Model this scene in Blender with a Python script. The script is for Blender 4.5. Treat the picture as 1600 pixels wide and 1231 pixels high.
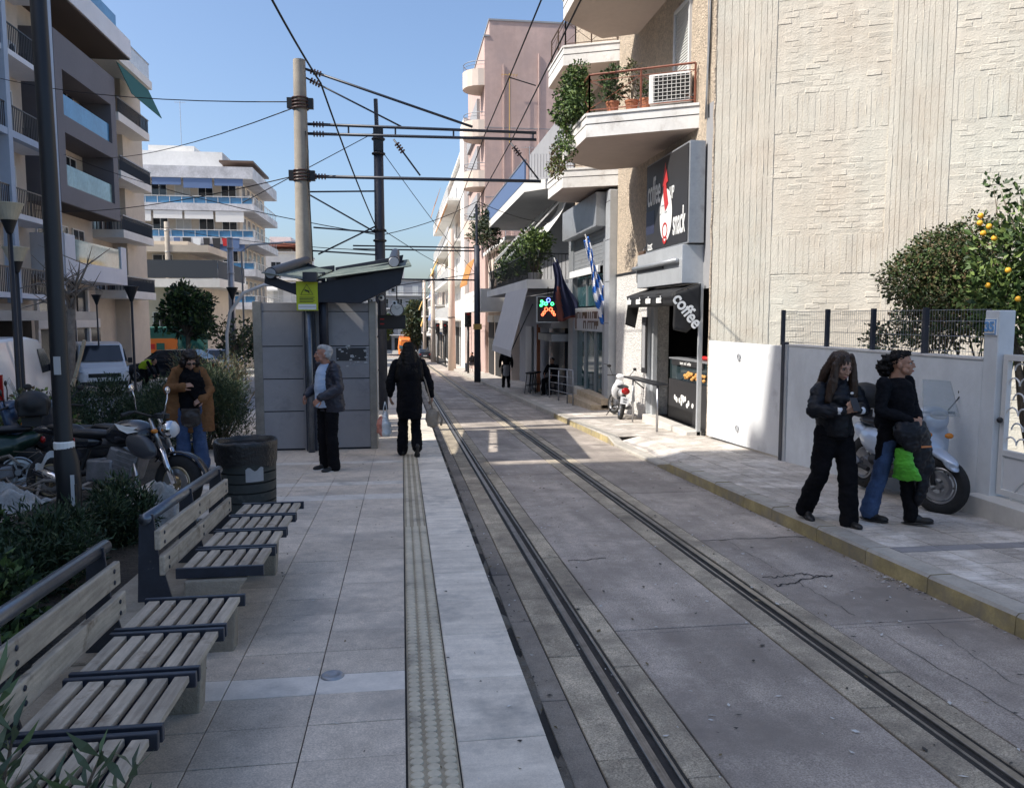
import bpy, bmesh, math, random
from mathutils import Vector, Matrix, Euler, noise as mnoise
R = math.radians
random.seed(7)
for o in list(bpy.data.objects): bpy.data.objects.remove(o)
SC = bpy.context.scene
COL = SC.collection
# ---------------- camera, sky, sun, exposure ----------------
cam = bpy.data.cameras.new('camera'); cam_o = bpy.data.objects.new('camera', cam); COL.objects.link(cam_o)
cam.sensor_width = 36; cam.sensor_fit = 'HORIZONTAL'; cam.lens = 27.9; cam.clip_end = 3000; cam.clip_start = 0.05
cam_o.location = (0, 0, 1.86); cam_o.rotation_euler = (R(90-5.505), 0, R(-7.906))
SC.camera = cam_o
SUN = Vector((-.68, -.14, .72)).normalized()          # towards the sun
EL = math.asin(SUN.z); AZ = math.atan2(SUN.x, SUN.y)
W = bpy.data.worlds.new('World'); SC.world = W; W.use_nodes = True
nt = W.node_tree; bg = nt.nodes['Background']; sky = nt.nodes.new('ShaderNodeTexSky')
sky.sky_type = 'NISHITA'; sky.sun_disc = False; sky.sun_elevation = EL; sky.sun_rotation = AZ
sky.air_density = 1.0; sky.dust_density = 2.7; sky.ozone_density = 4.2; sky.altitude = 50
nt.links.new(sky.outputs[0], bg.inputs[0]); bg.inputs[1].default_value = .08
sl = bpy.data.lights.new('sun', 'SUN'); sl.energy = 2.35; sl.angle = R(.53); sl.color = (1, .95, .87)
so = bpy.data.objects.new('sun', sl); COL.objects.link(so); so.rotation_euler = (-SUN).to_track_quat('-Z', 'Y').to_euler()
vs = SC.view_settings; vs.view_transform = 'Standard'; vs.look = 'None'; vs.gamma = 1; vs.use_curve_mapping = False; vs.exposure = 1.45
SLOPE = .03574
def G(y):                      # height of the sloping street
    return -SLOPE*y if y < 160 else -SLOPE*160
PL, SW = .26, .14              # platform and pavement above the road

# ---------------- helpers ----------------
class MB:
    def __init__(s): s.v = []; s.f = []; s.m = []; s.mi = 0
    def add(s, vs_, fs):
        b = len(s.v); s.v += [tuple(p) for p in vs_]
        for f in fs: s.f.append(tuple(b+i for i in f)); s.m.append(s.mi)
        return s
    def box(s, x0, x1, y0, y1, z0, z1):
        return s.add([(x0,y0,z0),(x1,y0,z0),(x1,y1,z0),(x0,y1,z0),(x0,y0,z1),(x1,y0,z1),(x1,y1,z1),(x0,y1,z1)],
                     [(0,3,2,1),(4,5,6,7),(0,1,5,4),(1,2,6,5),(2,3,7,6),(3,0,4,7)])
    def obox(s, c, size, rot=(0,0,0)):
        M = rot if isinstance(rot, Matrix) else Euler(rot).to_matrix(); c = Vector(c); h = Vector(size)/2
        P = [c+M@Vector((sx*h.x, sy*h.y, sz*h.z)) for sz in (-1,1) for sx,sy in ((-1,-1),(1,-1),(1,1),(-1,1))]
        return s.add(P, [(0,3,2,1),(4,5,6,7),(0,1,5,4),(1,2,6,5),(2,3,7,6),(3,0,4,7)])
    def bar(s, p0, p1, w, h, upv=(0,0,1)):
        p0 = Vector(p0); p1 = Vector(p1); d = (p1-p0); L = d.length
        if L < 1e-6: return s
        d /= L; u = Vector(upv)
        if abs(d.dot(u)) > .98: u = Vector((1,0,0))
        r = d.cross(u).normalized(); u = r.cross(d)
        M = Matrix((r, d, u)).transposed()
        return s.obox((p0+p1)/2, (w, L, h), M)
    def tube(s, pts, r, n=8, caps=True):
        pts = [Vector(p) for p in pts]; k = len(pts); rs = r if isinstance(r, (list, tuple)) else [r]*k
        V = []; F = []; prev = None
        for i, p in enumerate(pts):
            d = (pts[min(i+1,k-1)]-pts[max(i-1,0)])
            d = d.normalized() if d.length > 1e-9 else Vector((0,0,1))
            if prev is None:
                u = Vector((0,0,1)) if abs(d.z) < .9 else Vector((1,0,0))
                a = d.cross(u).normalized()
            else:
                a = (prev-d*prev.dot(d))
                a = a.normalized() if a.length > 1e-6 else d.orthogonal().normalized()
            prev = a; b = d.cross(a)
            rr = rs[i]; ra, rb = rr if isinstance(rr, (list, tuple)) else (rr, rr)
            for j in range(n):
                t = 2*math.pi*j/n; V.append(p+a*(math.cos(t)*ra)+b*(math.sin(t)*rb))
        for i in range(k-1):
            for j in range(n):
                j2 = (j+1) % n; F.append((i*n+j, i*n+j2, (i+1)*n+j2, (i+1)*n+j))
        if caps: F.append(tuple(range(n-1,-1,-1))); F.append(tuple((k-1)*n+j for j in range(n)))
        return s.add(V, F)
    def lathe(s, prof, c=(0,0,0), n=24, axis='Z', rot=None, arc=2*math.pi):
        V = []; F = []; c = Vector(c); k = len(prof); full = arc > 6.28; nn = n if full else n+1
        for r, z in prof:
            for j in range(nn):
                t = arc*j/n; p = Vector((r*math.cos(t), r*math.sin(t), z))
                if axis == 'X': p = Vector((p.z, p.x, p.y))
                if axis == 'Y': p = Vector((p.x, p.z, p.y))
                if rot is not None: p = rot@p
                V.append(c+p)
        for i in range(k-1):
            for j in range(n):
                j2 = (j+1) % n if full else j+1
                F.append((i*nn+j, i*nn+j2, (i+1)*nn+j2, (i+1)*nn+j))
        return s.add(V, F)
    def torus(s, c, R_, r, n=28, m=10, rot=None, arc=2*math.pi, a0=0, axis='Y'):
        V = []; F = []; c = Vector(c); full = arc > 6.28; nn = n if full else n+1
        for i in range(nn):
            t = a0+arc*i/n
            for j in range(m):
                q = 2*math.pi*j/m; rr = r if not isinstance(r, (tuple, list)) else None
                ra, rb = (r, r) if rr is not None else r
                d = R_+ra*math.cos(q); p = Vector((d*math.cos(t), rb*math.sin(q), d*math.sin(t)))
                if axis == 'X': p = Vector((p.y, p.x, p.z))
                if axis == 'Z': p = Vector((p.x, p.z, p.y))
                if rot is not None: p = rot@p
                V.append(c+p)
        for i in range(n):
            i2 = (i+1) % nn if full else i+1
            for j in range(m):
                j2 = (j+1) % m; F.append((i*m+j, i*m+j2, i2*m+j2, i2*m+j))
        return s.add(V, F)
    def ell(s, c, r, rot=None, nu=14, nv=9):
        V = []; F = []; c = Vector(c)
        M = rot if isinstance(rot, Matrix) else (Euler(rot).to_matrix() if rot else None)
        for i in range(nv+1):
            ph = math.pi*i/nv
            for j in range(nu):
                t = 2*math.pi*j/nu
                p = Vector((r[0]*math.sin(ph)*math.cos(t), r[1]*math.sin(ph)*math.sin(t), r[2]*math.cos(ph)))
                V.append(c+(M@p if M else p))
        for i in range(nv):
            for j in range(nu):
                j2 = (j+1) % nu; F.append((i*nu+j, (i+1)*nu+j, (i+1)*nu+j2, i*nu+j2))
        return s.add(V, F)
    def extr(s, poly, vec):
        n = len(poly); P = [Vector(p) for p in poly]; v = Vector(vec)
        return s.add(P+[p+v for p in P], [tuple(range(n-1,-1,-1)), tuple(range(n,2*n))]+[(i,(i+1)%n,n+(i+1)%n,n+i) for i in range(n)])
    def quad(s, a, b, c, d): return s.add([a,b,c,d], [(0,1,2,3)])
    def grid(s, fn, nu, nv, thick=0):
        V = [fn(i/nu, j/nv) for j in range(nv+1) for i in range(nu+1)]
        F = [(j*(nu+1)+i, j*(nu+1)+i+1, (j+1)*(nu+1)+i+1, (j+1)*(nu+1)+i) for j in range(nv) for i in range(nu)]
        return s.add(V, F)
    def mesh(s, name, mats, smooth=False, slope=False):
        me = bpy.data.meshes.new(name)
        v = [(x, y, z+G(y)) for x, y, z in s.v] if slope else s.v
        me.from_pydata(v, [], s.f)
        ms = mats if isinstance(mats, (list, tuple)) else [mats]
        for m in ms: me.materials.append(M_[m] if isinstance(m, str) else m)
        if len(ms) > 1: me.polygons.foreach_set('material_index', s.m)
        if smooth: me.polygons.foreach_set('use_smooth', [True]*len(me.polygons))
        me.update(); return me
    def build(s, name, mats, parent=None, smooth=False, slope=False, bev=0, auto=None, fix=False, solid=0):
        me = s.mesh(name, mats, smooth, slope)
        if fix:
            bm = bmesh.new(); bm.from_mesh(me); bmesh.ops.remove_doubles(bm, verts=bm.verts, dist=1e-5)
            bmesh.ops.recalc_face_normals(bm, faces=bm.faces); bm.to_mesh(me); bm.free()
        o = put(name, me, parent)
        if solid: md = o.modifiers.new('s', 'SOLIDIFY'); md.thickness = solid; md.offset = 0
        if bev: md = o.modifiers.new('b', 'BEVEL'); md.width = bev; md.segments = 2; md.limit_method = 'ANGLE'; md.angle_limit = R(40); md.harden_normals = False
        if auto: me.polygons.foreach_set('use_smooth', [True]*len(me.polygons)); me.set_sharp_from_angle(angle=R(auto))
        return o
def put(name, me, parent=None, loc=None, rot=None, scale=None):
    o = bpy.data.objects.new(name, me); COL.objects.link(o); o.parent = parent
    if loc is not None: o.location = loc
    if rot is not None: o.rotation_euler = rot
    if scale is not None: o.scale = scale
    return o
def tag(o, label=None, cat=None, group=None, kind=None):
    if label: o['label'] = label
    if cat: o['category'] = cat
    if group: o['group'] = group
    if kind: o['kind'] = kind
    return o
def thing(name, label, cat, loc=(0,0,0), rz=0, group=None, rot=None):
    o = bpy.data.objects.new(name, None); COL.objects.link(o); o.location = loc
    o.rotation_euler = rot if rot else (0,0,rz); o.empty_display_size = .1
    return tag(o, label, cat, group)
def dup(root, loc=None, rz=None, label=None, group=None, scale=None):
    r = root.copy(); COL.objects.link(r)
    if loc is not None: r.location = loc
    if rz is not None: r.rotation_euler = (0,0,rz)
    if scale is not None: r.scale = scale
    if label: r['label'] = label
    if group: r['group'] = group
    for ch in list(root.children):
        c = ch.copy(); COL.objects.link(c); c.parent = r
        for g in list(ch.children):
            d = g.copy(); COL.objects.link(d); d.parent = c
    return r
WORK = bpy.data.scenes.new('work')      # scratch scene for evaluating modifiers, removed at the end
def remeshed(mb, voxel, smooth_it=6, fac=.5, name='m'):
    """voxel-fuse the shapes of mb into one continuous surface, return MB-like mesh"""
    me = mb.mesh(name+'_src', M_['grey_paint']); o = bpy.data.objects.new('tmp', me); WORK.collection.objects.link(o)
    md = o.modifiers.new('r', 'REMESH'); md.mode = 'VOXEL'; md.voxel_size = voxel; md.use_smooth_shade = True
    if smooth_it: m2 = o.modifiers.new('s', 'SMOOTH'); m2.iterations = smooth_it; m2.factor = fac
    WORK.view_layers[0].update(); dg = WORK.view_layers[0].depsgraph; ev = o.evaluated_get(dg)
    out = bpy.data.meshes.new_from_object(ev); out.name = name; bpy.data.objects.remove(o); bpy.data.meshes.remove(me)
    out.polygons.foreach_set('use_smooth', [True]*len(out.polygons))
    return out
def setmat(me, *ms):
    me.materials.clear()
    for m in ms: me.materials.append(M_[m])
    return me

# ---------------- materials ----------------
M_ = {}
def mat(name, col, rough=.7, metal=0, n=None, bump=None, rnd=0, col2=None, spec=.5, trans=0, emit=None, coat=0, n2=None, wave=None, sheen=0, alpha=1, sss=0, spk=None):
    """n=(scale, amount[, detail]) colour mottling; n2=(scale, threshold, colour, width) patches of dirt; bump=(scale, strength)"""
    m = bpy.data.materials.new(name); m.use_nodes = True; t = m.node_tree; N = t.nodes; L = t.links.new
    b = N['Principled BSDF']; b.inputs['Roughness'].default_value = rough; b.inputs['Metallic'].default_value = metal
    b.inputs['Specular IOR Level'].default_value = spec; b.inputs['Coat Weight'].default_value = coat
    if sheen: b.inputs['Sheen Weight'].default_value = sheen
    if trans: b.inputs['Transmission Weight'].default_value = trans; b.inputs['IOR'].default_value = 1.3
    if alpha < 1: b.inputs['Alpha'].default_value = alpha
    if sss: b.inputs['Subsurface Weight'].default_value = sss; b.inputs['Subsurface Radius'].default_value = (.02,.008,.005)
    c4 = (*col, 1); tc = N.new('ShaderNodeNewGeometry'); src = None
    if n or rnd or n2 or wave or spk:
        base = N.new('ShaderNodeRGB'); base.outputs[0].default_value = c4; src = base.outputs[0]
    def mul(srcv, fac_sock, lo, hi, fr=(.3,.7)):
        mp = N.new('ShaderNodeMapRange'); mp.clamp = False; mp.inputs['From Min'].default_value = fr[0]; mp.inputs['From Max'].default_value = fr[1]; mp.inputs['To Min'].default_value = lo; mp.inputs['To Max'].default_value = hi
        L(fac_sock, mp.inputs['Value']); mx = N.new('ShaderNodeMix'); mx.data_type = 'RGBA'; mx.blend_type = 'MULTIPLY'; mx.inputs[0].default_value = 1
        L(srcv, mx.inputs[6]); L(mp.outputs[0], mx.inputs[7]); return mx.outputs[2]
    def noise(scale, detail=6, rgh=.6):
        q = N.new('ShaderNodeTexNoise'); q.inputs['Scale'].default_value = scale; q.inputs['Detail'].default_value = detail; q.inputs['Roughness'].default_value = rgh
        L(tc.outputs['Position'], q.inputs['Vector']); return q.outputs['Fac']
    if n:
        f = noise(n[0], n[2] if len(n) > 2 else 6)
        if col2:
            rp = N.new('ShaderNodeMapRange'); rp.inputs['From Min'].default_value = .35; rp.inputs['From Max'].default_value = .65; L(f, rp.inputs['Value'])
            mx = N.new('ShaderNodeMix'); mx.data_type = 'RGBA'; mx.inputs[6].default_value = c4; mx.inputs[7].default_value = (*col2, 1); L(rp.outputs[0], mx.inputs[0]); src = mx.outputs[2]
        else: src = mul(src, f, 1-n[1]*1.1, 1+n[1]*1.1)
        src = mul(src, noise(n[0]*7.3, 4), 1-n[1]*.5, 1+n[1]*.5)
    if wave:   # (scale, amount, (sx,sy,sz)) streaky grain
        mpg = N.new('ShaderNodeMapping'); mpg.inputs['Scale'].default_value = wave[2]; L(tc.outputs['Position'], mpg.inputs['Vector'])
        q = N.new('ShaderNodeTexNoise'); q.inputs['Scale'].default_value = wave[0]; q.inputs['Detail'].default_value = 5; L(mpg.outputs[0], q.inputs['Vector'])
        src = mul(src, q.outputs['Fac'], 1-wave[1]*1.1, 1+wave[1]*1.1)
    if spk: src = mul(src, noise(spk[0], 3, .8), 1-spk[1]*2, 1+spk[1]*2)
    if n2:
        f = noise(n2[0], 8, .65); rp = N.new('ShaderNodeMapRange'); w_ = n2[3] if len(n2) > 3 else .1
        rp.inputs['From Min'].default_value = n2[1]-w_; rp.inputs['From Max'].default_value = n2[1]+w_; L(f, rp.inputs['Value'])
        mx = N.new('ShaderNodeMix'); mx.data_type = 'RGBA'; L(rp.outputs[0], mx.inputs[0]); L(src, mx.inputs[6]); mx.inputs[7].default_value = (*n2[2], 1); src = mx.outputs[2]
    if rnd:
        oi = N.new('ShaderNodeObjectInfo'); src = mul(src, oi.outputs['Random'], 1-rnd, 1+rnd, (0,1))
    if src is not None: L(src, b.inputs['Base Color'])
    else: b.inputs['Base Color'].default_value = c4
    if bump:
        bn = N.new('ShaderNodeBump'); bn.inputs['Strength'].default_value = bump[1]; bn.inputs['Distance'].default_value = bump[2] if len(bump) > 2 else .02
        L(noise(bump[0], 6), bn.inputs['Height']); L(bn.outputs[0], b.inputs['Normal'])
    if emit: b.inputs['Emission Color'].default_value = (*emit[0], 1); b.inputs['Emission Strength'].default_value = emit[1]
    M_[name] = m; return m
def sv(r, g, b):   # photo sRGB 0-255 -> linear
    return tuple(((c/255)/12.92 if c/255 <= .04045 else ((c/255+.055)/1.055)**2.4) for c in (r,g,b))
mat('grey_paint', (.2,.21,.23), .5)
mat('black_metal', (.012,.013,.016), .45, n=(6,.15))
mat('dark_blue_metal', (.03,.036,.052), .45, n=(5,.15), n2=(9,.68,(.09,.09,.09),.04))
mat('steel', (.45,.46,.48), .35, 1, n=(8,.08))
mat('galv', (.34,.35,.37), .5, .7, n=(6,.12))
mat('rail_steel', (.24,.235,.225), .4, .75, n=(7,.25), wave=(3,.25,(30,.6,1)))
mat('rail_dark', (.02,.019,.018), .75, n=(12,.3), bump=(60,.5))
mat('platform_tile', (.6,.52,.43), .75, n=(11,.13,10), rnd=.1, spk=(130,.17), wave=(.9,.1,(1.5,1.5,1)), n2=(1.4,.62,(.33,.3,.265),.12), bump=(220,.12,.004))
mat('platform_tile_light', (.7,.65,.58), .7, n=(10,.1), rnd=.06, n2=(2,.62,(.3,.29,.27),.1), bump=(200,.1,.004))
mat('marble_slab', (.74,.67,.57), .62, n=(5,.13,10), rnd=.09, spk=(150,.07), wave=(2.2,.12,(1,6,1)), n2=(1.7,.63,(.3,.29,.27),.1), bump=(150,.1,.004))
mat('tactile_base', (.4,.345,.25), .85, n=(6,.2), n2=(3,.6,(.22,.19,.14),.1))
mat('tactile', (.62,.55,.42), .75, n=(6,.15), rnd=.04, n2=(3,.63,(.2,.18,.15),.1), bump=(120,.15,.004))
mat('asphalt', (.27,.235,.195), .85, spk=(140,.2), n=(2.2,.22,8), n2=(.9,.6,(.11,.1,.095),.16), bump=(180,.25,.006))
mat('panel_conc', (.4,.345,.295), .78, n=(1.6,.2,10), rnd=.16, n2=(.9,.54,(.25,.215,.185),.1), wave=(1.3,.2,(3.5,.45,1)), spk=(110,.3), bump=(160,.4,.008))
mat('strip_conc', (.44,.375,.28), .85, n=(5,.26,10), rnd=.16, spk=(110,.36), n2=(1.8,.56,(.2,.17,.135),.14), bump=(120,.4,.008))
mat('gutter_dirt', (.17,.145,.115), .95, n=(7,.35,8), n2=(5,.56,(.17,.16,.14),.06), bump=(60,.6,.02))
mat('joint', (.035,.032,.03), .95, n=(9,.3))
mat('kerb_top', (.4,.37,.32), .85, n=(6,.15), rnd=.08, bump=(120,.4,.006))
mat('kerb_yellow', (.4,.325,.16), .85, n=(5,.22,8), rnd=.1, n2=(3.2,.55,(.25,.22,.17),.12), bump=(120,.4,.006))
mat('sidewalk_tile', (.43,.385,.335), .82, n=(4,.2,10), rnd=.15, spk=(120,.2), n2=(2.2,.57,(.7,.65,.59),.09), bump=(150,.2,.005))
mat('sidewalk_dark', (.27,.26,.26), .8, n=(5,.15), rnd=.06, bump=(150,.2,.005))
mat('ground_far', (.3,.285,.26), .9, n=(.4,.2))
mat('soil', (.06,.05,.038), .97, n=(5,.35), bump=(25,.8,.05))
# ================= ground, road, rails, platform, pavement =================
SROT = (-math.atan(SLOPE), 0, 0)
def struct(mb, name, m, **k): return tag(mb.build(name, m, **k), kind='structure')
m = MB(); ys = [-70, 0, 40, 80, 120, 160, 700]
for i in range(len(ys)-1):
    a, b = ys[i], ys[i+1]; m.quad((-260,a,G(a)-.16),(260,a,G(a)-.16),(260,b,G(b)-.16),(-260,b,G(b)-.16))
ground = struct(m, 'ground', 'ground_far')
def slab(mb, x0, x1, y0, y1, z0, z1, seg=1):
    for i in range(seg):
        a = y0+(y1-y0)*i/seg; b = y0+(y1-y0)*(i+1)/seg; mb.box(x0, x1, a, b, z0, z1)
    return mb
road = struct(slab(MB(), .5, 4.0, -8, 160, -.15, -.012), 'road', 'joint', slope=True)
def slabs(x0, x1, joints, m, name, z=0.0, gap=.008, rag=0):
    for a, b in zip(joints[:-1], joints[1:]):
        dz = random.uniform(-.003, .003)
        slab(MB(), x0, x1, a+gap/2, b-gap/2, -.08, z+dz).build(name, m, road, slope=True, bev=.006 if a < 14 else 0)
JM = [-2, .1, 2.45, 4.8, 4.87, 7.2, 8.95, 11.2, 13.6, 16, 18.4, 20.8, 23.2, 25.6, 28, 34, 40, 50, 60, 80, 100, 158]
JR = [-2, .2, 2.3, 4.7, 4.76, 7.08, 9.5, 11.9, 14.3, 16.7, 19.1, 21.5, 24, 28, 34, 40, 50, 60, 80, 100, 158]
JS = [-2, .5, 1.9, 3.1, 4.3, 5.4, 6.7, 7.9, 9.2, 10.4, 11.8, 13, 14.4, 15.8, 17.2, 18.6, 20, 24, 28, 34, 40, 60, 80, 110, 158]
slabs(1.355, 2.29, JM, 'panel_conc', 'concrete_panel')
slabs(2.795, 3.86, JR, 'panel_conc', 'concrete_panel')
slabs(.845, 1.04, [j+.2 for j in JS], 'strip_conc', 'concrete_strip', .001)
slabs(1.195, 1.345, JS, 'strip_conc', 'concrete_strip', .002)
slabs(2.3, 2.475, [j+.5 for j in JS], 'strip_conc', 'concrete_strip', .002)
slabs(2.645, 2.785, [j+.9 for j in JS], 'strip_conc', 'concrete_strip', .001)
slabs(.7, .838, [j*1.01+.8 for j in JS], 'asphalt', 'concrete_strip', -.002)
# gutter full of dirt beside the platform
def gut(u, v):
    y = -2+v*60; x = .565+u*.14
    return (x, y, -.012+.02*mnoise.noise((x*9, y*3, 0))+.03*(1-u)**3)
MB().grid(gut, 4, 260).build('gutter', 'gutter_dirt', road, slope=True, smooth=True)
def rail(xc, sgn):      # sgn: side of the flange groove
    def strip(a, b, z0, z1, name, m):
        x0, x1 = sorted((xc+sgn*a, xc+sgn*b)); slab(MB(), x0, x1, -3, 159, z0, z1, 1).build(name, m, road, slope=True, bev=.004)
    strip(-.03, .018, -.1, .004, 'rail_head', 'rail_steel')
    strip(.018, .06, -.1, -.03, 'rail_groove', 'rail_dark')
    strip(.06, .078, -.1, .0005, 'rail_lip', 'rail_steel')
    def edge(u, v):
        y = -3+162*v; return (xc+sgn*(-.03-.03*u-(.012*mnoise.noise((y*6, xc, 1)) if u > .9 else 0)), y, -.006-.004*math.sin(u*3.1)+.003*mnoise.noise((y*9, u*4, xc)))
    MB().grid(edge, 3, 900).build('rubber_edge', 'rail_dark', road, slope=True)
    x0, x1 = sorted((xc+sgn*.078, xc+sgn*.1)); slab(MB(), x0, x1, -3, 159, -.1, -.004).build('rubber_edge', 'rail_dark', road, slope=True)
rail(1.1, 1); rail(2.585, -1)
# cracks in the right-hand panels
def crack(pts, w, sub=10, seed=1, z=.0025):
    random.seed(seed); P = []
    for (x0, y0), (x1, y1) in zip(pts[:-1], pts[1:]):
        for i in range(sub):
            t = i/sub; j = .035*random.uniform(-1, 1); P.append((x0+(x1-x0)*t+j*.5, y0+(y1-y0)*t+j))
    P.append(pts[-1]); m = MB()
    for i in range(len(P)-1):
        (a, b), (c, d) = P[i], P[i+1]; dx, dy = c-a, d-b; l = math.hypot(dx, dy) or 1
        wa = w*random.uniform(.5, 1.2)/2; nx, ny = -dy/l*wa, dx/l*wa
        m.quad((a+nx, b+ny, z), (a-nx, b-ny, z), (c-nx, d-ny, z), (c+nx, d+ny, z))
    m.build('crack', 'joint', road, slope=True)
crack([(2.82,5.62),(3.0,5.66),(3.2,5.78),(3.42,5.82)], .013, seed=2); crack([(2.84,5.86),(3.02,5.84),(3.2,5.9),(3.34,5.76)], .01, seed=3)
crack([(2.82,7.08),(3.86,7.06)], .01, 20, 4); 
crack([(1.4,6.56),(1.75,6.6)], .014, 8, 6)
crack([(3.45,4.72),(3.3,3.8),(3.62,3.1)], .0035, 16, 9); crack([(3.03,4.7),(3.04,2.0)], .005, 24, 11); crack([(3.04,7),(3.06,4.9)], .004, 24, 12)
random.seed(11)
# ---- platform
platform = struct(slab(MB(), -3.6, .563, -3, 44, -.2, PL-.0095), 'platform', 'joint', slope=True)
TX, TY = .415, .3
def beveled_box(sx, sy, sz, b, name, m):
    mb = MB(); x, y = sx/2, sy/2
    mb.add([(-x,-y,-sz),(x,-y,-sz),(x,y,-sz),(-x,y,-sz),(-x,-y,-b),(x,-y,-b),(x,y,-b),(-x,y,-b),(-x+b,-y+b,0),(x-b,-y+b,0),(x-b,y-b,0),(-x+b,y-b,0)],
           [(8,9,10,11)]+[(i,(i+1)%4,4+(i+1)%4,4+i) for i in range(4)]+[(4+i,4+(i+1)%4,8+(i+1)%4,8+i) for i in range(4)])
    return mb.mesh(name, m)
tile_me = beveled_box(TX-.005, TY-.005, .014, .002, 'paving_tile', 'platform_tile')
light_me = beveled_box(TX-.005, .22-.005, .014, .0015, 'light_tile', 'platform_tile_light')
light2_me = beveled_box(TX-.003, .3-.003, .014, .0015, 'light_tile', 'platform_tile_light')
slabm = beveled_box(.37-.006, .6-.006, .03, .004, 'edge_slab', 'marble_slab')
rows = []; y = 3.67-9*TY
lights = [(3.67,.22,light_me),(8.36,.3,light2_me),(9.2,.22,light_me),(11.05,.22,light_me)]
y = .6; li = 0; rowlist = []
while y < 43:
    if li < len(lights) and abs(y-lights[li][0]) < TY*.55:
        rowlist.append((y, lights[li][1], lights[li][2])); y += lights[li][1]; li += 1
    else: rowlist.append((y, TY, tile_me)); y += TY
far = MB(); farl = MB()
for (y, h, me) in rowlist:
    yc = y+h/2; ncol = 9
    for c in range(ncol):
        x = -.003-TX*(c+.5); dz = random.uniform(-.0012, .0012)
        if y < 9.6 and c < 8:
            if y < 7.7 and c > 3 and y > 0 : 
                if c > 4: continue
            put('paving_tile' if me is tile_me else 'light_tile', me, platform, (x, yc, G(yc)+PL+dz), SROT)
        else:
            (far if me is tile_me else farl).box(x-TX/2+.002, x+TX/2-.002, y+.002, y+h-.002, PL-.014, PL+dz)
tag(far.build('distant_tiles', 'platform_tile', platform, slope=True), kind='stuff')
tag(farl.build('distant_light_tiles', 'platform_tile_light', platform, slope=True), kind='stuff')
y = -1.13; n = 0
farm = MB()
while y < 43:
    yc = y+.3
    if n < 26: put('edge_slab', slabm, platform, (.385, yc, G(yc)+PL+.001+random.uniform(-.001,.001)), SROT)
    else: farm.box(.2, .57, y+.002, y+.598, PL-.03, PL)
    y += .6; n += 1
tag(farm.build('distant_edge_slabs', 'marble_slab', platform, slope=True), kind='stuff')
# front face of the platform below the slabs
slab(MB(), .52, .564, -3, 43, -.15, PL-.032).build('platform_face', 'strip_conc', platform, slope=True)
# tactile strip
def tact_mesh(dots):
    mb = MB(); mb.box(-.0965, .0965, -.099, .099, -.014, 0); mb.mi = 1
    if dots:
        for i in range(3):
            for j in range(4):
                cx, cy = (i-1)*.0635, (j-1.5)*.05+(.004 if i == 1 else 0)
                mb.lathe([(.0275,-.001),(.0255,.006),(.02,.0078),(.0001,.008)], (cx, cy, 0), 14)
    else:
        for i in range(3):
            cx = (i-1)*.062; mb.obox((cx, 0, .001), (.026, .19, .008))
    return mb.mesh('tactile_tile', ['tactile_base','tactile'], smooth=False)
td, tb = tact_mesh(True), tact_mesh(False)
fart = MB(); y = .55; n = 0
while y < 43:
    yc = y+.1
    if n < 56: put('tactile_tile', td if y < 6.85 else tb, platform, (.1, yc, G(yc)+PL+.0005), SROT)
    else:
        fart.box(.003, .197, y+.002, y+.198, PL-.014, PL)
        for i in range(3): cx = .1+(i-1)*.062; fart.box(cx-.013, cx+.013, y+.01, y+.19, PL, PL+.005)
    y += .2; n += 1
tag(fart.build('distant_tactile_tiles', 'tactile', platform, slope=True), kind='stuff')
mh = MB().lathe([(.0001,.004),(.03,.004),(.033,.008),(.05,.009),(.056,.004),(.058,-.004)], (0,0,0), 28)
o = mh.build('floor_lamp_cover', 'galv', smooth=True); o.location = (-.355, 3.8, G(3.8)+PL+.001); o.rotation_euler = SROT
tag(o, 'small round glass and metal light set flush in the pale platform tile', 'floor light')
# ---- right pavement
m = slab(MB(), 4.47, 9.0, -6, 160, -.2, SW-.012); slab(m, 4.0, 4.47, -6, 11.1, -.2, SW-.0125); slab(m, 4.0, 4.47, 14.5, 160, -.2, SW-.0125); slab(m, 4.0, 4.47, 11.1, 14.5, -.2, .02)
pavement = struct(m, 'pavement', 'joint', slope=True)
def swtile(sx, sy, nx, ny, name, m):
    mb = MB(); mb.box(-sx/2, sx/2, -sy/2, sy/2, -.014, -.0025)
    for i in range(nx):
        for j in range(ny):
            x0 = -sx/2+sx*i/nx+.004; x1 = -sx/2+sx*(i+1)/nx-.004; y0 = -sy/2+sy*j/ny+.004; y1 = -sy/2+sy*(j+1)/ny-.004
            mb.box(x0, x1, y0, y1, -.006, 0)
    return mb.mesh(name, m)
sa = swtile(.393, .393, 2, 4, 'pavement_tile', 'sidewalk_tile'); sb = swtile(.393, .393, 1, 1, 'pavement_tile', 'sidewalk_tile'); sd = swtile(.397, .157, 1, 1, 'dark_tile', 'sidewalk_dark')
y = 1.9; farp = MB(); first = True
while y < 120:
    band = abs(y-5.9) < .01; h = .16 if band else .4
    for c in range(5):
        x = 4.065+.4*(c+.5); yc = y+h/2
        if y < 20.5 and c < 4:
            me = sd if band else (sa if (c % 2 == 0 or random.random() < .2) else sb)
            if c == 0 and 11.1 < y < 14.4: put('pavement_tile', sb, pavement, (x, yc, G(yc)+SW-.047), (SROT[0], -.228, 0)); continue
            put('dark_tile' if band else 'pavement_tile', me, pavement, (x, yc, G(yc)+SW+random.uniform(-.0015,.0015)), SROT)
        elif y < 80: farp.box(x-.198, x+.198, y+.002, y+h-.002, SW-.014, SW)
    y += h
    if abs(y-5.9) < .05: y = 5.9
tag(farp.build('distant_pavement_tiles', 'sidewalk_tile', pavement, slope=True), kind='stuff')
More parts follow.
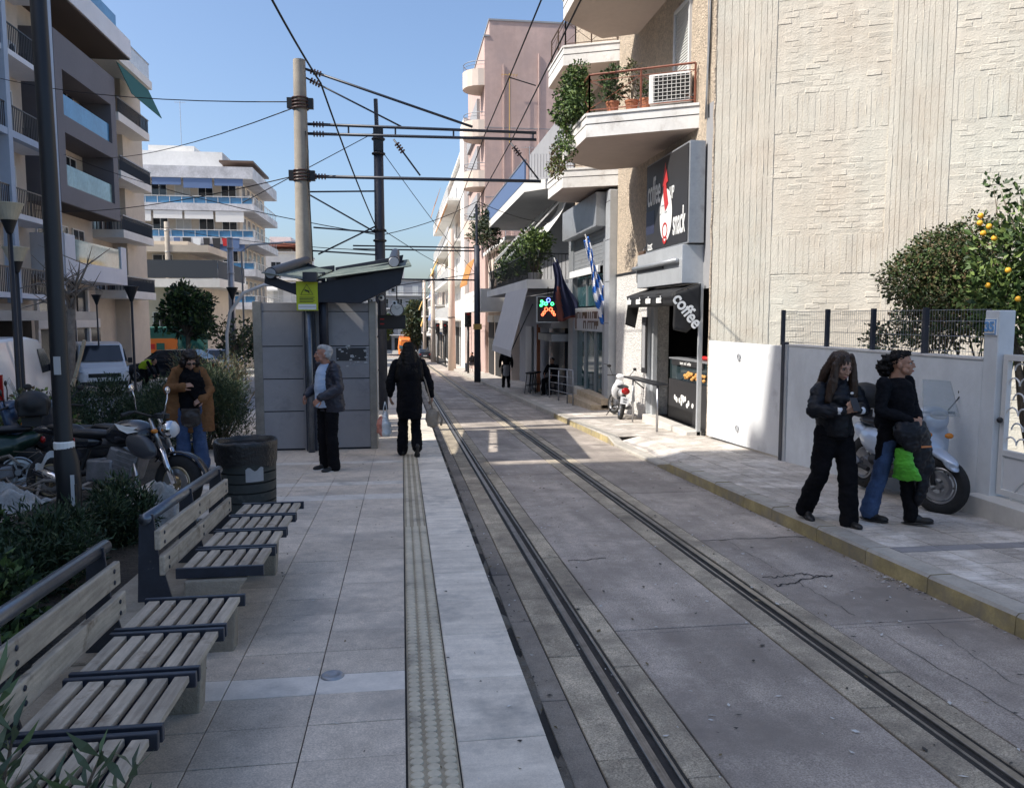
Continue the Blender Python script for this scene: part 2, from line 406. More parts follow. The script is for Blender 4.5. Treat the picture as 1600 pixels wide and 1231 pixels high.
# kerb stones: yellow side, grey top, lowered in front of the gate
def kerb(y0, y1, h0, h1, m):
    mb = MB(); b = .022
    def ring(y, h): return [(3.86,y,-.1),(3.865,y,h-b),(3.865+b,y,h),(4.06,y,h+.001),(4.06,y,-.1)]
    A = ring(y0+.004, h0); B = ring(y1-.004, h1)
    mb.add(A+B, [(0,1,6,5),(4,3,2,1,0),(5,6,7,8,9)]); mb.mi = 1
    n0 = len(mb.v); mb.f += [(1,2,7,6),(2,3,8,7)]; mb.m += [1,1]
    mb.f.append((3,4,9,8)); mb.m.append(1)
    return mb.build('kerb_stone', [m, 'kerb_top'], pavement, slope=True, fix=False)
ks = [2.0,2.85,3.6,4.42,5.28,6.08,6.88,7.8,8.5,9.35,10.2,11.05]
for a, b in zip(ks[:-1], ks[1:]): kerb(a, b, SW+random.uniform(-.004,.004), SW+random.uniform(-.004,.004), 'kerb_yellow')
kerb(11.05, 11.6, SW, .05, 'kerb_yellow')
for a, b in ((11.6,12.4),(12.4,13.3),(13.3,14.1)): kerb(a, b, .05, .05, 'kerb_top')
kerb(14.1, 14.6, .05, SW, 'kerb_yellow')
y = 14.6
for i in range(60): kerb(y, y+.9, SW, SW, 'kerb_yellow' if i < 6 else 'kerb_top'); y += .9
# leaves, butts and paper scraps lying about
random.seed(5); mb = MB(); mats3 = ['litter_leaf', 'litter_white', 'litter_dark']
mat('litter_leaf', (.16,.12,.06), .9); mat('litter_white', (.6,.6,.58), .8); mat('litter_dark', (.05,.045,.04), .9)
def scrap(x, y, z, s, k):
    a = random.uniform(0, 6.3); mb.mi = k; e = random.uniform(.25,.6)*s; zz = G(y)+z
    P = [(s,0),(0,e),(-s,0),(0,-e)]
    mb.add([(x+p*math.cos(a)-q*math.sin(a), y+p*math.sin(a)+q*math.cos(a), zz+.004+random.uniform(0,.006)) for p, q in P], [(0,1,2,3)])
for i in range(170): scrap(random.uniform(-1.7,.55), random.uniform(2.2,12), PL, random.uniform(.005,.016), random.choice((0,0,1,2,2)))
for i in range(320): scrap(random.uniform(1.2,3.8), random.uniform(2.5,12), .003, random.uniform(.008,.026), random.choice((0,1,1,1,2,2)))
for i in range(220): scrap(3.84-abs(random.gauss(0,.05)), random.uniform(3.5,11.5) if i % 3 else random.gauss(5.6,.25), .003, random.uniform(.006,.022), random.choice((0,0,1,2)))
for i in range(260): scrap(random.uniform(.58,.8), random.uniform(2.3,16), .0, random.uniform(.005,.022), random.choice((0,0,1,2,2)))
for i in range(120): scrap(random.gauss(1.12,.04), random.uniform(2.5,14), -.012, random.uniform(.005,.012), random.choice((0,1,2)))
for i in range(60): scrap(random.uniform(4.1,5.6), random.uniform(4.5,14), SW, random.uniform(.006,.016), random.choice((0,1,2)))
tag(mb.build('litter', mats3), 'dry leaf scraps, cigarette butts and paper bits scattered over the ground', 'litter', kind='stuff')
# ================= right-hand side =================
mat('wall_beige', (.63,.56,.465), .9, n=(.33,.08,8), col2=(.61,.59,.51), wave=(1.1,.07,(5,5,.35)), n2=(1.1,.63,(.54,.47,.38),.14), bump=(35,.6,.02))
mat('stucco_beige', (.58,.48,.37), .95, n=(2.5,.08), spk=(16,.16), bump=(26,1.0,.07))
mat('stucco_white', (.78,.75,.71), .95, n=(3,.05), spk=(18,.12), bump=(26,1.0,.07))
mat('balcony_white', (.72,.7,.67), .85, n=(1.6,.1,8), n2=(2.4,.64,(.45,.41,.37),.1), bump=(60,.25,.01))
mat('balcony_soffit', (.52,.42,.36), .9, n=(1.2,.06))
mat('rail_rust', (.25,.085,.05), .6, n=(12,.25))
mat('shutter', (.5,.5,.48), .6, n=(4,.06))
mat('alu_grey', (.33,.345,.365), .42, .35, n=(3,.1), n2=(3,.66,(.22,.22,.23),.1))
mat('alu_light', (.5,.52,.54), .4, .3, n=(3,.08))
mat('sign_dark', (.028,.027,.029), .5, n=(2,.1))
mat('awning_black', (.014,.014,.015), .75, n=(8,.2), bump=(30,.15))
mat('flag_navy_panel', (.03,.035,.07), .5); mat('letter_white', (.8,.8,.78), .6); mat('letter_red', (.5,.03,.03), .5); mat('letter_grey', (.3,.3,.31), .6)
mat('glass', (.02,.035,.04), .04, spec=.8, n=(.6,.3)); mat('glass_teal', (.03,.075,.085), .05, spec=.9, n=(.5,.3))
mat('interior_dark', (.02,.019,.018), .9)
mat('gate_white', (.68,.69,.7), .5, n=(1.5,.05), n2=(2,.68,(.45,.45,.46),.1))
mat('yard_wall', (.66,.69,.71), .85, n=(1.2,.08,6), wave=(1.6,.05,(2,2,.3)), n2=(1.1,.63,(.54,.56,.57),.15), bump=(50,.25,.01))
mat('marble_step', (.6,.57,.52), .6, n=(3,.08)); mat('step_stone', (.5,.4,.28), .8, n=(9,.18), n2=(14,.6,(.38,.28,.18),.08))
mat('pink_wall', (.52,.37,.32), .92, n=(.5,.1,8), n2=(.6,.6,(.43,.32,.29),.16), wave=(1.2,.05,(3,3,.25)))
mat('cream_wall', (.62,.52,.44), .9, n=(.6,.06)); mat('white_wall', (.74,.72,.68), .88, n=(.6,.08,6)); mat('grey_wall', (.3,.3,.31), .88, n=(.6,.08))
mat('peach_wall', (.58,.36,.24), .9, n=(.6,.06)); mat('window_dark', (.02,.025,.032), .1, spec=.7); mat('frame_white', (.65,.65,.64), .5); mat('frame_brown', (.1,.06,.04), .6)
mat('terracotta', (.4,.15,.075), .85, n=(8,.15)); mat('blue_paint', (.02,.1,.4), .5); mat('sky_blue', (.15,.35,.65), .5)
mat('awn_yellow', (.55,.35,.1), .85); mat('awn_orange', (.5,.22,.06), .85); mat('awn_white', (.7,.69,.66), .85); mat('awn_grey', (.58,.56,.55), .85, n=(3,.04)); mat('awn_green', (.02,.12,.1), .8); mat('awn_blue', (.1,.16,.3), .8)
mat('cable', (.012,.012,.013), .7); mat('green_lit', (.02,.5,.1), .5, emit=((.05,1,.2), 3)); mat('red_lit', (.5,.05,.02), .5, emit=((1,.1,.04), 3)); mat('blue_lit', (.05,.08,.6), .5, emit=((.1,.15,1), 3))
mat('food', (.6,.3,.08), .7, n=(20,.3)); mat('food_red', (.5,.02,.02), .5)
def text(body, size, m, parent, M4, name='lettering', ext=.004, xs=1.0, align='CENTER', bold=0):
    cu = bpy.data.curves.new('t', 'FONT'); cu.body = body; cu.size = size; cu.extrude = ext; cu.align_x = align; cu.align_y = 'CENTER'; cu.offset = bold
    o = bpy.data.objects.new('t', cu); WORK.collection.objects.link(o)
    WORK.view_layers[0].update(); dg = WORK.view_layers[0].depsgraph; me = bpy.data.meshes.new_from_object(o.evaluated_get(dg)); bpy.data.objects.remove(o); bpy.data.curves.remove(cu)
    me.name = name; me.transform(Matrix.Diagonal((xs,1,1,1))); me.transform(M4); me.materials.clear(); me.materials.append(M_[m])
    return put(name, me, parent)
def frame(o, xa, ya):   # matrix from origin, x axis, y axis
    xa = Vector(xa).normalized(); ya = Vector(ya).normalized(); za = xa.cross(ya)
    M = Matrix((xa, ya, za)).transposed().to_4x4(); M.translation = Vector(o); return M
FACE_STREET = ((0,-1,0), (0,0,1))   # lettering on a wall that faces the street (-X)
FACE_CAM = ((1,0,0), (0,0,1))       # lettering that faces the camera (-Y)

# ---------- the corner building with the coffee shop ----------
cb = thing('corner_building', 'cream corner building with painted brick party wall and chamfered balconies over the coffee shop', 'building')
C0 = Vector((5.66, 14.12, 0)); U = Vector((.872, -.49, 0)).normalized(); NN = Vector((-U.y*-1, 0, 0)); NN = Vector((U.y, -U.x, 0))  # outward normal
def wp(t, z, d=0): return C0+U*t+NN*d+Vector((0,0,z))
sw_ = MB(); sw_.extr([wp(0,-.9,.0175), wp(9.5,-.9,.0175), wp(9.5,13.5,.0175), wp(0,13.5,.0175)], -NN*.25)
side = sw_.build('side_wall', 'wall_beige', cb)
# board-marked concrete columns and beams
def boards(t0, t1, z0, z1, seed, d=.03):
    random.seed(seed); t = t0; mb = MB()
    while t < t1-.01:
        w = min(random.uniform(.07,.13), t1-t)
        if t1-(t+w) < .04: w = t1-t
        dd = d-.004+random.uniform(-.005,.005); n = max(6, int((z1-z0)/.12))
        g = .004
        L = [wp(t+g+.003*mnoise.noise((t*9, i*.7, seed)), z0+(z1-z0)*i/n, dd+.004*mnoise.noise((t*5, i*.6, 3))) for i in range(n+1)]
        Rr = [wp(t+w-g+.004*mnoise.noise((t*9, i*.7, seed+5)), z0+(z1-z0)*i/n, dd+.004*mnoise.noise((t*5+1, i*.6, 3))) for i in range(n+1)]
        L0 = [p-NN*.05-U*.004 for p in L]; R0 = [p-NN*.05+U*.004 for p in Rr]
        V = L0+L+Rr+R0; k = n+1
        mb.add(V, [(a*k+i, (a+1)*k+i, (a+1)*k+i+1, a*k+i+1) for a in range(3) for i in range(n)]+[(0,3*k,2*k,k),(n,k+n,2*k+n,3*k+n)])
        if random.random() < .6:   # ridge of leaked mortar
            z = z0; 
            while z < z1-.1:
                h = min(random.uniform(.1,.6), z1-z)
                if random.random() < .65: 
                    rr = random.uniform(.004,.011); mb.tube([wp(t, z+h*q/4, dd-.002+.006*mnoise.noise((t*7, z*5+q, 1))) for q in range(5)], [.002, rr, rr*1.2, rr, .002], 5, False)
                z += h+random.uniform(.02,.3)
        t += w
    return mb
ZB = [(5.07,5.71),(2.63,3.29),(7.55,8.2),(10,10.6)]
for i, (a, b) in enumerate([(0.02,1.04),(2.86,3.8),(5.7,6.6)]): boards(a, b, -.5, 10.6, i).build('board_marked_column', 'wall_beige', side, fix=True, auto=35)
for i, (z0, z1) in enumerate(ZB):
    for j, (a, b) in enumerate([(1.04,2.86),(3.8,5.7)]): boards(a, b, z0, z1, 20+i*3+j, .027).build('board_marked_beam', 'wall_beige', side, fix=True, auto=35)
# painted bricks filling the frame
def brick_mesh(k):
    random.seed(k); mb = MB(); mb.box(-.116, .116, -.03, .03, -.045, .045); me = mb.mesh('brick', 'wall_beige')
    bm = bmesh.new(); bm.from_mesh(me); bmesh.ops.bevel(bm, geom=bm.edges[:], offset=.009, segments=1, affect='EDGES')
    for v in bm.verts: v.co += Vector((random.uniform(-.005,.005), random.uniform(-.005,.003), random.uniform(-.004,.004)))
    bm.to_mesh(me); bm.free(); return me
bms = [brick_mesh(k) for k in range(8)]
rzw = math.atan2(U.y, U.x)
cand = []
for a, b in [(1.04,2.86),(3.8,5.7)]:
    for z0, z1 in [(-.3,2.63),(3.29,5.07),(5.71,7.55),(8.2,10)]:
        z = z0+.05; r = 0
        while z < z1-.02:
            t = a+(.12 if r % 2 else 0)
            while t < b-.08: cand.append((t+.12, z, b)); t += .242
            z += .1; r += 1
random.seed(9)
vis = [c for c in cand if c[0] < 4.9 and c[1] > 1.2 and c[1] < 7.5]
vis.sort(key=lambda c: abs(c[1]-4.4)+ (0 if c[0] < 2.9 else .8)); keep = set(map(id, vis[:300]))
rest = MB()
for c in cand:
    t, z, b = c; t = min(t, b-.1); p = wp(t, z+random.uniform(-.009,.009), -.0108+random.uniform(-.004,.004))
    rot = (random.uniform(-.025,.025), random.uniform(-.045,.045), rzw+random.uniform(-.02,.02)); me = random.choice(bms)
    if id(c) in keep: put('brick', me, side, p, rot)
    else:
        Mx = Euler(rot).to_matrix(); rest.add([p+Mx@v.co for v in me.vertices], [tuple(f.vertices) for f in me.polygons])
tag(rest.build('further_bricks', 'wall_beige', side), kind='stuff')
# uneven crack-like joint between facade return and party wall
MB().tube([wp(.0+.02*mnoise.noise((0,0,i*.9)), -.5+i*.25, .02+.012*mnoise.noise((1,2,i*.7))) for i in range(56)], [.02+.012*mnoise.noise((3,1,i*1.1)) for i in range(56)], 6).build('corner_seam', 'stucco_beige', cb, smooth=True)
# street front
X0 = 5.66
fm = MB()
fm.box(X0, X0+.3, 14.1, 17.35, 2.45, 13.5); fm.box(X0, X0+.3, 17.35, 20.6, 2.95, 13.5)
fm.build('front_wall', 'stucco_beige', cb)
fw = MB(); fw.box(X0-.012, X0+.28, 17.2, 20.55, -1, 2.93); fw.box(X0-.035, X0, 17.2, 20.55, -1, -.2); fw.build('lower_wall', 'stucco_white', cb)
MB().box(X0-.03, X0+.1, 17.3, 20.6, 2.93, 2.985).build('drip_ledge', 'black_metal', cb)
MB().box(X0+.3, X0+6, 13.9, 20.5, -1, 13.4).build('inner_core', 'interior_dark', cb) if False else None
MB().box(X0-.02, X0+.02, 14.1, 14.45, 2.4, 5.75).build('grey_corner_strip', 'grey_wall', cb)  # flat grey strip on the front wall between sign and corner
def balcony(parent, plan, z0, z1, m='balcony_white', soffit='balcony_soffit', groove=True):
    mb = MB(); n = len(plan); mb.extr([(x,y,z0) for x,y in plan], (0,0,z1-z0)); 
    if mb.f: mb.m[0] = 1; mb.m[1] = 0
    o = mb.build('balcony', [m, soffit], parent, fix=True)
    if groove:
        g = MB()
        for (xa,ya),(xb,yb) in zip(plan[:-1], plan[1:]): g.bar((xa,ya,z0+(z1-z0)*.55),(xb,yb,z0+(z1-z0)*.55), .012, .014)
        g.build('groove', 'joint', o)
        g = MB()
        for (xa,ya),(xb,yb) in zip(plan[:-1], plan[1:]): g.bar((xa,ya,z1-.02),(xb,yb,z1-.02), .05, .05)
        g.build('coping', m, o)
    return o
def railing(o, plan, z, h=.75, m='rail_rust', pitch=.85, cross=True, inset=.04, bars=0, mtop=None):
    P = [Vector((x,y,0)) for x,y in plan]
    for a, b in zip(P[:-1], P[1:]):
        L = (b-a).length; n = max(1, round(L/pitch)); d = (b-a)/n
        MB().tube([a+Vector((0,0,z+h)), b+Vector((0,0,z+h))], .022, 6).build('handrail', mtop or m, o)
        low = MB(); low.tube([a+Vector((0,0,z+.08)), b+Vector((0,0,z+.08))], .012, 5)
        for i in range(n):
            p = a+d*i; q = p+d
            if cross:
                low.tube([p+Vector((0,0,z+.1)), q+Vector((0,0,z+h-.12))], .007, 4); low.tube([q+Vector((0,0,z+.1)), p+Vector((0,0,z+h-.12))], .007, 4)
                low.tube([p+Vector((0,0,z+h-.12)), q+Vector((0,0,z+h-.12))], .008, 4)
            for k in range(bars): r = p+d*((k+.5)/bars); low.tube([r+Vector((0,0,z+.08)), r+Vector((0,0,z+h))], .008, 4)
        low.build('rail_bars', m, o)
        for i in range(n+1): r = a+d*i; MB().box(r.x-.016, r.x+.016, r.y-.016, r.y+.016, z, z+h).build('rail_post', m, o)
PB1 = [(5.66,14.88),(3.72,15.98),(3.72,18.35),(4.89,19.39),(5.66,18.95)]
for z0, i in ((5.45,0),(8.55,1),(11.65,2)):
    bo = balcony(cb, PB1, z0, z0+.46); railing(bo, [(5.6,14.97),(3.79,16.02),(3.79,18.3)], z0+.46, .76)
# roller-shutter windows behind the balconies
def shutter(parent, y0, y1, z0, z1, x=X0, fr='frame_white'):
    f = MB(); f.box(x-.05, x+.03, y0-.07, y0, z0, z1+.07); f.box(x-.05, x+.03, y1, y1+.07, z0, z1+.07); f.box(x-.05, x+.03, y0, y1, z1, z1+.07)
    o = f.build('window', fr, parent); s = MB(); z = z0
    while z < z1-.02: s.add([(x-.002,y0,z),(x-.002,y1,z),(x-.025,y1,z+.012),(x-.025,y0,z+.012),(x-.012,y1,z+.055),(x-.012,y0,z+.055)], [(0,1,2,3),(3,2,4,5)]); z += .055
    s.build('roller_shutter', 'shutter', o)
for z in (6.0, 9.1): shutter(cb, 15.45, 16.25, z, z+2.0)
ac = thing('air_conditioner', 'boxy outdoor air conditioner with a grille on the nearer plant balcony', 'air conditioner', (5.25,15.35,5.92), R(-29))
MB().box(-.4,.4,-.16,.16,.06,.62).build('casing', 'balcony_white', ac, bev=.02)
g = MB()
for i in range(9): g.box(-.3+i*.085,-.29+i*.085,-.175,-.162,.1,.58)
for i in range(7): g.box(-.32,.4,-.18,-.165,.12+i*.07,.128+i*.07)
g.build('grille', 'balcony_white', ac); MB().box(-.31,.39,-.164,-.1605,.1,.58).build('fan_opening', 'interior_dark', ac)
MB().tube([(.42,0,.2),(.62,.1,.45),(.7,.2,1.3),(.72,.3,2.4)], .02, 6).build('pipe', 'balcony_white', ac, smooth=True)
# cables down the corner
for k, x in enumerate((0.0, .05, .09)):
    MB().tube([(5.63-.01*k, 14.32+x+.03*math.sin(i*.8+k), 5.5+i*.4) for i in range(18)], .012, 5).build('cable', 'galv' if k else 'cable', cb, smooth=True)

# ---- coffee shop front: fascia box, sign, awning, counter
fas = MB(); fas.box(5.22, X0, 14.45, 17.3, 2.5, 3.22); fas.build('fascia', 'alu_light', cb, bev=.01)
MB().box(5.195, 5.219, 15.5, 17.25, 2.83, 2.9).build('awning_rail', 'black_metal', cb); MB().tube([(5.17,14.6,2.93),(5.17,17.4,2.93)], .05, 10).build('roller_tube', 'alu_grey', cb, smooth=True)
sb_ = MB(); sb_.box(5.3, 5.6, 14.35, 16.95, 3.24, 5.1); sgn = sb_.build('sign_box', 'alu_grey', cb, bev=.01)
MB().box(5.284, 5.3, 14.4, 16.9, 3.28, 5.06).build('sign_panel', 'sign_dark', sgn)
XS = 5.278
def st(t, s, y, z, m, **k): return text(t, s, m, sgn, frame((XS, y, z), *FACE_STREET), **k)
st('coffee', .82, 16.38, 4.46, 'letter_white', xs=.42, bold=.004); st('snack', .72, 14.83, 3.68, 'letter_white', xs=.42, bold=.008); st('toast', .26, 16.6, 3.36, 'letter_white', xs=.6); MB().box(5.2805,5.2835,16.35,16.9,3.62,4.1).build('blue_block','flag_navy_panel',sgn)
m = MB().lathe([(.0001,0),(.46,0)], (0,0,0), 40); m.v = [(XS-.001, 15.6+x*.8, 3.9+y*1.12) for x,y,z in m.v]; m.build('white_disc', 'letter_white', sgn)
m = MB(); m.add([(XS-.006,15.66,4.95),(XS-.006,15.48,4.55),(XS-.006,15.60,4.52),(XS-.006,15.44,4.1),(XS-.006,15.64,3.98),(XS-.006,15.76,4.3),(XS-.006,15.74,4.5),(XS-.006,15.84,4.48)], [(0,7,6,2,1),(2,6,5,4,3)]); m.build('red_flame', 'letter_red', sgn)
MB().torus((XS-.006,15.64,3.6), .14, (.022,.004), 24, 4, axis='X').build('red_ring', 'letter_red', sgn); MB().torus((XS-.006,15.64,3.46), .1, (.03,.004), 20, 4, axis='X', arc=math.pi, a0=math.pi).build('red_hook', 'letter_red', sgn)
st('UP', .36, 15.26, 4.28, 'letter_white', xs=.6)
st('LITTLE', .26, 15.75, 4.02, 'alu_grey', xs=.62)
# awning: folded black canvas with lettering
aw = MB()
AX, AY0, AY1 = 4.98, 14.2, 17.25
aw.grid(lambda u, v: (5.5-(5.5-AX)*v+.015*math.sin(u*17), AY0+(AY1-AY0)*u, 2.48-.12*v-.05*v*v-.02*math.sin(u*math.pi*3)*v*(1-v)), 24, 6)
aw.grid(lambda u, v: (AX-.0+.02*math.sin(u*14)*v, AY0+(AY1-AY0)*u, 2.31-.24*v), 24, 3)
a_ = aw.build('awning', 'awning_black', cb, smooth=True, solid=.012)
sd_ = MB(); sd_.grid(lambda u, v: (5.5-(5.5-AX)*u, AY0-.015-.05*math.sin(v*9+u*4)*v*.4, 2.48-.17*u-(.82*v*(1-.35*abs(u-.5)))), 10, 10)
sd_.build('awning_side', 'awning_black', a_, smooth=True, solid=.01)
sd2 = MB(); sd2.extr([(5.02,17.27,2.3),(5.3,17.27,2.3),(5.18,17.27,1.62),(4.95,17.27,1.7)], (0,.012,0)); sd2.build('awning_side', 'awning_black', a_)
for i, tx in enumerate(('coffee','snack','coffee','snack')): text(tx, .17, 'letter_white', a_, frame((AX-.03, 17.0-i*.68, 2.2), *FACE_STREET), xs=.75, bold=.012)
text('coffee', .34, 'letter_white', a_, frame((5.22, AY0-.085, 1.98), (.62,0,-.78), (.78,0,.62)), bold=.008, xs=.85)
sf = MB()
zg = G(16)+SW
for q in ((5.52, 5.6, 14.3, 14.36), (5.5, 5.6, 16.95, 17.12), (5.42, 5.52, 17.12, 17.2)): MB().box(*q, -.6, 2.5).build('door_post', 'alu_light', cb, bev=.005)
MB().box(5.32, 5.62, 14.3, 17.1, -.75, zg+.14).build('threshold', 'marble_step', cb, bev=.01)
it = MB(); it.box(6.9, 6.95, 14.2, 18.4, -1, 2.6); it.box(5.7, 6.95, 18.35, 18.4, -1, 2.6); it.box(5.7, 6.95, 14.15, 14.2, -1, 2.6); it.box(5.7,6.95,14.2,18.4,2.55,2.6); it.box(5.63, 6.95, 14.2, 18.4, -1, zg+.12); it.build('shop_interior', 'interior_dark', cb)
dc = thing('display_counter', 'dark display counter with glass case of pastries inside the coffee shop door', 'counter', (5.75, 15.3, zg+.13))
b = MB(); b.box(0, .6, -.9, 1.3, 0, .85); b.build('cabinet', 'sign_dark', dc, bev=.01)
gg = MB(); gg.box(.02, .58, -.88, 1.28, .86, 1.28); gg.build('glass_case', 'glass', dc)
MB().box(.0,.6,-.9,1.3,1.28,1.31).build('case_top', 'alu_grey', dc); MB().box(-.012,.0,-.7,1.1,1.17,1.27).build('case_label', 'sign_dark', dc)
text('toast  and  coffee', .09, 'letter_white', dc, frame((-.018,.25,1.22), *FACE_STREET))
random.seed(3); pf = MB()
for i in range(26): pf.ell((-.012+random.uniform(0,.03), random.uniform(-.8,.3), .92+random.uniform(0,.12)), (.03,.06,.035), nu=8, nv=5)
pf.build('pastry', 'food', dc, smooth=True); MB().ell((.2,-.35,1.36), (.1,.22,.05), nu=12, nv=6).build('red_lid', 'food_red', dc, smooth=True)
pz = None
for i in range(14): MB().ell((-.004, random.uniform(-.2,.9), random.uniform(.35,.6)), (.004,.05,.06), (random.uniform(0,3),0,0), nu=8, nv=5).build('printed_cup', 'letter_white', dc)
ct = thing('bar_ledge', 'narrow dark standing ledge on a steel post outside the coffee shop', 'ledge', (0,0,0))
MB().box(4.92, 5.2, 15.0, 17.25, .52, .555).build('ledge_top', 'black_metal', ct, bev=.006)
MB().tube([(4.99,15.05,zg-.01),(4.99,15.05,.52)], .024, 10).build('post', 'steel', ct, smooth=True); MB().tube([(5.1,17.1,G(17)+SW),(5.1,17.1,.52)], .02, 8).build('post', 'steel', ct, smooth=True)
MB().tube([(5.45,17.4,.25),(5.1,17.4,.52)], .015, 6).build('bracket', 'black_metal', ct)
ms = thing('menu_board', 'tall dark menu panel with pale rim beside the coffee shop door', 'menu board', (5.38,17.15,.62))
MB().box(-.02,.02,-.12,.22,0,1.25).build('panel', 'sign_dark', ms, bev=.01); MB().box(-.026,-.021,-.06,.16,.12,1.12).build('picture', 'grey_wall', ms)
ml = thing('meter_box', 'small rusty wall box with a bent pipe above the shop fascia', 'meter box', (5.6,17.6,3.05)); MB().box(-.2,.05,-.15,.25,0,.3).build('box', 'frame_brown', ml, bev=.01); MB().tube([(-.2,.3,-.4),(-.22,.28,.0),(-.1,.1,.36),(.05,.0,.62)], .015, 6).build('pipe', 'galv', ml, smooth=True)

# ---------- the yard: gate, wall, fence, pillar, ornamental gate ----------
gt = thing('sliding_gate', 'plain white sheet-metal gate standing beside the coffee shop', 'gate', (0,0,0))
gp_ = MB(); gp_.add([(5.58,11.05,G(11.05)+SW+.04),(5.6,14.0,G(14)+SW+.04),(5.6,14.0,1.44),(5.58,11.05,1.44),(5.62,11.05,G(11.05)+SW+.04),(5.64,14.0,G(14)+SW+.04),(5.64,14.0,1.44),(5.62,11.05,1.44)], [(0,1,2,3),(4,7,6,5),(3,2,6,7),(0,3,7,4),(1,5,6,2)])
gp_.build('gate_panel', 'gate_white', gt, bev=.006)
pm = MB(); pm.box(5.53,5.6,10.93,11.02,-.4,1.5); pm.build('gate_post', 'dark_blue_metal', gt); MB().box(5.54,5.66,10.86,10.95,-.4,1.47).build('gate_post', 'alu_light', gt)
for z in (1.2,.0): MB().torus((5.572,12.6,z), .05, (.008,.01), 16, 6, axis='X').build('keyhole_plate', 'alu_grey', gt)
yw = thing('yard_wall', 'pale blue-grey rendered garden wall under the wire mesh fence', 'wall')
A = Vector((5.56,10.86,0)); B = Vector((5.82,7.29,0))
w = MB(); w.add([(A.x,A.y,-.8),(B.x,B.y,-.8),(B.x,B.y,1.43),(A.x,A.y,1.45),(A.x+.2,A.y,-.8),(B.x+.2,B.y,-.8),(B.x+.2,B.y,1.43),(A.x+.2,A.y,1.45)], [(0,3,2,1),(4,5,6,7),(3,7,6,2),(0,4,7,3),(1,2,6,5)])
w.build('wall', 'yard_wall', yw, bev=.008); 
w = MB(); w.extr([(A.x-.01,A.y,1.451),(B.x-.01,B.y,1.431),(B.x+.21,B.y,1.431),(A.x+.21,A.y,1.451)], (0,0,.02)); w.build('coping', 'balcony_white', yw)
fc = thing('mesh_fence', 'grey welded wire mesh fence with square posts on top of the garden wall', 'fence')
for y in (11.2,10.1,9.15,8.25):
    t = (y-A.y)/(B.y-A.y); x = A.x+(B.x-A.x)*t+.1; MB().box(x-.025,x+.025,y-.025,y+.025,1.45,1.97).build('fence_post', 'dark_blue_metal', fc)
fmn = MB()
for i in range(96):
    y = 11.25-i*.042
    if y < 7.35: break
    t = (y-A.y)/(B.y-A.y); x = A.x+(B.x-A.x)*t+.13; fmn.tube([(x,y,1.46),(x,y,1.95)], .0022, 4, False)
for z in (1.5,1.66,1.82,1.94): fmn.tube([(A.x+.13,11.25,z),(B.x+.12,7.35,z)], .003, 4, False)
fmn.build('mesh_panel', 'galv', fc)
pi = thing('gate_pillar', 'pale grey gate pillar bearing a blue number 35 plate', 'pillar')
MB().box(5.82,6.0,7.1,7.29,-.6,1.93).build('shaft', 'yard_wall', pi, bev=.01)
MB().box(5.808,5.82,7.115,7.275,1.68,1.85).build('number_plate', 'letter_white', pi); MB().box(5.802,5.808,7.122,7.268,1.69,1.84).build('plate_field', 'sky_blue', pi)
MB().box(5.796,5.802,7.13,7.26,1.7,1.83).build('plate_field', 'letter_white', pi)
text('35', .13, 'sky_blue', pi, frame((5.792,7.195,1.765), *FACE_STREET), bold=.005)
stp = thing('door_step', 'low white marble step under the ornamental gate', 'step'); 
q = MB(); q.box(5.66,6.4,4.6,7.27,-.4,G(6.5)+SW+.17); q.build('tread', 'marble_step', stp, bev=.008)
og = thing('ornamental_gate', 'white iron gate with fish-scale loops above a solid panel', 'gate', (0,0,0))
XG = 5.9; zb = G(6.5)+SW+.2
q = MB(); q.box(XG-.025,XG+.025,7.02,7.08,zb,1.5); q.box(XG-.025,XG+.025,5.3,5.36,zb,1.5); q.box(XG-.024,XG+.024,5.36,7.02,1.44,1.5); q.box(XG-.024,XG+.024,5.36,7.02,.5,.56); q.box(XG-.024,XG+.024,5.36,7.02,zb,zb+.06); q.build('gate_frame', 'frame_white', og, bev=.004)
MB().box(XG-.005,XG+.01,5.36,7.02,zb+.06,.5).build('lower_panel', 'gate_white', og)
MB().torus((XG-.012,6.5,-.05),.42,(.012,.01),24,6,axis='X',arc=math.pi*.6,a0=.3).build('scroll', 'frame_white', og)
for r in range(6):
    for k in range(11):
        y = 6.95-.14*k-(.07 if r % 2 else 0)
        if y < 5.45: continue
        MB().torus((XG,y,.62+r*.145),.072,(.009,.008),12,5,axis='X',arc=math.pi,a0=0).build('loop', 'frame_white', og)
MB().box(XG+.3,XG+.32,5.0,7.0,-.2,1.6).build('backing', 'interior_dark', og) if False else None
MB().ell((XG-.05,7.05,.85),(.03,.03,.03),nu=10,nv=6).build('knob', 'black_metal', og, smooth=True)

# ---------- the municipal office next door with its glazed front ----------
bk = thing('office_building', 'grey-framed office with tall teal glazing between the coffee shop wall and the cafe', 'building')
def bx(parent, name, m, x0, x1, y0, y1, z0, z1, bev=0): return MB().box(x0, x1, y0, y1, z0, z1).build(name, m, parent, bev=bev)
bx(bk,'upper_wall','stucco_beige',5.7,9,20.62,26.2,5.2,13.2); bx(bk,'back_wall','interior_dark',7.2,7.4,20.62,26.2,-1.5,5.3); bx(bk,'side_wall','stucco_beige',5.75,9,20.6,20.62,-1,13.2); bx(bk,'end_wall','grey_wall',5.7,9,26.0,26.2,-1.5,13.2)
bx(bk,'pier','alu_light',5.45,5.8,20.62,21.05,-1,5.2,.02)
for z in (.6,1.7,2.8,3.9,4.9): bx(bk,'pier_joint','joint',5.446,5.46,20.62,21.05,z,z+.012)
bx(bk,'jamb','alu_grey',5.5,5.72,21.05,21.45,-1,4.6); bx(bk,'jamb','alu_grey',5.5,5.72,25.3,26.0,-1.2,5)
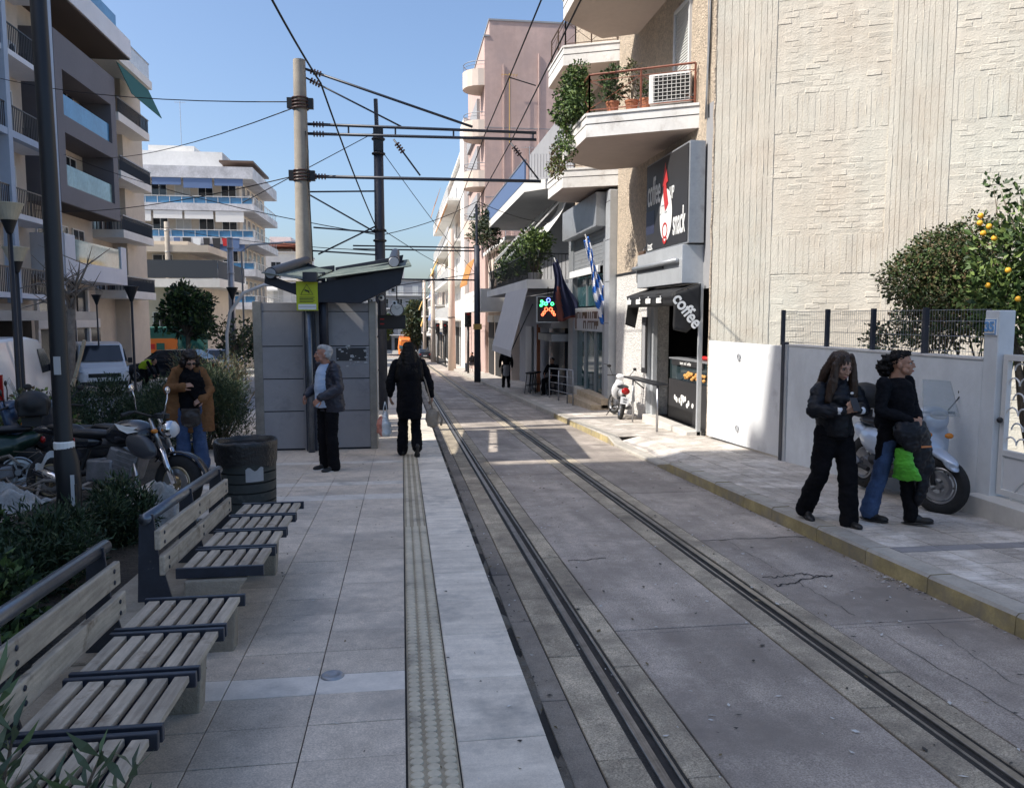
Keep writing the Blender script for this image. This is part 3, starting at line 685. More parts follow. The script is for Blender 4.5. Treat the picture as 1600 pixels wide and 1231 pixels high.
bx(bk,'shutter_box','alu_grey',5.2,5.72,21.1,25.6,4.3,5.2,.01)
sh = MB(); 
for i in range(9): sh.box(5.55-.004*(i%2),5.58,21.45,25.3,3.3+i*.11,3.3+i*.11+.104)
sh.build('roller_shutter','alu_grey',bk); bx(bk,'light_bar','letter_white',5.38,5.46,21.6,25.3,3.1,3.3,.01)
w_ = bx(bk,'upper_window','glass_teal',5.66,5.7,21.45,25.3,2.2,3.1); 
for y in (22.6,23.9): bx(w_,'mullion','alu_grey',5.62,5.68,y,y+.06,2.2,3.1)
sg_ = bx(bk,'name_board','alu_light',5.56,5.66,21.45,25.3,1.45,2.15,.01)
random.seed(77)
for row, (ya, yb2, zc, hh) in enumerate(((24.9,22.0,1.93,.2),(24.0,22.3,1.64,.24))):
    y = ya
    while y > yb2:
        w = random.uniform(.14,.24); q = MB(); q.box(5.545,5.559,y-w*.25,y,zc-hh/2,zc+hh/2)
        if random.random() < .8: q.box(5.545,5.559,y-w,y-w*.25,zc+hh*random.choice((.3,-.5,-.1)),zc+hh*.5)
        q.build('raised_letter','frame_brown',sg_); y -= w+.07
bx(sg_,'raised_mark','frame_brown',5.545,5.559,25.0,25.12,1.5,2.0)
gl = bx(bk,'shop_window','glass_teal',5.66,5.7,21.45,25.3,-.35,1.44)
for y in (22.7,24.0): bx(gl,'mullion','alu_grey',5.6,5.68,y,y+.06,-.35,1.44)
bx(bk,'sill','marble_step',5.5,5.72,21.4,25.4,-.75,-.36)
for i in range(2): bx(bk,'stair_step','step_stone',4.95+.28*i,5.6,20.45,23.4,G(21.5)+SW-.1+i*.17,G(21.5)+SW+.02+(i+1)*.155,.01)
PB3 = [(5.7,20.6),(4.31,21.23),(4.3,23.3),(4.86,23.9),(5.7,23.9)]
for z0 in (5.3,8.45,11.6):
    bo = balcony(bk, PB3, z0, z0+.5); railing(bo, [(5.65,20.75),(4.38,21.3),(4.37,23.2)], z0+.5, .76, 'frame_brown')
hr = thing('handrail', 'grey tubular ramp railing beside the office steps', 'railing')
def hx(x,y,h): return (x,y,G(y)+SW+h)
pts = [(4.85,22.2),(4.85,23.5),(4.8,25.6)]
for y, x in ((22.2,4.85),(23.0,4.85),(24.2,4.83),(25.6,4.8)): MB().tube([hx(x,y,0),hx(x,y,1.0 if y < 24 else .95)],.022,8).build('post','galv',hr,smooth=True)
for h in (.3,.55,.78,1.0): MB().tube([hx(4.85,22.2,h),hx(4.85,23.4,h),hx(4.8,25.6,h-.02)],.02 if h == 1 else .013,8).build('rail_tube','galv',hr,smooth=True)
# ================= further right-hand buildings and the end of the street =================
WIN = {}
def win_mesh(w, h, m='window_dark', fm='frame_white'):
    k = (w, h, m, fm)
    if k not in WIN:
        f = MB(); f.box(-w/2-.06,w/2+.06,-.05,.02,-.06,0); f.box(-w/2-.06,w/2+.06,-.05,.02,h,h+.06); f.box(-w/2-.06,-w/2,-.05,.02,0,h); f.box(w/2,w/2+.06,-.05,.02,0,h); f.box(-.025,.025,-.045,.02,0,h)
        g = MB(); g.box(-w/2,w/2,-.02,.01,0,h)
        WIN[k] = (f.mesh('window', fm), g.mesh('pane', m))
    return WIN[k]
def window(parent, x, y, z, w, h, m='window_dark', fm='frame_white', name='window', pane=True):
    f, g = win_mesh(w, h, m, fm); o = put(name, f, parent, (x, y, z))
    if pane: put('pane', g, o)
    return o
def apartment(name, label, loc, rz, W, D, floors, wall='white_wall', fh=3.0, ground=3.6, bal=1.3, balm='white_wall', bays=3, railm='galv', rail='bars', awn=None, seed=0, side_wins=False, win=(1.2,2.1), bwid=None, base=-3, railh=.95, group=None, gfm='interior_dark', parapet=.0):
    """facade on local -Y, width along local X from 0 to W"""
    random.seed(seed); t = thing(name, label, 'building', loc, rz, group)
    H = ground+floors*fh
    MB().box(0,W,0,D,base,H+.3).build('wall', wall, t)
    r = MB(); r.box(-.15,W+.15,-.3,D+.1,H+.3,H+.5); rf = r.build('roof', balm, t)
    MB().box(W*.3,W*.7,D*.3,D*.8,H+.5,H+2.7).build('stair_tower', wall, rf)
    nb = bays
    for k in range(nb): 
        w = W/nb*.8; x = W*(k+.5)/nb
        o = MB().box(x-w/2,x+w/2,-.03,.0,0,ground-.7).build('shop_front', gfm, t)
        MB().box(x-w/2,x+w/2,-.1,-.03,ground-.75,ground-.35).build('shop_sign', random.choice(('awn_white','grey_wall','awn_blue','alu_grey')), o)
    b0, b1 = bwid or (0.2, W-.2)
    for f in range(floors):
        z = ground+f*fh
        for k in range(nb):
            x = W*(k+.5)/nb; window(t, x+random.uniform(-.2,.2), -.001, z+.1, win[0], win[1], random.choice(('window_dark','window_dark','shutter')))
        if bal:
            s = MB().box(b0,b1,-bal,0,z-.16,z+.04).build('balcony', balm, t)
            if rail == 'solid':
                q = MB(); q.box(b0,b1,-bal-.003,-bal+.1,z+.04,z+railh); q.box(b0,b0+.1,-bal+.1,-.01,z+.04,z+railh); q.box(b1-.1,b1,-bal+.1,-.01,z+.04,z+railh); q.build('parapet', balm, s)
            elif rail == 'glass':
                q = MB(); q.box(b0,b1,-bal,-bal+.03,z+.04,z+railh); q.box(b0,b0+.03,-bal+.03,-.01,z+.04,z+railh); q.box(b1-.03,b1,-bal+.03,-.01,z+.04,z+railh); q.build('glass_panel', railm, s)
            else:
                q = MB(); n = int((b1-b0)/.14)
                for i in range(n+1): xx = b0+(b1-b0)*i/n; q.box(xx-.012,xx+.012,-bal,-bal+.024,z+.04,z+railh)
                for i in range(int(bal/.14)):
                    for xx in (b0,b1-.024): q.box(xx,xx+.024,-bal+.05+i*.14,-bal+.074+i*.14,z+.04,z+railh)
                q.build('rail_bars', railm, s)
                MB().box(b0,b1,-bal-.01,-bal+.04,z+railh,z+railh+.05).build('handrail', railm, s)
            if awn and random.random() < awn[1]:
                a = W/nb*random.randrange(nb); a1 = min(a+W/nb*random.choice((1,1.6)), b1); a = max(a,b0+.05)
                drop = random.uniform(.8,1.7); out = bal+random.uniform(.2,.5)
                MB().extr([(a,-bal*.9,z+fh-.25),(a,-out,z+fh-.25-drop),(a,-out-.01,z+fh-.25-drop-.18),(a,-out-.03,z+fh-.25-drop-.18),(a,-out-.02,z+fh-.25-drop),(a,-bal*.9-.02,z+fh-.23)],(a1-a,0,0)).build('awning', random.choice(awn[0]), s)
    return t
# ---------- cafe ----------
cf = thing('cafe_building', 'low cafe building with plant-filled balconies, grey blind and lit sign', 'building')
bx(cf,'wall','grey_wall',5.72,10,26.25,38.5,-2,2.8); bx(cf,'upper_wall','grey_wall',6.2,10,26.3,38.4,2.8,9.6)
bx(cf,'side_wall','white_wall',5.9,10,26.21,26.25,2.8,9.4)
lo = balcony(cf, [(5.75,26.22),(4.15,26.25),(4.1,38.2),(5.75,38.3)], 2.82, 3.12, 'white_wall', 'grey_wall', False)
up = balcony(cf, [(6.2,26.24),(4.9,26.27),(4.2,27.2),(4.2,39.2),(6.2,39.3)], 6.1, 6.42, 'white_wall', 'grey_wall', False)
bx(up,'parapet_panel','awn_blue',4.2,4.26,27.2,39.2,6.45,7.15); bx(up,'handrail','galv',4.18,4.28,27.2,39.2,7.15,7.2)  # blue of the skylit shade is put into the parapet colour
for i in range(14): bx(up,'rail_post','frame_white',4.9,4.92,26.2+i*.001,26.23+i*.001,6.42,7.2) if i == 0 else None
q = MB()
for i in range(16): x = 4.3+i*.1; q.box(x,x+.015,26.3,26.32,6.45,7.2)
q.build('rail_bars','galv',up)
q = MB()
for i in range(12): x = 4.25+i*.12; q.box(x,x+.015,26.32,26.335,3.13,3.95)
for i in range(70): y = 26.4+i*.16; q.box(4.2,4.215,y,y+.015,3.13,3.95)
q.build('rail_bars','black_metal',lo); bx(lo,'handrail','black_metal',4.18,4.23,26.3,38.1,3.95,3.99); bx(lo,'handrail','black_metal',4.25,5.7,26.31,26.35,3.95,3.99)
for i in range(7):   # folded awning arms sloping over the plants
    y = 27+i*1.1; MB().tube([(5.6,y,6.0),(4.0-.1*(i%3),y+.4,4.3-.25*(i%2))],.022,5).build('awning_arm','frame_white',up)
MB().grid(lambda u,v:(5.55-1.0*v+.12*math.sin(v*6), 26.35+1.5*u+.12*math.sin(v*5+u*4), 6.05-2.2*v+.5*v*v*u),10,14).build('white_curtain','awn_white',up,smooth=True,solid=.01)
MB().grid(lambda u,v:(4.12-.55*v, 25.9+5.4*u, 2.82-2.05*v),4,8).build('grey_blind','awn_grey',cf,solid=.02)
MB().extr([(3.57,25.9,.78),(3.57,25.9,.56),(3.55,25.9,.56),(3.55,25.9,.78)],(0,5.4,0)).build('blind_valance','awn_grey',cf)
for y in (26.0,31.2): MB().tube([(4.3,y,2.3),(3.6,y,.8)],.02,6).build('blind_arm','black_metal',cf)
bx(cf,'glass_front','window_dark',5.6,5.72,27,30,-1,1.7); bx(cf,'brown_post','terracotta',5.0,5.12,29.2,29.32,-1.2,1.6); bx(cf,'door_frame','alu_grey',5.0,5.1,30.5,32,-1.2,1.5); bx(cf,'cafe_fascia','alu_grey',5.0,5.7,26.28,29,1.05,1.3); bx(cf,'soffit_box','grey_wall',5.0,5.7,26.29,29,1.5,2.2)
led = thing('led_sign', 'black cafe sign with glowing green, blue and red rings', 'sign', (4.75,25.75,0))
MB().box(-.34,.36,-.04,.04,1.72,2.52).build('panel','sign_dark',led); 
fr_ = MB(); fr_.box(-.37,.39,-.05,.045,1.69,1.72); fr_.box(-.37,.39,-.05,.045,2.52,2.55); fr_.box(-.37,-.34,-.05,.045,1.72,2.52); fr_.box(.36,.39,-.05,.045,1.72,2.52); fr_.build('frame','alu_light',led)
for (x,z,r,c) in [(.02,2.42,.06,'blue_lit'),(-.2,2.38,.035,'green_lit'),(-.14,2.32,.04,'green_lit'),(-.22,2.25,.035,'green_lit'),(-.06,2.3,.045,'green_lit'),(.15,2.3,.045,'green_lit'),(-.05,2.12,.055,'red_lit'),(.1,2.12,.055,'red_lit'),(-.12,2.02,.04,'red_lit'),(-.17,1.95,.035,'red_lit'),(.17,2.03,.04,'red_lit'),(.22,1.95,.035,'red_lit'),(.25,2.32,.04,'green_lit')]:
    MB().torus((x,-.045,z),r,.011,16,6).build('light_ring',c,led)
MB().box(.0,.03,-.02,.02,2.55,2.85).build('hanger','black_metal',led)
# ---------- flags ----------
mat('flag_blue', (.02,.13,.5), .8); mat('flag_white', (.75,.76,.8), .8); mat('flag_navy', (.012,.016,.05), .85); mat('flag_red', (.16,.045,.035), .85)
def flag(name, label, mount, tip, top, bot, w0, w1, ms, pick):
    t = thing(name, label, 'flag'); MB().tube([mount, tip], .016, 8).build('flagpole','frame_white',t,smooth=True)
    a, b = Vector(top), Vector(bot); m = MB(); nu, nv = 14, 40
    for j in range(nv+1):
        v = j/nv; c = a.lerp(b, v); w = w0+(w1-w0)*min(1, v*1.4)
        for i in range(nu+1):
            u = i/nu-.5; m.v.append((c.x+u*w+.03*math.sin(v*9+u*3), c.y+.07*math.sin(u*17+v*4)*(.3+v), c.z+.06*math.sin(u*5+v*6)-.25*w*abs(u)*(1 if v > .9 else 0)))
    for j in range(nv):
        for i in range(nu): m.f.append((j*(nu+1)+i, j*(nu+1)+i+1, (j+1)*(nu+1)+i+1, (j+1)*(nu+1)+i)); m.m.append(pick(i/nu, j/nv))
    m.build('cloth', ms, t, smooth=True, solid=.004)
flag('greek_flag', 'blue and white striped flag draped diagonally in front of the office window', (5.62,22.4,2.9), (4.98,21.4,4.1), (5.02,21.45,4.0), (5.6,21.35,1.75), .1, .36, ['flag_blue','flag_white'], lambda u, v: 1 if (int(v*13+u*3.2) % 2) else 0)
flag('dark_flag', 'limp dark navy and rust flag hanging beside the lit cafe sign', (5.6,26.0,2.2), (4.86,25.2,3.75), (4.9,25.25,3.65), (5.35,25.2,1.85), .12, .72, ['flag_navy','flag_red'], lambda u, v: 1 if (v > .45 and .18 < u+.5*(v-.5) < .42) or v > .93 else 0)
for k, z in enumerate((2.75, 2.2)): 
    o = thing('utility_box', ('upper','lower')[k]+' grey meter box on the wall above the dark flag', 'meter box', (5.35,26.1,z)); MB().box(-.2,.2,-.1,.1,-.22,.22).build('box','alu_light',o,bev=.01); MB().box(-.12,.12,-.115,-.1,.0,.12).build('window','sign_dark',o)
# ---------- pink block ----------
pk = thing('pink_building', 'tall dusty pink apartment block with blank side wall and rounded balconies', 'building')
z_ = 18.9
bx(pk,'side_wall','pink_wall',5.25,16,50,62,-4,z_); bx(pk,'roof_step','pink_wall',5.55,16,50.001,62,z_,19.85); bx(pk,'coping','grey_wall',5.5,16,49.95,62,19.85,19.95); bx(pk,'coping','grey_wall',5.2,5.55,49.95,62,z_,z_+.1)
for z in (6.9,9.95,13.0,16.05):
    m = MB(); m.lathe([(.0001,0),(1.25,0),(1.25,1.0),(1.17,1.0),(1.17,.12),(.0001,.12)],(5.25,51.3,z),20); o = m.build('round_balcony','cream_wall',pk)
    q = MB(); q.torus((5.25,51.3,z+1.45),1.2,.025,20,5,axis='Z'); q.torus((5.25,51.3,z+1.25),1.2,.015,20,4,axis='Z'); q.build('rail_ring','galv',o)
for z in (8,11,14): bx(pk,'dark_strip','grey_wall',5.05,5.25,53,61,z,z+2)
for x, a, b in ((6.4,3,17.3),(7.0,3,12.5),(7.9,4,12.4),(8.6,6,18),(6.9,5,9)): MB().tube([(x,49.94,a),(x,49.94,b)],.04,6).build('drain_pipe','pink_wall',pk)
for z in (6.2,9.3,13.5): bx(pk,'floor_line','grey_wall',5.25,16,49.985,50,z,z+.04)
def antenna(loc, h, label, m='galv'):
    t = thing('tv_antenna', label, 'antenna', loc); MB().tube([(0,0,0),(0,0,h)],.025,6).build('mast',m,t); MB().tube([(-.5,0,h-.1),(.5,0,h-.1)],.015,5).build('boom',m,t)
    for i in range(6): MB().tube([(-.45+i*.18,-.3,h-.1),(-.45+i*.18,.3,h-.1)],.01,4).build('element',m,t)
antenna((6.75,49.7,12.5), 4.2, 'yellowish television antenna high on the pink side wall', 'awn_yellow'); antenna((8.0,49.7,9), 3.4, 'grey television antenna in the middle of the pink side wall'); antenna((6.5,49.7,6), 3.1, 'low television antenna near the pink wall street corner')
# ---------- white block and the row behind ----------
apartment('white_apartment_block', 'white apartment block with deep balconies beyond the pink building', (5.2,95,G(80)), R(-90), 29.5, 12, 4, 'white_wall', 3.25, 4.6, 1.35, 'white_wall', 5, 'frame_white', 'bars', (['awn_white','awn_yellow','awn_orange'],.7), 3)
bx(pk,'white_pier','white_wall',4.9,5.25,62.2,66,-4,17)
apartment('grey_terraced_block', 'pale block with steep metal awnings further down the right side', (5.6,124,G(110)), R(-90), 28, 12, 3, 'cream_wall', 3.1, 4.2, 1.5, 'white_wall', 4, 'galv', 'bars', (['awn_grey','awn_blue','awn_white'],.9), 4)
apartment('distant_right_block', 'small distant block at the far right end of the street', (5.2,158,G(140)), R(-90), 30, 12, 2, 'white_wall', 3.1, 4, 1.3, 'white_wall', 4, 'galv', 'bars', (['awn_yellow','awn_white'],.8), 5)
apartment('peach_house', 'low peach house with a striped orange awning beside the traffic lights', (5.4,49.6,G(44)), R(-90), 10.5, 9, 1, 'cream_wall', 3.0, 3.9, 1.5, 'white_wall', 3, 'frame_white', 'solid', (['awn_orange'],1), 6)
# houses closing the end of the street
apartment('end_block', 'grey apartment block closing the far end of the street behind the tram', (-9,190,G(190)), 0, 14, 12, 4, 'grey_wall', 3.1, 3.5, 1.2, 'white_wall', 4, 'galv', 'bars', (['awn_green'],.3), 8)
apartment('end_house', 'low pale house behind the distant trees at the street end', (4,205,G(200)), 0, 16, 10, 2, 'cream_wall', 3.0, 3.5, 1.0, 'white_wall', 4, 'galv', 'bars', None, 9)
# ================= left-hand buildings =================
mat('blue_grey_wall', (.38,.45,.55), .8, n=(.7,.06)); mat('dark_frame', (.14,.135,.15), .7, n=(.6,.06)); mat('lilac_white', (.7,.71,.74), .8, n=(.6,.05)); mat('glass_blue', (.06,.2,.36), .06, spec=.9, n=(.7,.2)); mat('glass_green', (.2,.3,.29), .06, spec=.9, n=(.7,.3))
mat('beige_wall', (.58,.51,.42), .88, n=(.6,.08)); mat('marble_clad', (.5,.5,.52), .5, n=(.9,.25,8)); mat('dark_brown', (.05,.035,.028), .7); mat('net_dark', (.05,.06,.075), .8); mat('roof_red', (.32,.1,.06), .85)
def lbx(p, n, m, *a, **k): return bx(p, n, m, *a, **k)
# block behind the camera's left shoulder and the one at the frame edge: they throw the shade
tn = apartment('neighbouring_block', 'tall plain apartment block left of the stop, outside the picture', (-15,-30,-.5), R(90), 39.5, 13, 4, 'beige_wall', 3.1, 4.2, 0, 'white_wall', 9, 'galv', 'bars', None, 21)
apartment('plaza_shade_block', 'lower unseen block added beside the tall one to shade the plaza', (-15,9.7,-.5), R(90), 5.7, 12, 3, 'beige_wall', 3.0, 4.0, 0, 'white_wall', 2, 'galv', 'bars', None, 23)  # added out of view to keep the sun off the plaza
MB().box(0,37.9,.01,13,17.1,22.4).build('setback_floor','beige_wall',tn); MB().box(0,36.9,.02,13,22.4,25.2).build('top_floor','white_wall',tn)  # unseen upper floors, stepped to shape the edge of the cast shade
ta = apartment('blue_grey_block', 'blue-grey framed apartment block cut by the left picture edge', (-15.6,15.5,-1.0), R(90), 21.2, 13, 7, 'beige_wall', 3.0, 3.75, 1.3, 'lilac_white', 6, 'black_metal', 'bars', (['awn_white'],.5), 22, bwid=(.3,20.9))
for y in (9.0, 16.9, 20.9): MB().box(y-.16,y+.16,-1.38,-1.0,3.4,24.5).build('frame_column','blue_grey_wall',ta)
for z in (9.55,): MB().box(9,20.9,-1.36,-1.05,z,z+.25).build('frame_beam','blue_grey_wall',ta)
MB().box(.2,21,-2.6,-.02,2.75,3.1).build('street_canopy','alu_grey',ta)
# grey framed block
tb_ = thing('grey_framed_block', 'modern block with dark grey two-storey frame and glass balconies on the left', 'building')
lbx(tb_,'wall','beige_wall',-28,-16.1,37.6,45.2,-3.5,15.4)
F = 'dark_frame'
for y0, y1 in ((37.6,38.35),(44.3,45.0)): lbx(tb_,'frame_side',F,-16.1,-14.6,y0,y1,6.9,14.2)
for z0, z1 in ((6.9,7.7),(10.0,10.75),(12.7,14.2)): lbx(tb_,'frame_band',F,-16.099,-14.601,38.35,44.3,z0,z1)
for z in (6.9, ): lbx(tb_,'frame_soffit','dark_brown',-16.1,-14.62,37.62,44.98,z-.03,z-.004)
for z, gm in ((10.75,'glass_blue'),(7.7,'glass_green')):
    lbx(tb_,'glass_rail',gm,-14.75,-14.71,38.4,44.2,z,z+.95)
    for y in (39.5,41.8): window(tb_,0,0,0,1.4,1.9).matrix_world = Matrix.Translation((-16.08,y+.8,z+.05))@Matrix.Rotation(R(90),4,'Z')
lbx(tb_,'roof_slab','lilac_white',-17,-13.9,36.4,45.6,15.35,16.3); lbx(tb_,'roof_soffit','dark_brown',-16.9,-13.95,36.45,45.5,15.28,15.345); lbx(tb_,'roof_glass','glass_blue',-14.3,-14.26,36.6,44.6,16.3,17.2)
lbx(tb_,'balcony_box','lilac_white',-16.1,-14.4,37.2,45.0,3.55,4.0)
lbx(tb_,'balcony_front','lilac_white',-14.55,-14.4,37.2,45.0,4.0,4.35); lbx(tb_,'balcony_front','lilac_white',-14.549,-14.401,37.2,38.3,4.35,5.5); lbx(tb_,'balcony_front','lilac_white',-14.549,-14.401,44.2,45.0,4.35,5.5); lbx(tb_,'balcony_end','lilac_white',-16.1,-14.55,37.2,37.35,4.0,5.5)
lbx(tb_,'glass_rail','glass_green',-14.5,-14.46,38.3,44.2,4.35,5.35)
for y in (38.6,40.6,42.6): window(tb_,0,0,0,1.3,2.1).matrix_world = Matrix.Translation((-16.08,y+.6,4.1))@Matrix.Rotation(R(90),4,'Z')
for y in (38.0,40.0,42.0,43.8): lbx(tb_,'shop_window','window_dark',-16.08,-16.02,y,y+1.6,-1.2,1.3); lbx(tb_,'shop_pier','white_wall',-16.09,-15.9,y-.25,y-.02,-2,3.4)
for y in (38.2,40.4,42.6): lbx(tb_,'mezzanine_window','window_dark',-16.08,-16.02,y,y+1.5,1.9,3.3)
lbx(tb_,'shop_sign','white_wall',-16.0,-15.85,37.7,45,1.35,1.8)
# beige block with the green awning
tc_ = thing('beige_balcony_block', 'beige apartment block with corner balconies and a dark green roof awning', 'building')
lbx(tc_,'wall','beige_wall',-28,-16.4,45.3,52.5,-3.5,15.3); lbx(tc_,'roof_slab','white_wall',-20,-14.5,45.4,51.2,15.3,15.75)
lbx(tc_,'end_wall','beige_wall',-16.4,-15.6,49,52.5,-3.5,15.29)
for z in (2.9,6.1,9.2,12.2):
    s = lbx(tc_,'balcony','white_wall',-16.4,-14.6,45.4,50.6,z,z+.42); q = MB(); 
    for i in range(36): q.box(-14.66,-14.63,45.5+i*.143,45.53+i*.143,z+.42,z+1.15)
    for i in range(10): q.box(-16.3+i*.17,-16.27+i*.17,50.5,50.53,z+.42,z+1.15); q.box(-16.3+i*.17,-16.27+i*.17,45.45,45.48,z+.42,z+1.15)
    q.build('rail_bars','net_dark',s); lbx(s,'handrail','galv',-14.68,-14.6,45.4,50.6,z+1.15,z+1.21)
    if z < 12: lbx(s,'glass_screen','net_dark',-14.72,-14.7,45.5,50.5,z+.42,z+1.0)
    for y in (46,48): window(tc_,0,0,0,1.3,2.1,'window_dark','frame_brown').matrix_world = Matrix.Translation((-16.38,y+.6,z+.5))@Matrix.Rotation(R(90),4,'Z')
MB().extr([(-14.6,45.5,15.2),(-13.9,45.5,13.6),(-13.93,45.5,13.58),(-14.63,45.5,15.2)],(0,5.3,0)).build('awning','awn_green',tc_)
q = MB()
for i in range(34): q.box(-14.62,-14.59,45.5+i*.165,45.53+i*.165,15.75,16.7)
q.build('roof_railing','galv',tc_); lbx(tc_,'roof_handrail','galv',-14.65,-14.58,45.4,51.1,16.7,16.76)
antenna((-16,47,15.75), 3.6, 'dark lamp-like antenna mast on the roof above the green awning', 'black_metal')
# mid-distance block facing the camera
td_ = thing('wraparound_balcony_block', 'wide grey apartment block with wraparound marble balconies and white roof house', 'building')
lbx(td_,'wall','beige_wall',-27,-14.8,78.2,92,-4,14.6)
zs = (2.9,5.95,8.85,11.85)
for i, z in enumerate(zs+(14.75,)):
    roof = z > 14
    s = lbx(td_,'balcony' if not roof else 'roof_slab','marble_clad',-28,-13.3,76.7,91,z-.3,z+(.35 if not roof else .75)); 
    if roof: continue
    q = MB()
    for k in range(15): q.box(-28+k*1.05,-27.96+k*1.05,76.74,76.78,z+.35,z+.95)
    for k in range(14): q.box(-13.38,-13.34,76.8+k*1.02,76.84+k*1.02,z+.35,z+.95)
    q.build('rail_posts','frame_white',s); lbx(s,'handrail','frame_white',-28,-13.3,76.72,76.78,z+.95,z+1.0); lbx(s,'handrail','frame_white',-13.36,-13.3,76.78,91,z+.95,z+1.0); lbx(s,'glass_screen','glass_blue',-27.9,-13.45,76.8,76.82,z+.36,z+.9)
    for k in range(6): window(td_,-26+k*2.05,78.18,z+.4,1.25,2.0,'window_dark' if k % 3 else 'shutter')
    for k in range(5): window(td_,0,0,0,1.2,2.0).matrix_world = Matrix.Translation((-14.78,80+k*2.4,z+.4))@Matrix.Rotation(R(90),4,'Z')
    for k in range(5):
        a = -27.5+k*2.7; lbx(s,'awning_valance',('awn_white','awn_blue')[i % 2],a,a+2.5,76.78,76.84,z+2.2-(.25 if (k+i) % 3 else .5),z+2.65)
lbx(td_,'roof_house','white_wall',-24.2,-16.8,81,88,15.5,17.6); lbx(td_,'roof_house_top','white_wall',-23.8,-19.6,82,87,17.6,18.3)
lbx(td_,'pergola','frame_brown',-16.7,-13.6,79,88,16.3,16.5)
random.seed(4)
for k in range(15):   # washing on the line
    o = thing('laundry', ('dark blue','white','red','black','pale green')[k % 5]+' garment number %d on the washing line of the wraparound block' % (k+1), 'laundry') if False else None
cl = thing('washing_line', 'washing line hung with clothes on the middle balcony of the distant block', 'washing line', (-26.5,76.5,7.0))
MB().tube([(0,0,2.1),(12.2,0,2.1)],.012,4).build('line','frame_white',cl)
for k, c in enumerate(('awn_green','black_metal','awn_white','sign_dark','food_red','awn_white','sign_dark','awn_blue','sign_dark','letter_white','sign_dark','sign_dark','food_red','awn_blue')):
    x = .4+k*.86; w = random.uniform(.25,.4); h = random.uniform(.7,1.1); MB().extr([(x-w,0,2.1),(x+w,0,2.1),(x+w*.8,.02,2.1-h),(x-w*.7,.02,2.1-h)],(0,.02,0)).build('garment',c,cl)
antenna((-21,83,18.3), 4.4, 'tall thin television antenna on the white roof house')
te = thing('low_terrace_building', 'low beige building with a netted roof terrace in front of the wraparound block', 'building')
lbx(te,'wall','beige_wall',-24,-14.2,60.6,70,-4,4.0); s = lbx(te,'terrace_slab','white_wall',-24,-12.8,59.4,70,4.0,4.6); lbx(s,'net_railing','net_dark',-24,-12.9,59.42,59.45,4.65,5.9); lbx(s,'net_railing','net_dark',-12.9,-12.86,59.5,69,4.65,5.9)
s = lbx(te,'terrace_slab','beige_wall',-22,-13.6,59.9,68,6.5,7.0); lbx(te,'upper_wall','beige_wall',-23,-15.4,61.6,69,4.6,7.4)
for k in range(5): window(te,-23+k*1.9,60.58,.9,.8,1.3)
for k in range(3): window(te,-22+k*2.4,61.58,4.9,1.3,1.5)
lbx(te,'shop_awning','awn_green',-23,-14,59.2,60.5,-.6,1.0)
tf = apartment('white_corner_house', 'white house with a red pergola roof beside the concrete pole', (-19.5,108,G(100)), 0, 7, 12, 3, 'white_wall', 3.1, 4.2, 1.3, 'white_wall', 3, 'frame_white', 'bars', (['awn_white'],.6), 31)
lbx(tf,'red_roof','roof_red',-.3,7,-1.2,8,14.6,14.95)
apartment('distant_left_block', 'pale distant block on the left before the street end', (-13,170,G(150)), R(90), 18, 10, 2, 'white_wall', 3.1, 4, 1.2, 'white_wall', 4, 'galv', 'bars', None, 33)
apartment('distant_left_house', 'low flat roofed distant house beyond the white corner house', (-14.5,125,G(120)), R(90), 38, 10, 1, 'cream_wall', 3.1, 4, 1.2, 'white_wall', 6, 'galv', 'bars', None, 34)
# plaza paving on the left
struct(slab(MB(), -14.4, -3.7, 13.5, 30, -.2, .06), 'plaza', 'sidewalk_dark', slope=True)
pb_ = slab(MB(), -8.0, -3.65, -5, 13.4, -.2, .17); slab(pb_, -3.65, -1.66, -3, 7.55, PL-.1, PL+.012); slab(pb_, -3.65, -3.0, 7.55, 13.4, PL-.1, PL+.011)
struct(pb_, 'planting_bed', 'soil', slope=True)

# air conditioners and drying racks that clutter the left balconies
acm = MB().box(-.4,.4,-.15,.15,0,.55).mesh('air_conditioner','frame_white'); acg = MB().lathe([(.0001,-.16),(.2,-.16),(.21,-.152)],(.08,0,.28),18,'Y').mesh('fan_grille','net_dark')
def ac_unit(parent, M4):
    o = put('air_conditioner', acm, parent); o.matrix_local = M4; put('fan_grille', acg, o)
for y, z in ((39.2,11.0),(42.6,7.9),(40.4,4.2)): ac_unit(tb_, Matrix.Translation((-15.8,y,z))@Matrix.Rotation(R(90),4,'Z'))
for y, z in ((46.2,13.6),(48.6,10.6),(46.4,7.4),(49.2,7.5),(46.5,3.6)): ac_unit(tc_, Matrix.Translation((-16.1,y,z+.4))@Matrix.Rotation(R(90),4,'Z'))
for y, z in ((81,12.4),(84,9.4),(82,6.4),(86,12.4),(80.5,3.4)): ac_unit(td_, Matrix.Translation((-14.55,y,z+.6))@Matrix.Rotation(R(90),4,'Z'))
for x, z in ((17.6,10.1),(19.6,13.2),(14.2,10.1),(18.2,16.1)): ac_unit(ta, Matrix.Translation((x,-.25,z)))
for k, (x, z) in enumerate(((15.4,9.9),(18.9,6.9),(12.6,12.9))):
    random.seed(200+k); mb = MB(); cloud(mb, blobs_in((x,-1.1,z+.7),(.7,.25,.4),7,.3,200+k), 500, .16, .3, (0,1), .3, .3) if False else None
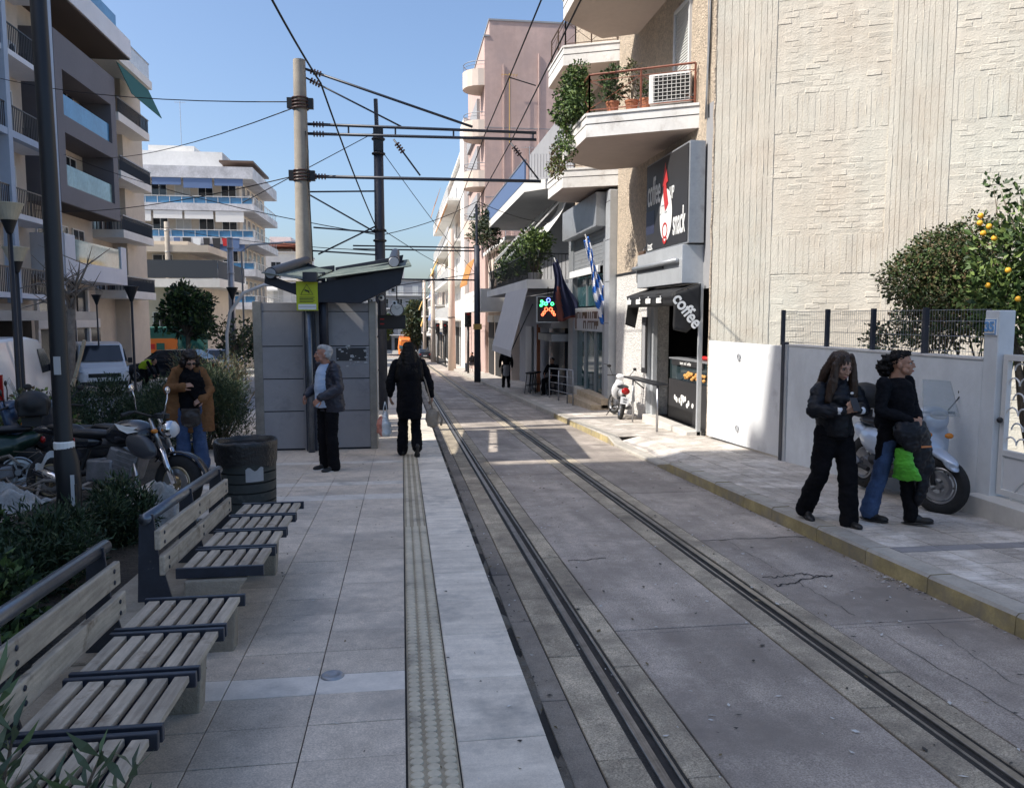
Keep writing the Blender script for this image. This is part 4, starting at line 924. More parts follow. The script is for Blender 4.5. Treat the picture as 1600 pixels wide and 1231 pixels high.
# ================= stop furniture: benches, bin, shelter, poles, wires, lamps =================
mat('old_wood', (.42,.36,.285), .85, n=(3,.12), wave=(9,.22,(6,.5,6)), rnd=.12, n2=(7,.64,(.2,.155,.11),.06), bump=(90,.35,.006))
mat('bench_steel', (.022,.027,.04), .42, n=(9,.25), n2=(14,.68,(.16,.16,.15),.04)); mat('bench_conc', (.33,.29,.23), .92, n=(6,.2,8), n2=(3,.58,(.18,.15,.11),.1), bump=(80,.6,.015))
mat('tube_steel', (.14,.16,.19), .32, .8, n=(8,.2)); mat('shelter_panel', (.29,.28,.285), .55, n=(1.2,.08), rnd=.06, n2=(2.5,.66,(.19,.19,.2),.1)); mat('shelter_steel', (.3,.28,.25), .45, .6, n=(4,.15))
mat('shelter_roof', (.085,.11,.092), .6, n=(1.6,.18), n2=(3,.6,(.25,.27,.23),.12)); mat('shelter_dark', (.012,.016,.028), .5, n=(5,.2)); mat('sign_yellow', (.5,.56,.02), .55, n=(3,.05)); mat('sticker', (.5,.5,.5), .6)
mat('pole_conc', (.36,.32,.27), .9, n=(3,.12,8), n2=(2,.62,(.25,.22,.19),.12), bump=(50,.3,.01)); mat('lamp_cream', (.48,.44,.34), .6, n=(4,.1)); mat('insul', (.06,.03,.025), .3)
mat('bin_body', (.022,.028,.027), .6, n=(5,.2), n2=(9,.64,(.06,.065,.06),.05)); mat('bag_black', (.008,.008,.009), .28, n=(6,.2), bump=(25,.5,.03))
def bench(label, Y0, n, near_back, far_back):
    t = thing('park_bench', label, 'bench', (0, Y0, G(Y0)+PL), rot=SROT); L = .42
    for k in range(n):
        y = k*.447
        for i in range(6):
            x0 = -1.165+i*.071; h = random.uniform(-.003,.003)
            MB().box(x0, x0+.05, y+.03+random.uniform(-.006,.004), y+L-.03+random.uniform(-.004,.006), .415+h, .44+h).build('seat_slat','old_wood',t,bev=.004)
        for yy, nm in ((y,1),(y+L-.024,1)): MB().box(-1.185,-.74,yy,yy+.024,.392,.447).build('seat_bar','bench_steel',t,bev=.003)
        MB().box(-1.1,-.8,y+.03,y+L-.03,.395,.412).build('seat_tray','bench_steel',t)
    yb0, yb1 = near_back, far_back
    for z, x in ((.465,-1.265),(.6,-1.285)):
        bm_ = MB(); nn = 10
        bm_.box(x, x+.028, yb0+.02, yb1-.02, z-.052, z+.052); bm_.build('back_board','old_wood',t,bev=.006)
        for yy in (yb0+.1,(yb0+yb1)/2,yb1-.1):
            for zz in (-.025,.025): MB().lathe([(.0001,.004),(.009,.003),(.011,0)],(x+.03,yy,z+zz),8,'X').build('bolt','bench_steel',t)
    MB().tube([(-1.325,yb0,.715),(-1.325,yb1,.715)],.029,14).build('top_tube','tube_steel',t,smooth=True)
    for yy in (yb0+.03,(yb0+yb1)/2-.05,yb1-.12):
        MB().extr([(-1.38,yy,.26),(-1.2,yy,.26),(-1.268,yy,.52),(-1.29,yy,.735),(-1.36,yy,.735)],(0,.014,0)).build('back_post','bench_steel',t,bev=.002)
    return t
random.seed(21)
bench('weathered slatted bench in front, cut by the lower left edge of the picture', 1.98, 4, -.3, 1.68)
bench('weathered slatted bench further along, standing before the litter bin', 4.22, 4, -.02, 1.66)
pl_ = thing('bench_plinth', 'low rough concrete plinth carrying the two slatted benches', 'plinth', (0,3.9,PL+G(3.9)), rot=SROT)
MB().box(-1.56,-1.14,-2.6,-.48,-.02,.27).build('plinth_block','bench_conc',pl_,bev=.012); MB().box(-1.56,-1.14,-.46,2.15,-.02,.275).build('plinth_block','bench_conc',pl_,bev=.012)
for y in (-1.55,-.42,.3,1.7): MB().extr([(-1.14,y,-.02),(-.9,y,-.02),(-.88,y,.3),(-.82,y,.385),(-1.14,y,.385)],(0,.11,0)).build('support_leg','bench_conc',pl_,bev=.01)
# litter bin
bn = thing('litter_bin', 'round dark slatted litter bin with black liner bag behind the benches', 'litter bin', (-1.52,7.95,G(7.95)+PL))
MB().lathe([(.235,0),(.25,.02),(.255,.66),(.23,.66),(.22,.03),(.0001,.03)],(0,0,0),32).build('inner_drum','interior_dark',bn,smooth=True)
for i in range(5):
    z = .03+i*.095; MB().lathe([(.255,z),(.272+.002*i,z+.001),(.2735+.002*i,z+.083),(.256,z+.084)],(0,0,0),36).build('bin_band','bin_body',bn,auto=40)
MB().lathe([(.27,.5),(.287,.52),(.288,.66),(.296,.675),(.29,.69),(.262,.69),(.258,.5)],(0,0,0),36).build('bin_rim','bin_body',bn,smooth=True)
def bagf(u, v):
    a = 2*math.pi*u; rr = [.2,.245,.27,.295,.292,.287][min(5,int(v*5.999))]; t = v*5; i = min(4,int(t)); f = t-i; rs = [.12,.235,.275,.299,.2935,.29]; zs2 = [.58,.64,.7,.698,.62,.5]
    r = rs[i]*(1-f)+rs[i+1]*f; z = zs2[i]*(1-f)+zs2[i+1]*f; w = mnoise.noise((a*2.4,v*3,1))*.02+mnoise.noise((a*8,v*4,3))*.008
    if v > .55: z -= .09*v*max(0,mnoise.noise((a*1.3,0,9))+.2); r += abs(w)*.5
    else: z += w
    return (r*math.cos(a), r*math.sin(a), z)
MB().grid(bagf,64,14).build('liner_bag','bag_black',bn,smooth=True)
MB().grid(lambda u,v:(.284*math.sin(.15+.6*u),-.284*math.cos(.15+.6*u),.33+.12*v+.02*math.sin(u*9)*(v>.5)),8,4).build('torn_sticker','alu_grey',bn,solid=.002)
# shelter
sh_ = thing('tram_shelter', 'grey panelled tram shelter with butterfly corrugated roof on the platform', 'shelter')
yb = 12.5; zb_ = G(12.5)+PL
for x0, x1 in ((-2.1,-1.5),(-1.17,-.5)):
    for i, (a, b) in enumerate(((.03,.6),(.615,1.1),(1.115,1.6),(1.615,2.13))): MB().box(x0,x1,yb-.012,yb+.02,zb_+a,zb_+b).build('wall_panel','shelter_panel',sh_,bev=.003)
    MB().box(x0,x1,yb-.011,yb+.02,zb_+2.14,zb_+2.27).build('top_panel','shelter_panel',sh_,bev=.003)
MB().box(-2.1,-.5,yb+.02,yb+.05,zb_,zb_+2.26).build('backing','shelter_dark',sh_)
for x in (-1.49,-1.25): pass
MB().box(-1.5,-1.17,yb-.004,yb+.02,zb_,zb_+2.27).build('wall_panel','shelter_panel',sh_)
for x0, x1 in ((-2.23,-2.1),(-.5,-.39)): MB().box(x0,x1,yb-.02,yb+.08,zb_,zb_+2.29).build('edge_frame','shelter_steel',sh_,bev=.008)
for k in range(4): MB().box(-.41,-.385,yb+.1+k*.01,yb+.75,zb_+.1+k*.55,zb_+.62+k*.55).build('return_panel','alu_light',sh_)
MB().box(-.43,-.395,yb+.08,yb+.8,zb_,zb_+2.29).build('return_frame','shelter_steel',sh_)
for k in range(4): MB().box(-2.2,-2.16,yb+.1+k*1.05,yb+1.05+k*1.05,G(14)+PL+.1,zb_+2.2).build('back_panel','shelter_panel',sh_)
MB().box(-1.46,-1.3,yb-.16,yb-.03,zb_-.05,zb_+2.5).build('column','dark_blue_metal',sh_,bev=.01)
MB().tube([(-1.37,12.2,zb_),(-1.37,12.2,2.3)],.05,14).build('steel_post','tube_steel',sh_,smooth=True)
MB().tube([(-1.16,12.3,zb_+1.3),(-1.16,12.3,2.4)],.07,14).build('column','shelter_dark',sh_,smooth=True)
for Yb in (12.15, 14.2, 16.2):
    dz = .12*(Yb-12.15)
    MB().extr([(-1.28,Yb,2.08+dz),(-.6,Yb,2.07+dz),(.0,Yb,2.36+dz),(.06,Yb,2.62+dz),(-.5,Yb,2.5+dz),(-1.28,Yb,2.36+dz)],(0,.1,0)).build('roof_beam','shelter_dark',sh_,bev=.01)
    MB().extr([(-1.3,Yb,2.1+dz),(-1.3,Yb,2.4+dz),(-1.6,Yb,2.36+dz),(-1.97,Yb,2.5+dz),(-1.99,Yb,2.36+dz)],(0,.1,0)).build('roof_beam','shelter_dark',sh_,bev=.01)
def corr(x0, z0, x1, z1, dz):
    def f(u, v):
        return (x0+(x1-x0)*u, 12.0+4.7*v+.0, z0+(z1-z0)*u+dz*v+.012*math.sin(v*2*math.pi*16))
    return MB().grid(f, 6, 128)
corr(-1.2,2.42,.16,2.62,.42).build('roof_sheet','shelter_roof',sh_,solid=.008); corr(-1.34,2.4,-2.0,2.5,.42).build('roof_sheet','shelter_roof',sh_,solid=.008)
for x, z in ((-1.88,2.5),(-.1,2.68)): MB().tube([(x,12.05,z),(x,16.6,z+.5)],.085,16).build('roof_tube','shelter_dark',sh_); MB().lathe([(.0001,-.004),(.07,-.004),(.075,0)],(x,12.045,z),16,'Y').build('tube_cap','galv',sh_)
MB().box(-1.42,-1.22,12.0,12.2,2.38,2.52).build('gutter_joint','shelter_dark',sh_)
ys_ = thing('camera_notice', 'yellow-green surveillance notice plate on the shelter post', 'sign', (-1.375,12.12,2.175))
MB().box(-.155,.155,-.006,.006,-.215,.215).build('plate','sign_yellow',ys_,bev=.003)
tri = MB(); 
for a, b in (((-.09,.02),(.09,.02)),((.09,.02),(0,.17)),((0,.17),(-.09,.02))): tri.bar((a[0],-.008,a[1]),(b[0],-.008,b[1]),.004,.016,(0,1,0))
tri.build('warning_triangle','black_metal',ys_); MB().obox((.0,-.009,.075),(.07,.004,.024),(0,.35,0)).build('camera_symbol','black_metal',ys_); MB().obox((.03,-.009,.05),(.012,.004,.03)).build('camera_symbol','black_metal',ys_)
for i in range(4): MB().box(-.11,.11-.02*(i%2),-.0085,-.006,-.025-i*.022,-.016-i*.022).build('text_line','black_metal',ys_)
MB().box(-.13,.13,-.0085,-.006,-.2,-.12).build('white_field','letter_white',ys_); MB().box(-.12,.12,-.0095,-.0085,-.16,-.156).build('text_line','black_metal',ys_)
ck = thing('platform_clock', 'round white clock hanging from the shelter roof', 'clock', (-.07,13.6,1.99))
MB().lathe([(.0001,-.045),(.1,-.045),(.105,-.05),(.115,-.04),(.115,.04),(.0001,.045)],(0,0,0),28,'Y').build('clock_case','dark_blue_metal',ck,smooth=False); MB().lathe([(.0001,-.052),(.1,-.052)],(0,0,0),28,'Y').build('dial','letter_white',ck)
MB().bar((0,-.056,0),(-.035,-.056,.05),.004,.012,(0,1,0)).build('hour_hand','black_metal',ck); MB().bar((0,-.056,0),(.06,-.056,.045),.004,.008,(0,1,0)).build('minute_hand','black_metal',ck)
for i in range(12): a = i*math.pi/6; MB().bar((.075*math.cos(a),-.055,.075*math.sin(a)),(.09*math.cos(a),-.055,.09*math.sin(a)),.003,.007,(0,1,0)).build('hour_mark','black_metal',ck)
MB().tube([(0,0,.11),(0,0,.62)],.012,6).build('hanger','black_metal',ck)
dp = thing('arrival_display', 'black electronic arrival display under the shelter clock', 'display', (-.16,13.9,1.78)); MB().box(-.25,.23,-.07,.07,-.12,.12).build('case','black_metal',dp,bev=.008); MB().box(-.23,.21,-.075,-.07,-.1,.1).build('screen','sign_dark',dp); MB().tube([(-.2,0,.12),(-.2,0,.5)],.015,6).build('hanger','black_metal',dp)
for i, z in enumerate((.04,-.04)): MB().box(-.2,-.13,-.077,-.075,z,z+.02).build('text_line','letter_red',dp)
for k, (x, z) in enumerate(((-.3,2.16),(-.12,2.28),(-.1,2.08))):
    o = thing('surveillance_camera', ('round white dome camera under the shelter beam','upper white box camera at the beam end','lower white box camera by the clock hanger')[k], 'camera', (x,12.5,z)); 
    (MB().ell((0,0,0),(.045,.045,.045),nu=14,nv=8) if k == 0 else MB().box(-.03,.04,-.06,.06,-.035,.035)).build('housing','letter_white',o,smooth=k==0); MB().ell((0,-.045 if k==0 else -.062,0),(.02,.012,.02),nu=10,nv=6).build('lens','black_metal',o,smooth=True)
# torn posters on the shelter panel
po = thing('torn_poster', 'torn remains of a poster on the right shelter panel', 'poster', (0,12.483,0)); random.seed(2)
MB().box(-1.0,-.55,-.003,0,zb_+1.38,zb_+1.58).build('dark_paper','sign_dark',po)
for i in range(26): x = random.uniform(-1.0,-.53); z = zb_+random.uniform(1.24,1.6); s = random.uniform(.008,.035); MB().add([(x,-.006,z),(x+s*1.6,-.006,z+s*.3),(x+s,-.006,z+s),(x-s*.3,-.006,z+s*.7)],[(0,1,2,3)]).build('paper_scrap','sticker',po)

# ---------- overhead line poles ----------
cp = thing('concrete_pole', 'tall weathered concrete tram pole rising behind the shelter roof', 'pole', (-1.97,17,0))
MB().tube([(0,0,G(17)),(0,0,2.7),(0,0,7.02)],[.2,.17,.122],18).build('shaft','pole_conc',cp,auto=40)
for z in (6.17,4.74):
    for i in range(4): MB().torus((0,0,z-.1+i*.065),.16,(.022,.02),20,6,axis='Z').build('clamp','insul',cp)
    for sx in (-1,1): MB().box(sx*.2-.06,sx*.2+.06,-.06,.06,z-.1,z+.1).build('clamp_plate','black_metal',cp)
MB().tube([(.1,-.1,5.6),(.15,-.14,5.2),(.12,-.14,4.9),(.16,-.13,4.0),(.18,-.14,3.4),(.19,-.12,3.0)],.012,5).build('cable','cable',cp,smooth=True)
ca = thing('contact_wire_arms', 'dark tubular cantilever arms reaching from the concrete pole over the track', 'cantilever', (-1.97,17,0))
def arm(t, p0, p1, r=.028, ins=.0, m='dark_blue_metal'):
    MB().tube([p0,p1],r,10).build('arm_tube',m,t,smooth=True)
    if ins:
        d = (Vector(p1)-Vector(p0)).normalized(); q = Vector(p0)+d*.12
        for k in range(4): c = q+d*(.06*k); MB().tube([c-d*.012,c+d*.012],.06,10).build('insulator','insul',t)
arm(ca,(.14,0,5.77),(4.85,0,5.74),.03,1); arm(ca,(.14,0,5.58),(4.85,0,5.6),.03,1); arm(ca,(.16,0,4.73),(4.95,0,4.74),.034,1)
arm(ca,(.12,0,6.85),(3.5,0,5.82),.026,1); arm(ca,(.12,0,6.68),(2.02,0,5.78),.018,1); arm(ca,(1.86,0,5.52),(2.4,0,4.8),.018,1); arm(ca,(4.3,0,5.52),(4.9,0,4.78),.018,1)
for x in (.95,1.9,3.1,4.78): MB().bar((x,0,5.58),(x,0,5.76),.035,.02,(0,1,0)).build('bracket','dark_blue_metal',ca)
bp = thing('black_tram_pole', 'dark steel tram pole standing behind the shelter with thin side arms', 'pole', (-.5,20.2,0))
MB().tube([(0,0,G(20.2)+PL),(0,0,6.3)],[.14,.115],12).build('shaft','dark_blue_metal',bp,smooth=True); MB().tube([(-.03,0,6.3),(-.05,0,7.15)],.05,8).build('tip','dark_blue_metal',bp)
for z in (6.2,5.85,4.0,3.75): MB().torus((0,0,z),.14,(.03,.03),14,6,axis='Z').build('clamp','black_metal',bp)
MB().box(-.12,.12,-.12,.12,5.9,6.45).build('clamp_box','black_metal',bp)
for p, q in [((-.1,0,4.95),(-1.75,0,4.9)),((-.1,0,3.95),(-1.8,0,4.9)),((-.1,0,3.95),(-1.6,0,4.05)),((-.1,0,4.1),(-1.5,0,3.4)),((.0,0,3.4),(-1.9,0,3.5))]: arm(bp,p,q,.02)
bp2 = thing('far_black_pole', 'slim black tram pole on the right pavement beyond the cafe', 'pole', (3.55,37.5,0))
MB().tube([(0,0,G(37.5)+SW),(0,0,5.2)],[.16,.13],12).build('shaft','dark_blue_metal',bp2,smooth=True); MB().tube([(0,0,5.2),(-.02,0,7.1)],.06,8).build('tip','dark_blue_metal',bp2)
MB().box(-.2,.2,-.17,-.15,G(37.5)+SW+2.5,G(37.5)+SW+2.75).build('yellow_plate','awn_yellow',bp2)
for z, x1 in ((5.1,-5.7),(4.95,-5.7),(3.6,-4.3)): arm(bp2,(0,0,z),(x1,0,z+.03),.035)
arm(bp2,(-.1,0,3.9),(-4.5,0,3.2),.02)
for k, (x, y, h) in enumerate(((3.75,60,8.4),(3.5,122,7.5),(3.6,92,7.4))):
    o = thing('concrete_pole', ('cream concrete pole on the corner pavement right of the track','distant cream pole nearest the tram','cream pole between the corner pole and the tram')[k], 'pole', (x,y,0), group='far concrete tram poles'); MB().tube([(0,0,G(y)),(0,0,h)],[.3,.2],12).build('shaft','cream_wall',o,smooth=True); MB().torus((0,0,G(y)+4),.3,(.04,.03),12,6,axis='Z').build('clamp','black_metal',o); arm(o,(0,0,4.6),(-4.2,0,4.65),.04)
# wires
wn = [0]
def wire(pts, r, label, sag=0):
    P = [Vector(p) for p in pts]; Q = []
    for a, b in zip(P[:-1], P[1:]):
        for i in range(10): t = i/10; q = a.lerp(b,t); q.z -= sag*4*t*(1-t); Q.append(q)
    Q.append(P[-1]); o = MB().tube(Q,r,5).build('overhead_wire','cable',smooth=True); return tag(o,label,'wire',group='overhead tram wires')
wire([(1.65,4,5.7),(1.78,17,5.66),(1.9,37.5,5.1),(1.8,60,4.3),(1.8,120,2.4)],.011,'upper contact wire running down the middle of the track',.05)
wire([(2.0,4,5.6),(2.34,17,5.55),(2.3,37.5,4.9),(2.2,60,4.2),(1.9,120,2.3)],.012,'second wire running down the street right of the contact wire',.0)
wire([(-1.6,6.5,5.6),(-1.1,12,5.2),(-.55,20.2,4.0)],.014,'dark wire slanting across the sky down to the black pole',.1)
wire([(-2.05,17,6.2),(-15,33,10.8)],.012,'wire from the concrete pole to the blue-grey block, uppermost on the left',.25)
wire([(-2.05,17,6.1),(-14.6,42,9.6)],.012,'slanting wire with insulators left of the concrete pole',.3)
wire([(-2.05,17,4.75),(-15,36,6.3)],.012,'lower wire from the concrete pole towards the grey framed block',.3)
wire([(-14.6,38.2,9.0),(-.6,20.2,3.9)],.012,'long wire crossing in front of the distant left block',.3)
wire([(-14.6,45,7.2),(-.6,20.2,3.5)],.01,'lowest wire crossing in front of the washing line',.3)
wire([(-.5,20.2,6.4),(-3.2,17.2,4.2)],.01,'stay wire from the black pole down to its left',.0)
wire([(-.4,20.2,5.9),(3.4,37.5,4.0)],.01,'wire from the black pole to the far black pole on the right',.1)
wire([(4.9,26.6,5.0),(2.3,24,5.3),(-.4,20.2,3.9)],.01,'thin wire from the cafe wall across the track',.1)
wire([(5.6,60,5),(-.4,20.2,4.0)],.01,'thin wire from the white pier over the track',.3)
wire([(1.75,13,5.68),(2.2,13.05,5.58)],.01,'short dropper hanging from the contact wire',.0)
# ---------- lamp posts ----------
lp = thing('street_lamp', 'tall dark lamp post at left wrapped with torn tape, nearest to the benches', 'lamp post', (-2.46,6.15,G(6.15)+.12))
MB().tube([(0,0,0),(.02,0,.75),(.01,0,.9),(0,0,1.05),(0,0,3.0),(-.03,0,6.5)],[.085,.085,.085,.062,.055,.05],18).build('pole','black_metal',lp,smooth=True)
MB().box(.045,.09,-.075,-.02,.35,.75).build('service_hatch','black_metal',lp); MB().extr([(.06,-.078,.55),(.085,-.07,.55),(.085,-.07,.82),(.06,-.078,.82)],(.002,-.004,0)).build('white_sticker','sticker',lp)
MB().lathe([(.066,1.0),(.07,1.01),(.07,1.05),(.063,1.06)],(0,0,0),16).build('tape','letter_white',lp); MB().lathe([(.067,1.05),(.069,1.055),(.069,1.075),(.063,1.08)],(0,0,0),16,arc=2.5).build('tape','food_red',lp)
MB().grid(lambda u,v:(-.05-.14*u,-.06-.03*math.sin(u*5),1.0-.12*u-.05*v+.02*math.sin(u*8)),8,2).build('tape_tail','sticker',lp,solid=.003); MB().grid(lambda u,v:(-.25-.1*u,-.08-.03*math.sin(u*5),.8-.06*u-.08*v+.03*math.sin(u*8)),6,2).build('tape_tail','food_red',lp,solid=.003) if False else None
MB().box(-.015,.03,-.066,-.058,1.55,1.68).build('pale_sticker','sticker',lp); MB().ell((.0,-.075,.33),(.03,.015,.06),nu=10,nv=6).build('paper_wad','letter_white',lp,smooth=True)
def cone_lamp(label, loc, z, s=1.0, m='lamp_cream'):
    t = thing('plaza_lamp', label, 'lamp post', loc, group='cone lantern lamps on the plaza'); zz = z-loc[2]
    MB().tube([(0,0,0),(0,0,.5*s),(0,0,.55*s),(0,0,zz-.35*s)],[.07*s,.065*s,.045*s,.04*s],10).build('pole','black_metal',t,smooth=True)
    MB().lathe([(.05*s,-.38*s),(.13*s,-.15*s),(.0001,-.15*s)],(0,0,zz),20).build('lantern_base','black_metal',t); MB().lathe([(.13*s,-.149*s),(.24*s,.12*s),(.25*s,.12*s),(.25*s,.14*s),(.0001,.17*s)],(0,0,zz),20).build('lantern',m,t)
cone_lamp('plaza lamp with big cream cone lantern at the far left edge', (-6.47,14.5,G(14.5)), 3.62, .95)
cone_lamp('plaza lamp with cream lantern just behind the leftmost one', (-7.5,17,G(17)), 3.1, .95)
cone_lamp('dark plaza lamp in front of the grey framed block shopfront', (-15.2,40,G(40)), 3.6, .8, 'black_metal')
cone_lamp('dark plaza lamp between the white van and the tree', (-8.86,28,G(28)), 2.75, .95, 'black_metal')
cone_lamp('dark plaza lamp right of the leafy plaza tree', (-6.84,34,G(34)), 2.95, .95, 'black_metal')
cone_lamp('dark plaza lamp hidden partly behind the near dark pole', (-12.8,36,G(36)), 2.7, .8, 'black_metal')
for k, (x, y, h) in enumerate(((-16.4,60,8.6),(-10.1,50,6.6))):
    o = thing('utility_pole', ('pale utility pole before the low terrace building','grey utility pole left of the street light')[k], 'pole', (x,y,0)); MB().tube([(0,0,G(y)),(0,0,h)],[.22,.17],10).build('shaft','pole_conc' if k == 0 else 'galv',o,smooth=True)
    for q in range(2): MB().torus((0,0,h-.6-q*1.5),.2,.03,12,5,axis='Z').build('clamp','galv',o)
sl_ = thing('street_light', 'thin grey street light with curved arm above the shelter left side', 'street light', (-8.5,45,0)); MB().tube([(0,0,G(45)),(0,0,5.4),(.5,0,5.75),(2.2,0,5.9)],.05,8).build('pole','galv',sl_,smooth=True); MB().ell((2.6,0,5.92),(.45,.14,.07),nu=12,nv=6).build('lamp_head','alu_light',sl_,smooth=True)
ar = thing('bus_stop_hoop', 'pale curved metal hoop rising behind the shelter left edge', 'hoop', (-4.6,22,0)); MB().tube([(0,0,G(22)),(0,0,1.4),(.1,0,2.0),(.45,0,2.5),(1.0,0,2.72),(1.8,0,2.75)],.045,8).build('tube','alu_light',ar,smooth=True)
# ================= planting =================
for nme, c in (('leaf_dark',(.03,.055,.02)),('leaf_mid',(.075,.125,.035)),('leaf_light',(.16,.22,.06)),('leaf_olive',(.085,.09,.035)),('leaf_dry',(.16,.115,.06)),('leaf_grey',(.1,.125,.09)),('needle_dark',(.02,.04,.02)),('needle_mid',(.04,.07,.03)),('needle_pale',(.1,.12,.05))):
    mat(nme, c, .55, n=(3,.14), spec=.35)
mat('bark', (.12,.095,.07), .95, n=(8,.3), bump=(30,.7,.02)); mat('bark_grey', (.2,.175,.15), .95, n=(8,.25), bump=(30,.6,.02)); mat('orange_fruit', (.8,.42,.03), .5, n=(20,.1), bump=(150,.2,.003)); mat('pale_wood', (.5,.42,.3), .9, n=(5,.2)); mat('plastic_film', (.35,.36,.35), .25, n=(8,.3), alpha=.7); mat('pot_grey', (.3,.29,.28), .8, n=(5,.1))
def leaf(mb, p, d, s, w, bend=.2, k=0):
    d = Vector(d).normalized(); a = d.cross(Vector((random.gauss(0,1),random.gauss(0,1),random.gauss(0,1))))
    if a.length < 1e-4: return
    a.normalize(); n = d.cross(a); mb.mi = k; p = Vector(p)
    m = p+d*s*.5+n*s*bend; mb.add([p, m+a*s*w, p+d*s, m-a*s*w], [(0,1,2,3)])
def cloud(mb, blobs, n, s, w=.25, mats=(0,1,2), shell=.55, up=.0, wts=None):
    tot = sum(b[1][0]*b[1][1]*b[1][2] for b in blobs)**1.0
    for c, r in blobs:
        k = int(n*(r[0]*r[1]*r[2])/tot)
        for i in range(k):
            v = Vector((random.gauss(0,1),random.gauss(0,1),random.gauss(0,1))).normalized()
            q = shell+(1-shell)*random.random()**.7
            q *= 1+.25*mnoise.noise(Vector((v.x*2.5+c[0]*3, v.y*2.5+c[1], v.z*2.5+c[2])))
            p = Vector(c)+Vector((v.x*r[0],v.y*r[1],v.z*r[2]))*q
            d = (v+Vector((random.gauss(0,.7),random.gauss(0,.7),random.gauss(0,.7)+up)))
            leaf(mb, p, d, s*random.uniform(.6,1.3), w, random.uniform(-.2,.3), random.choices(mats, wts)[0])
def blobs_in(c, R_, n, rr, seed, flat=1):
    random.seed(seed); out = []
    for i in range(n):
        v = Vector((random.uniform(-1,1),random.uniform(-1,1),random.uniform(-1,1)))
        while v.length > 1: v = Vector((random.uniform(-1,1),random.uniform(-1,1),random.uniform(-1,1)))
        q = random.uniform(.7,1.3)*rr; out.append(((c[0]+v.x*R_[0],c[1]+v.y*R_[1],c[2]+v.z*R_[2]),(q,q,q*flat)))
    return out
def limbs(mb, base, top_pts, r0, seed):
    random.seed(seed); b = Vector(base)
    for t in top_pts:
        t = Vector(t); mid = b.lerp(t,.5)+Vector((random.uniform(-.1,.1),random.uniform(-.1,.1),.05))*(t-b).length; mb.tube([b,mid,t],[r0,r0*.6,r0*.2],6)
def shrub(name, label, blobs, n, s, w, ms, cat='shrub', base=None, group=None, shell=.45, up=.3, wts=None, stem='bark', r0=.02):
    cs = [Vector(b[0]) for b in blobs]; c = sum(cs, Vector())/len(cs)
    base = Vector(base) if base else Vector((c.x,c.y,G(c.y)+.1))
    t = thing(name, label, cat, base, group=group); mb = MB()
    cloud(mb, [((Vector(b[0])-base)[:], b[1]) for b in blobs], n, s, w, tuple(range(len(ms))), shell, up, wts); mb.build('crown', ms, t)
    tr = MB(); limbs(tr, (0,0,0), [(Vector(b[0])-base)*.95 for b in blobs[:14]], r0, 3); tr.build('trunk', stem, t, smooth=True)
    return t
GR = ['leaf_dark','leaf_mid','leaf_light']
# ---- right: hedge and orange tree behind the garden wall
random.seed(31)
shrub('fine_leaved_shrub', 'dense fine-leaved dark shrub bulging over the mesh fence', blobs_in((6.65,9.0,2.2),(.5,.62,.75),38,.3,5), 22000, .055, .24, ['leaf_olive','leaf_mid','leaf_dark','leaf_dry'], base=(6.9,9.0,-.1), wts=(4,3,3,2), up=-.2)
t = shrub('orange_tree', 'orange tree with glossy leaves and bright fruit at the right edge', blobs_in((6.75,7.75,2.3),(.42,.5,.7),24,.28,6), 4200, .1, .24, ['leaf_mid','leaf_light','leaf_dark'], 'tree', base=(6.9,7.7,-.1), wts=(4,3,2), r0=.05)
for k, (x_, z_o) in enumerate(((-.7,3.05),(-.72,2.97),(-.64,2.93),(-.69,2.86),(-.62,2.8),(-.45,2.62),(-.6,2.45),(-.5,2.9),(-.66,2.3),(-.4,2.75),(-.55,2.15))): MB().ell((x_,(.22,.2,.16,.18,.1,-.3,-.1,-.25,.1,-.45,-.2)[k],z_o),(.031,.031,.031),nu=12,nv=8).build('orange','orange_fruit',t,smooth=True)
shrub('rose_bush', 'thin rose bush with reddish leaves behind the mesh fence', blobs_in((6.05,9.35,1.62),(.16,.75,.16),16,.13,8), 420, .06, .33, ['leaf_dark','leaf_mid','leaf_dry'], base=(6.1,9.3,.2), wts=(3,2,2), shell=.2, r0=.012)
shrub('wispy_climber', 'bare arching twigs with few leaves above the orange tree', blobs_in((6.7,8.0,3.3),(.35,.4,.22),9,.14,9), 130, .07, .3, ['leaf_mid','leaf_dark'], base=(6.9,8.0,1.6), shell=.2, r0=.012)
# ---- balcony plants, near balcony
def potted(label, loc, size, n, s, ms, pot='terracotta', seed=1, w=.3, up=.4, pr=.13, tall=False):
    random.seed(seed); t = thing('potted_plant', label, 'plant', loc, group='balcony plants')
    MB().lathe([(pr*.75,0),(pr,.2),(pr*1.08,.2),(pr*1.08,.24),(pr*.9,.24),(pr*.85,.2),(.0001,.2)],(0,0,0),16).build('pot',pot,t)
    mb = MB(); bl = blobs_in((0,0,.24+size[2]),(size[0],size[1],size[2]),9,min(size)*.55,seed); cloud(mb,bl,n,s,w,tuple(range(len(ms))),.3,up); mb.build('crown',ms,t)
    tr = MB(); limbs(tr,(0,0,.18),[b[0] for b in bl[:6]],.014,seed); tr.build('stem','bark',t); return t
zb1 = 5.91
random.seed(3)
shrub('climbing_plant', 'lush green climber spilling over the outer corner of the near balcony', blobs_in((3.7,17.1,6.4),(.2,.9,.45),26,.25,12)+blobs_in((3.66,17.4,5.7),(.1,.5,.3),7,.18,13)+blobs_in((3.75,16.7,6.75),(.12,.4,.25),6,.2,14), 5200, .075, .35, ['leaf_mid','leaf_dark','leaf_light'], 'plant', base=(3.95,17.2,zb1), up=-.4, wts=(4,2,2), r0=.015)
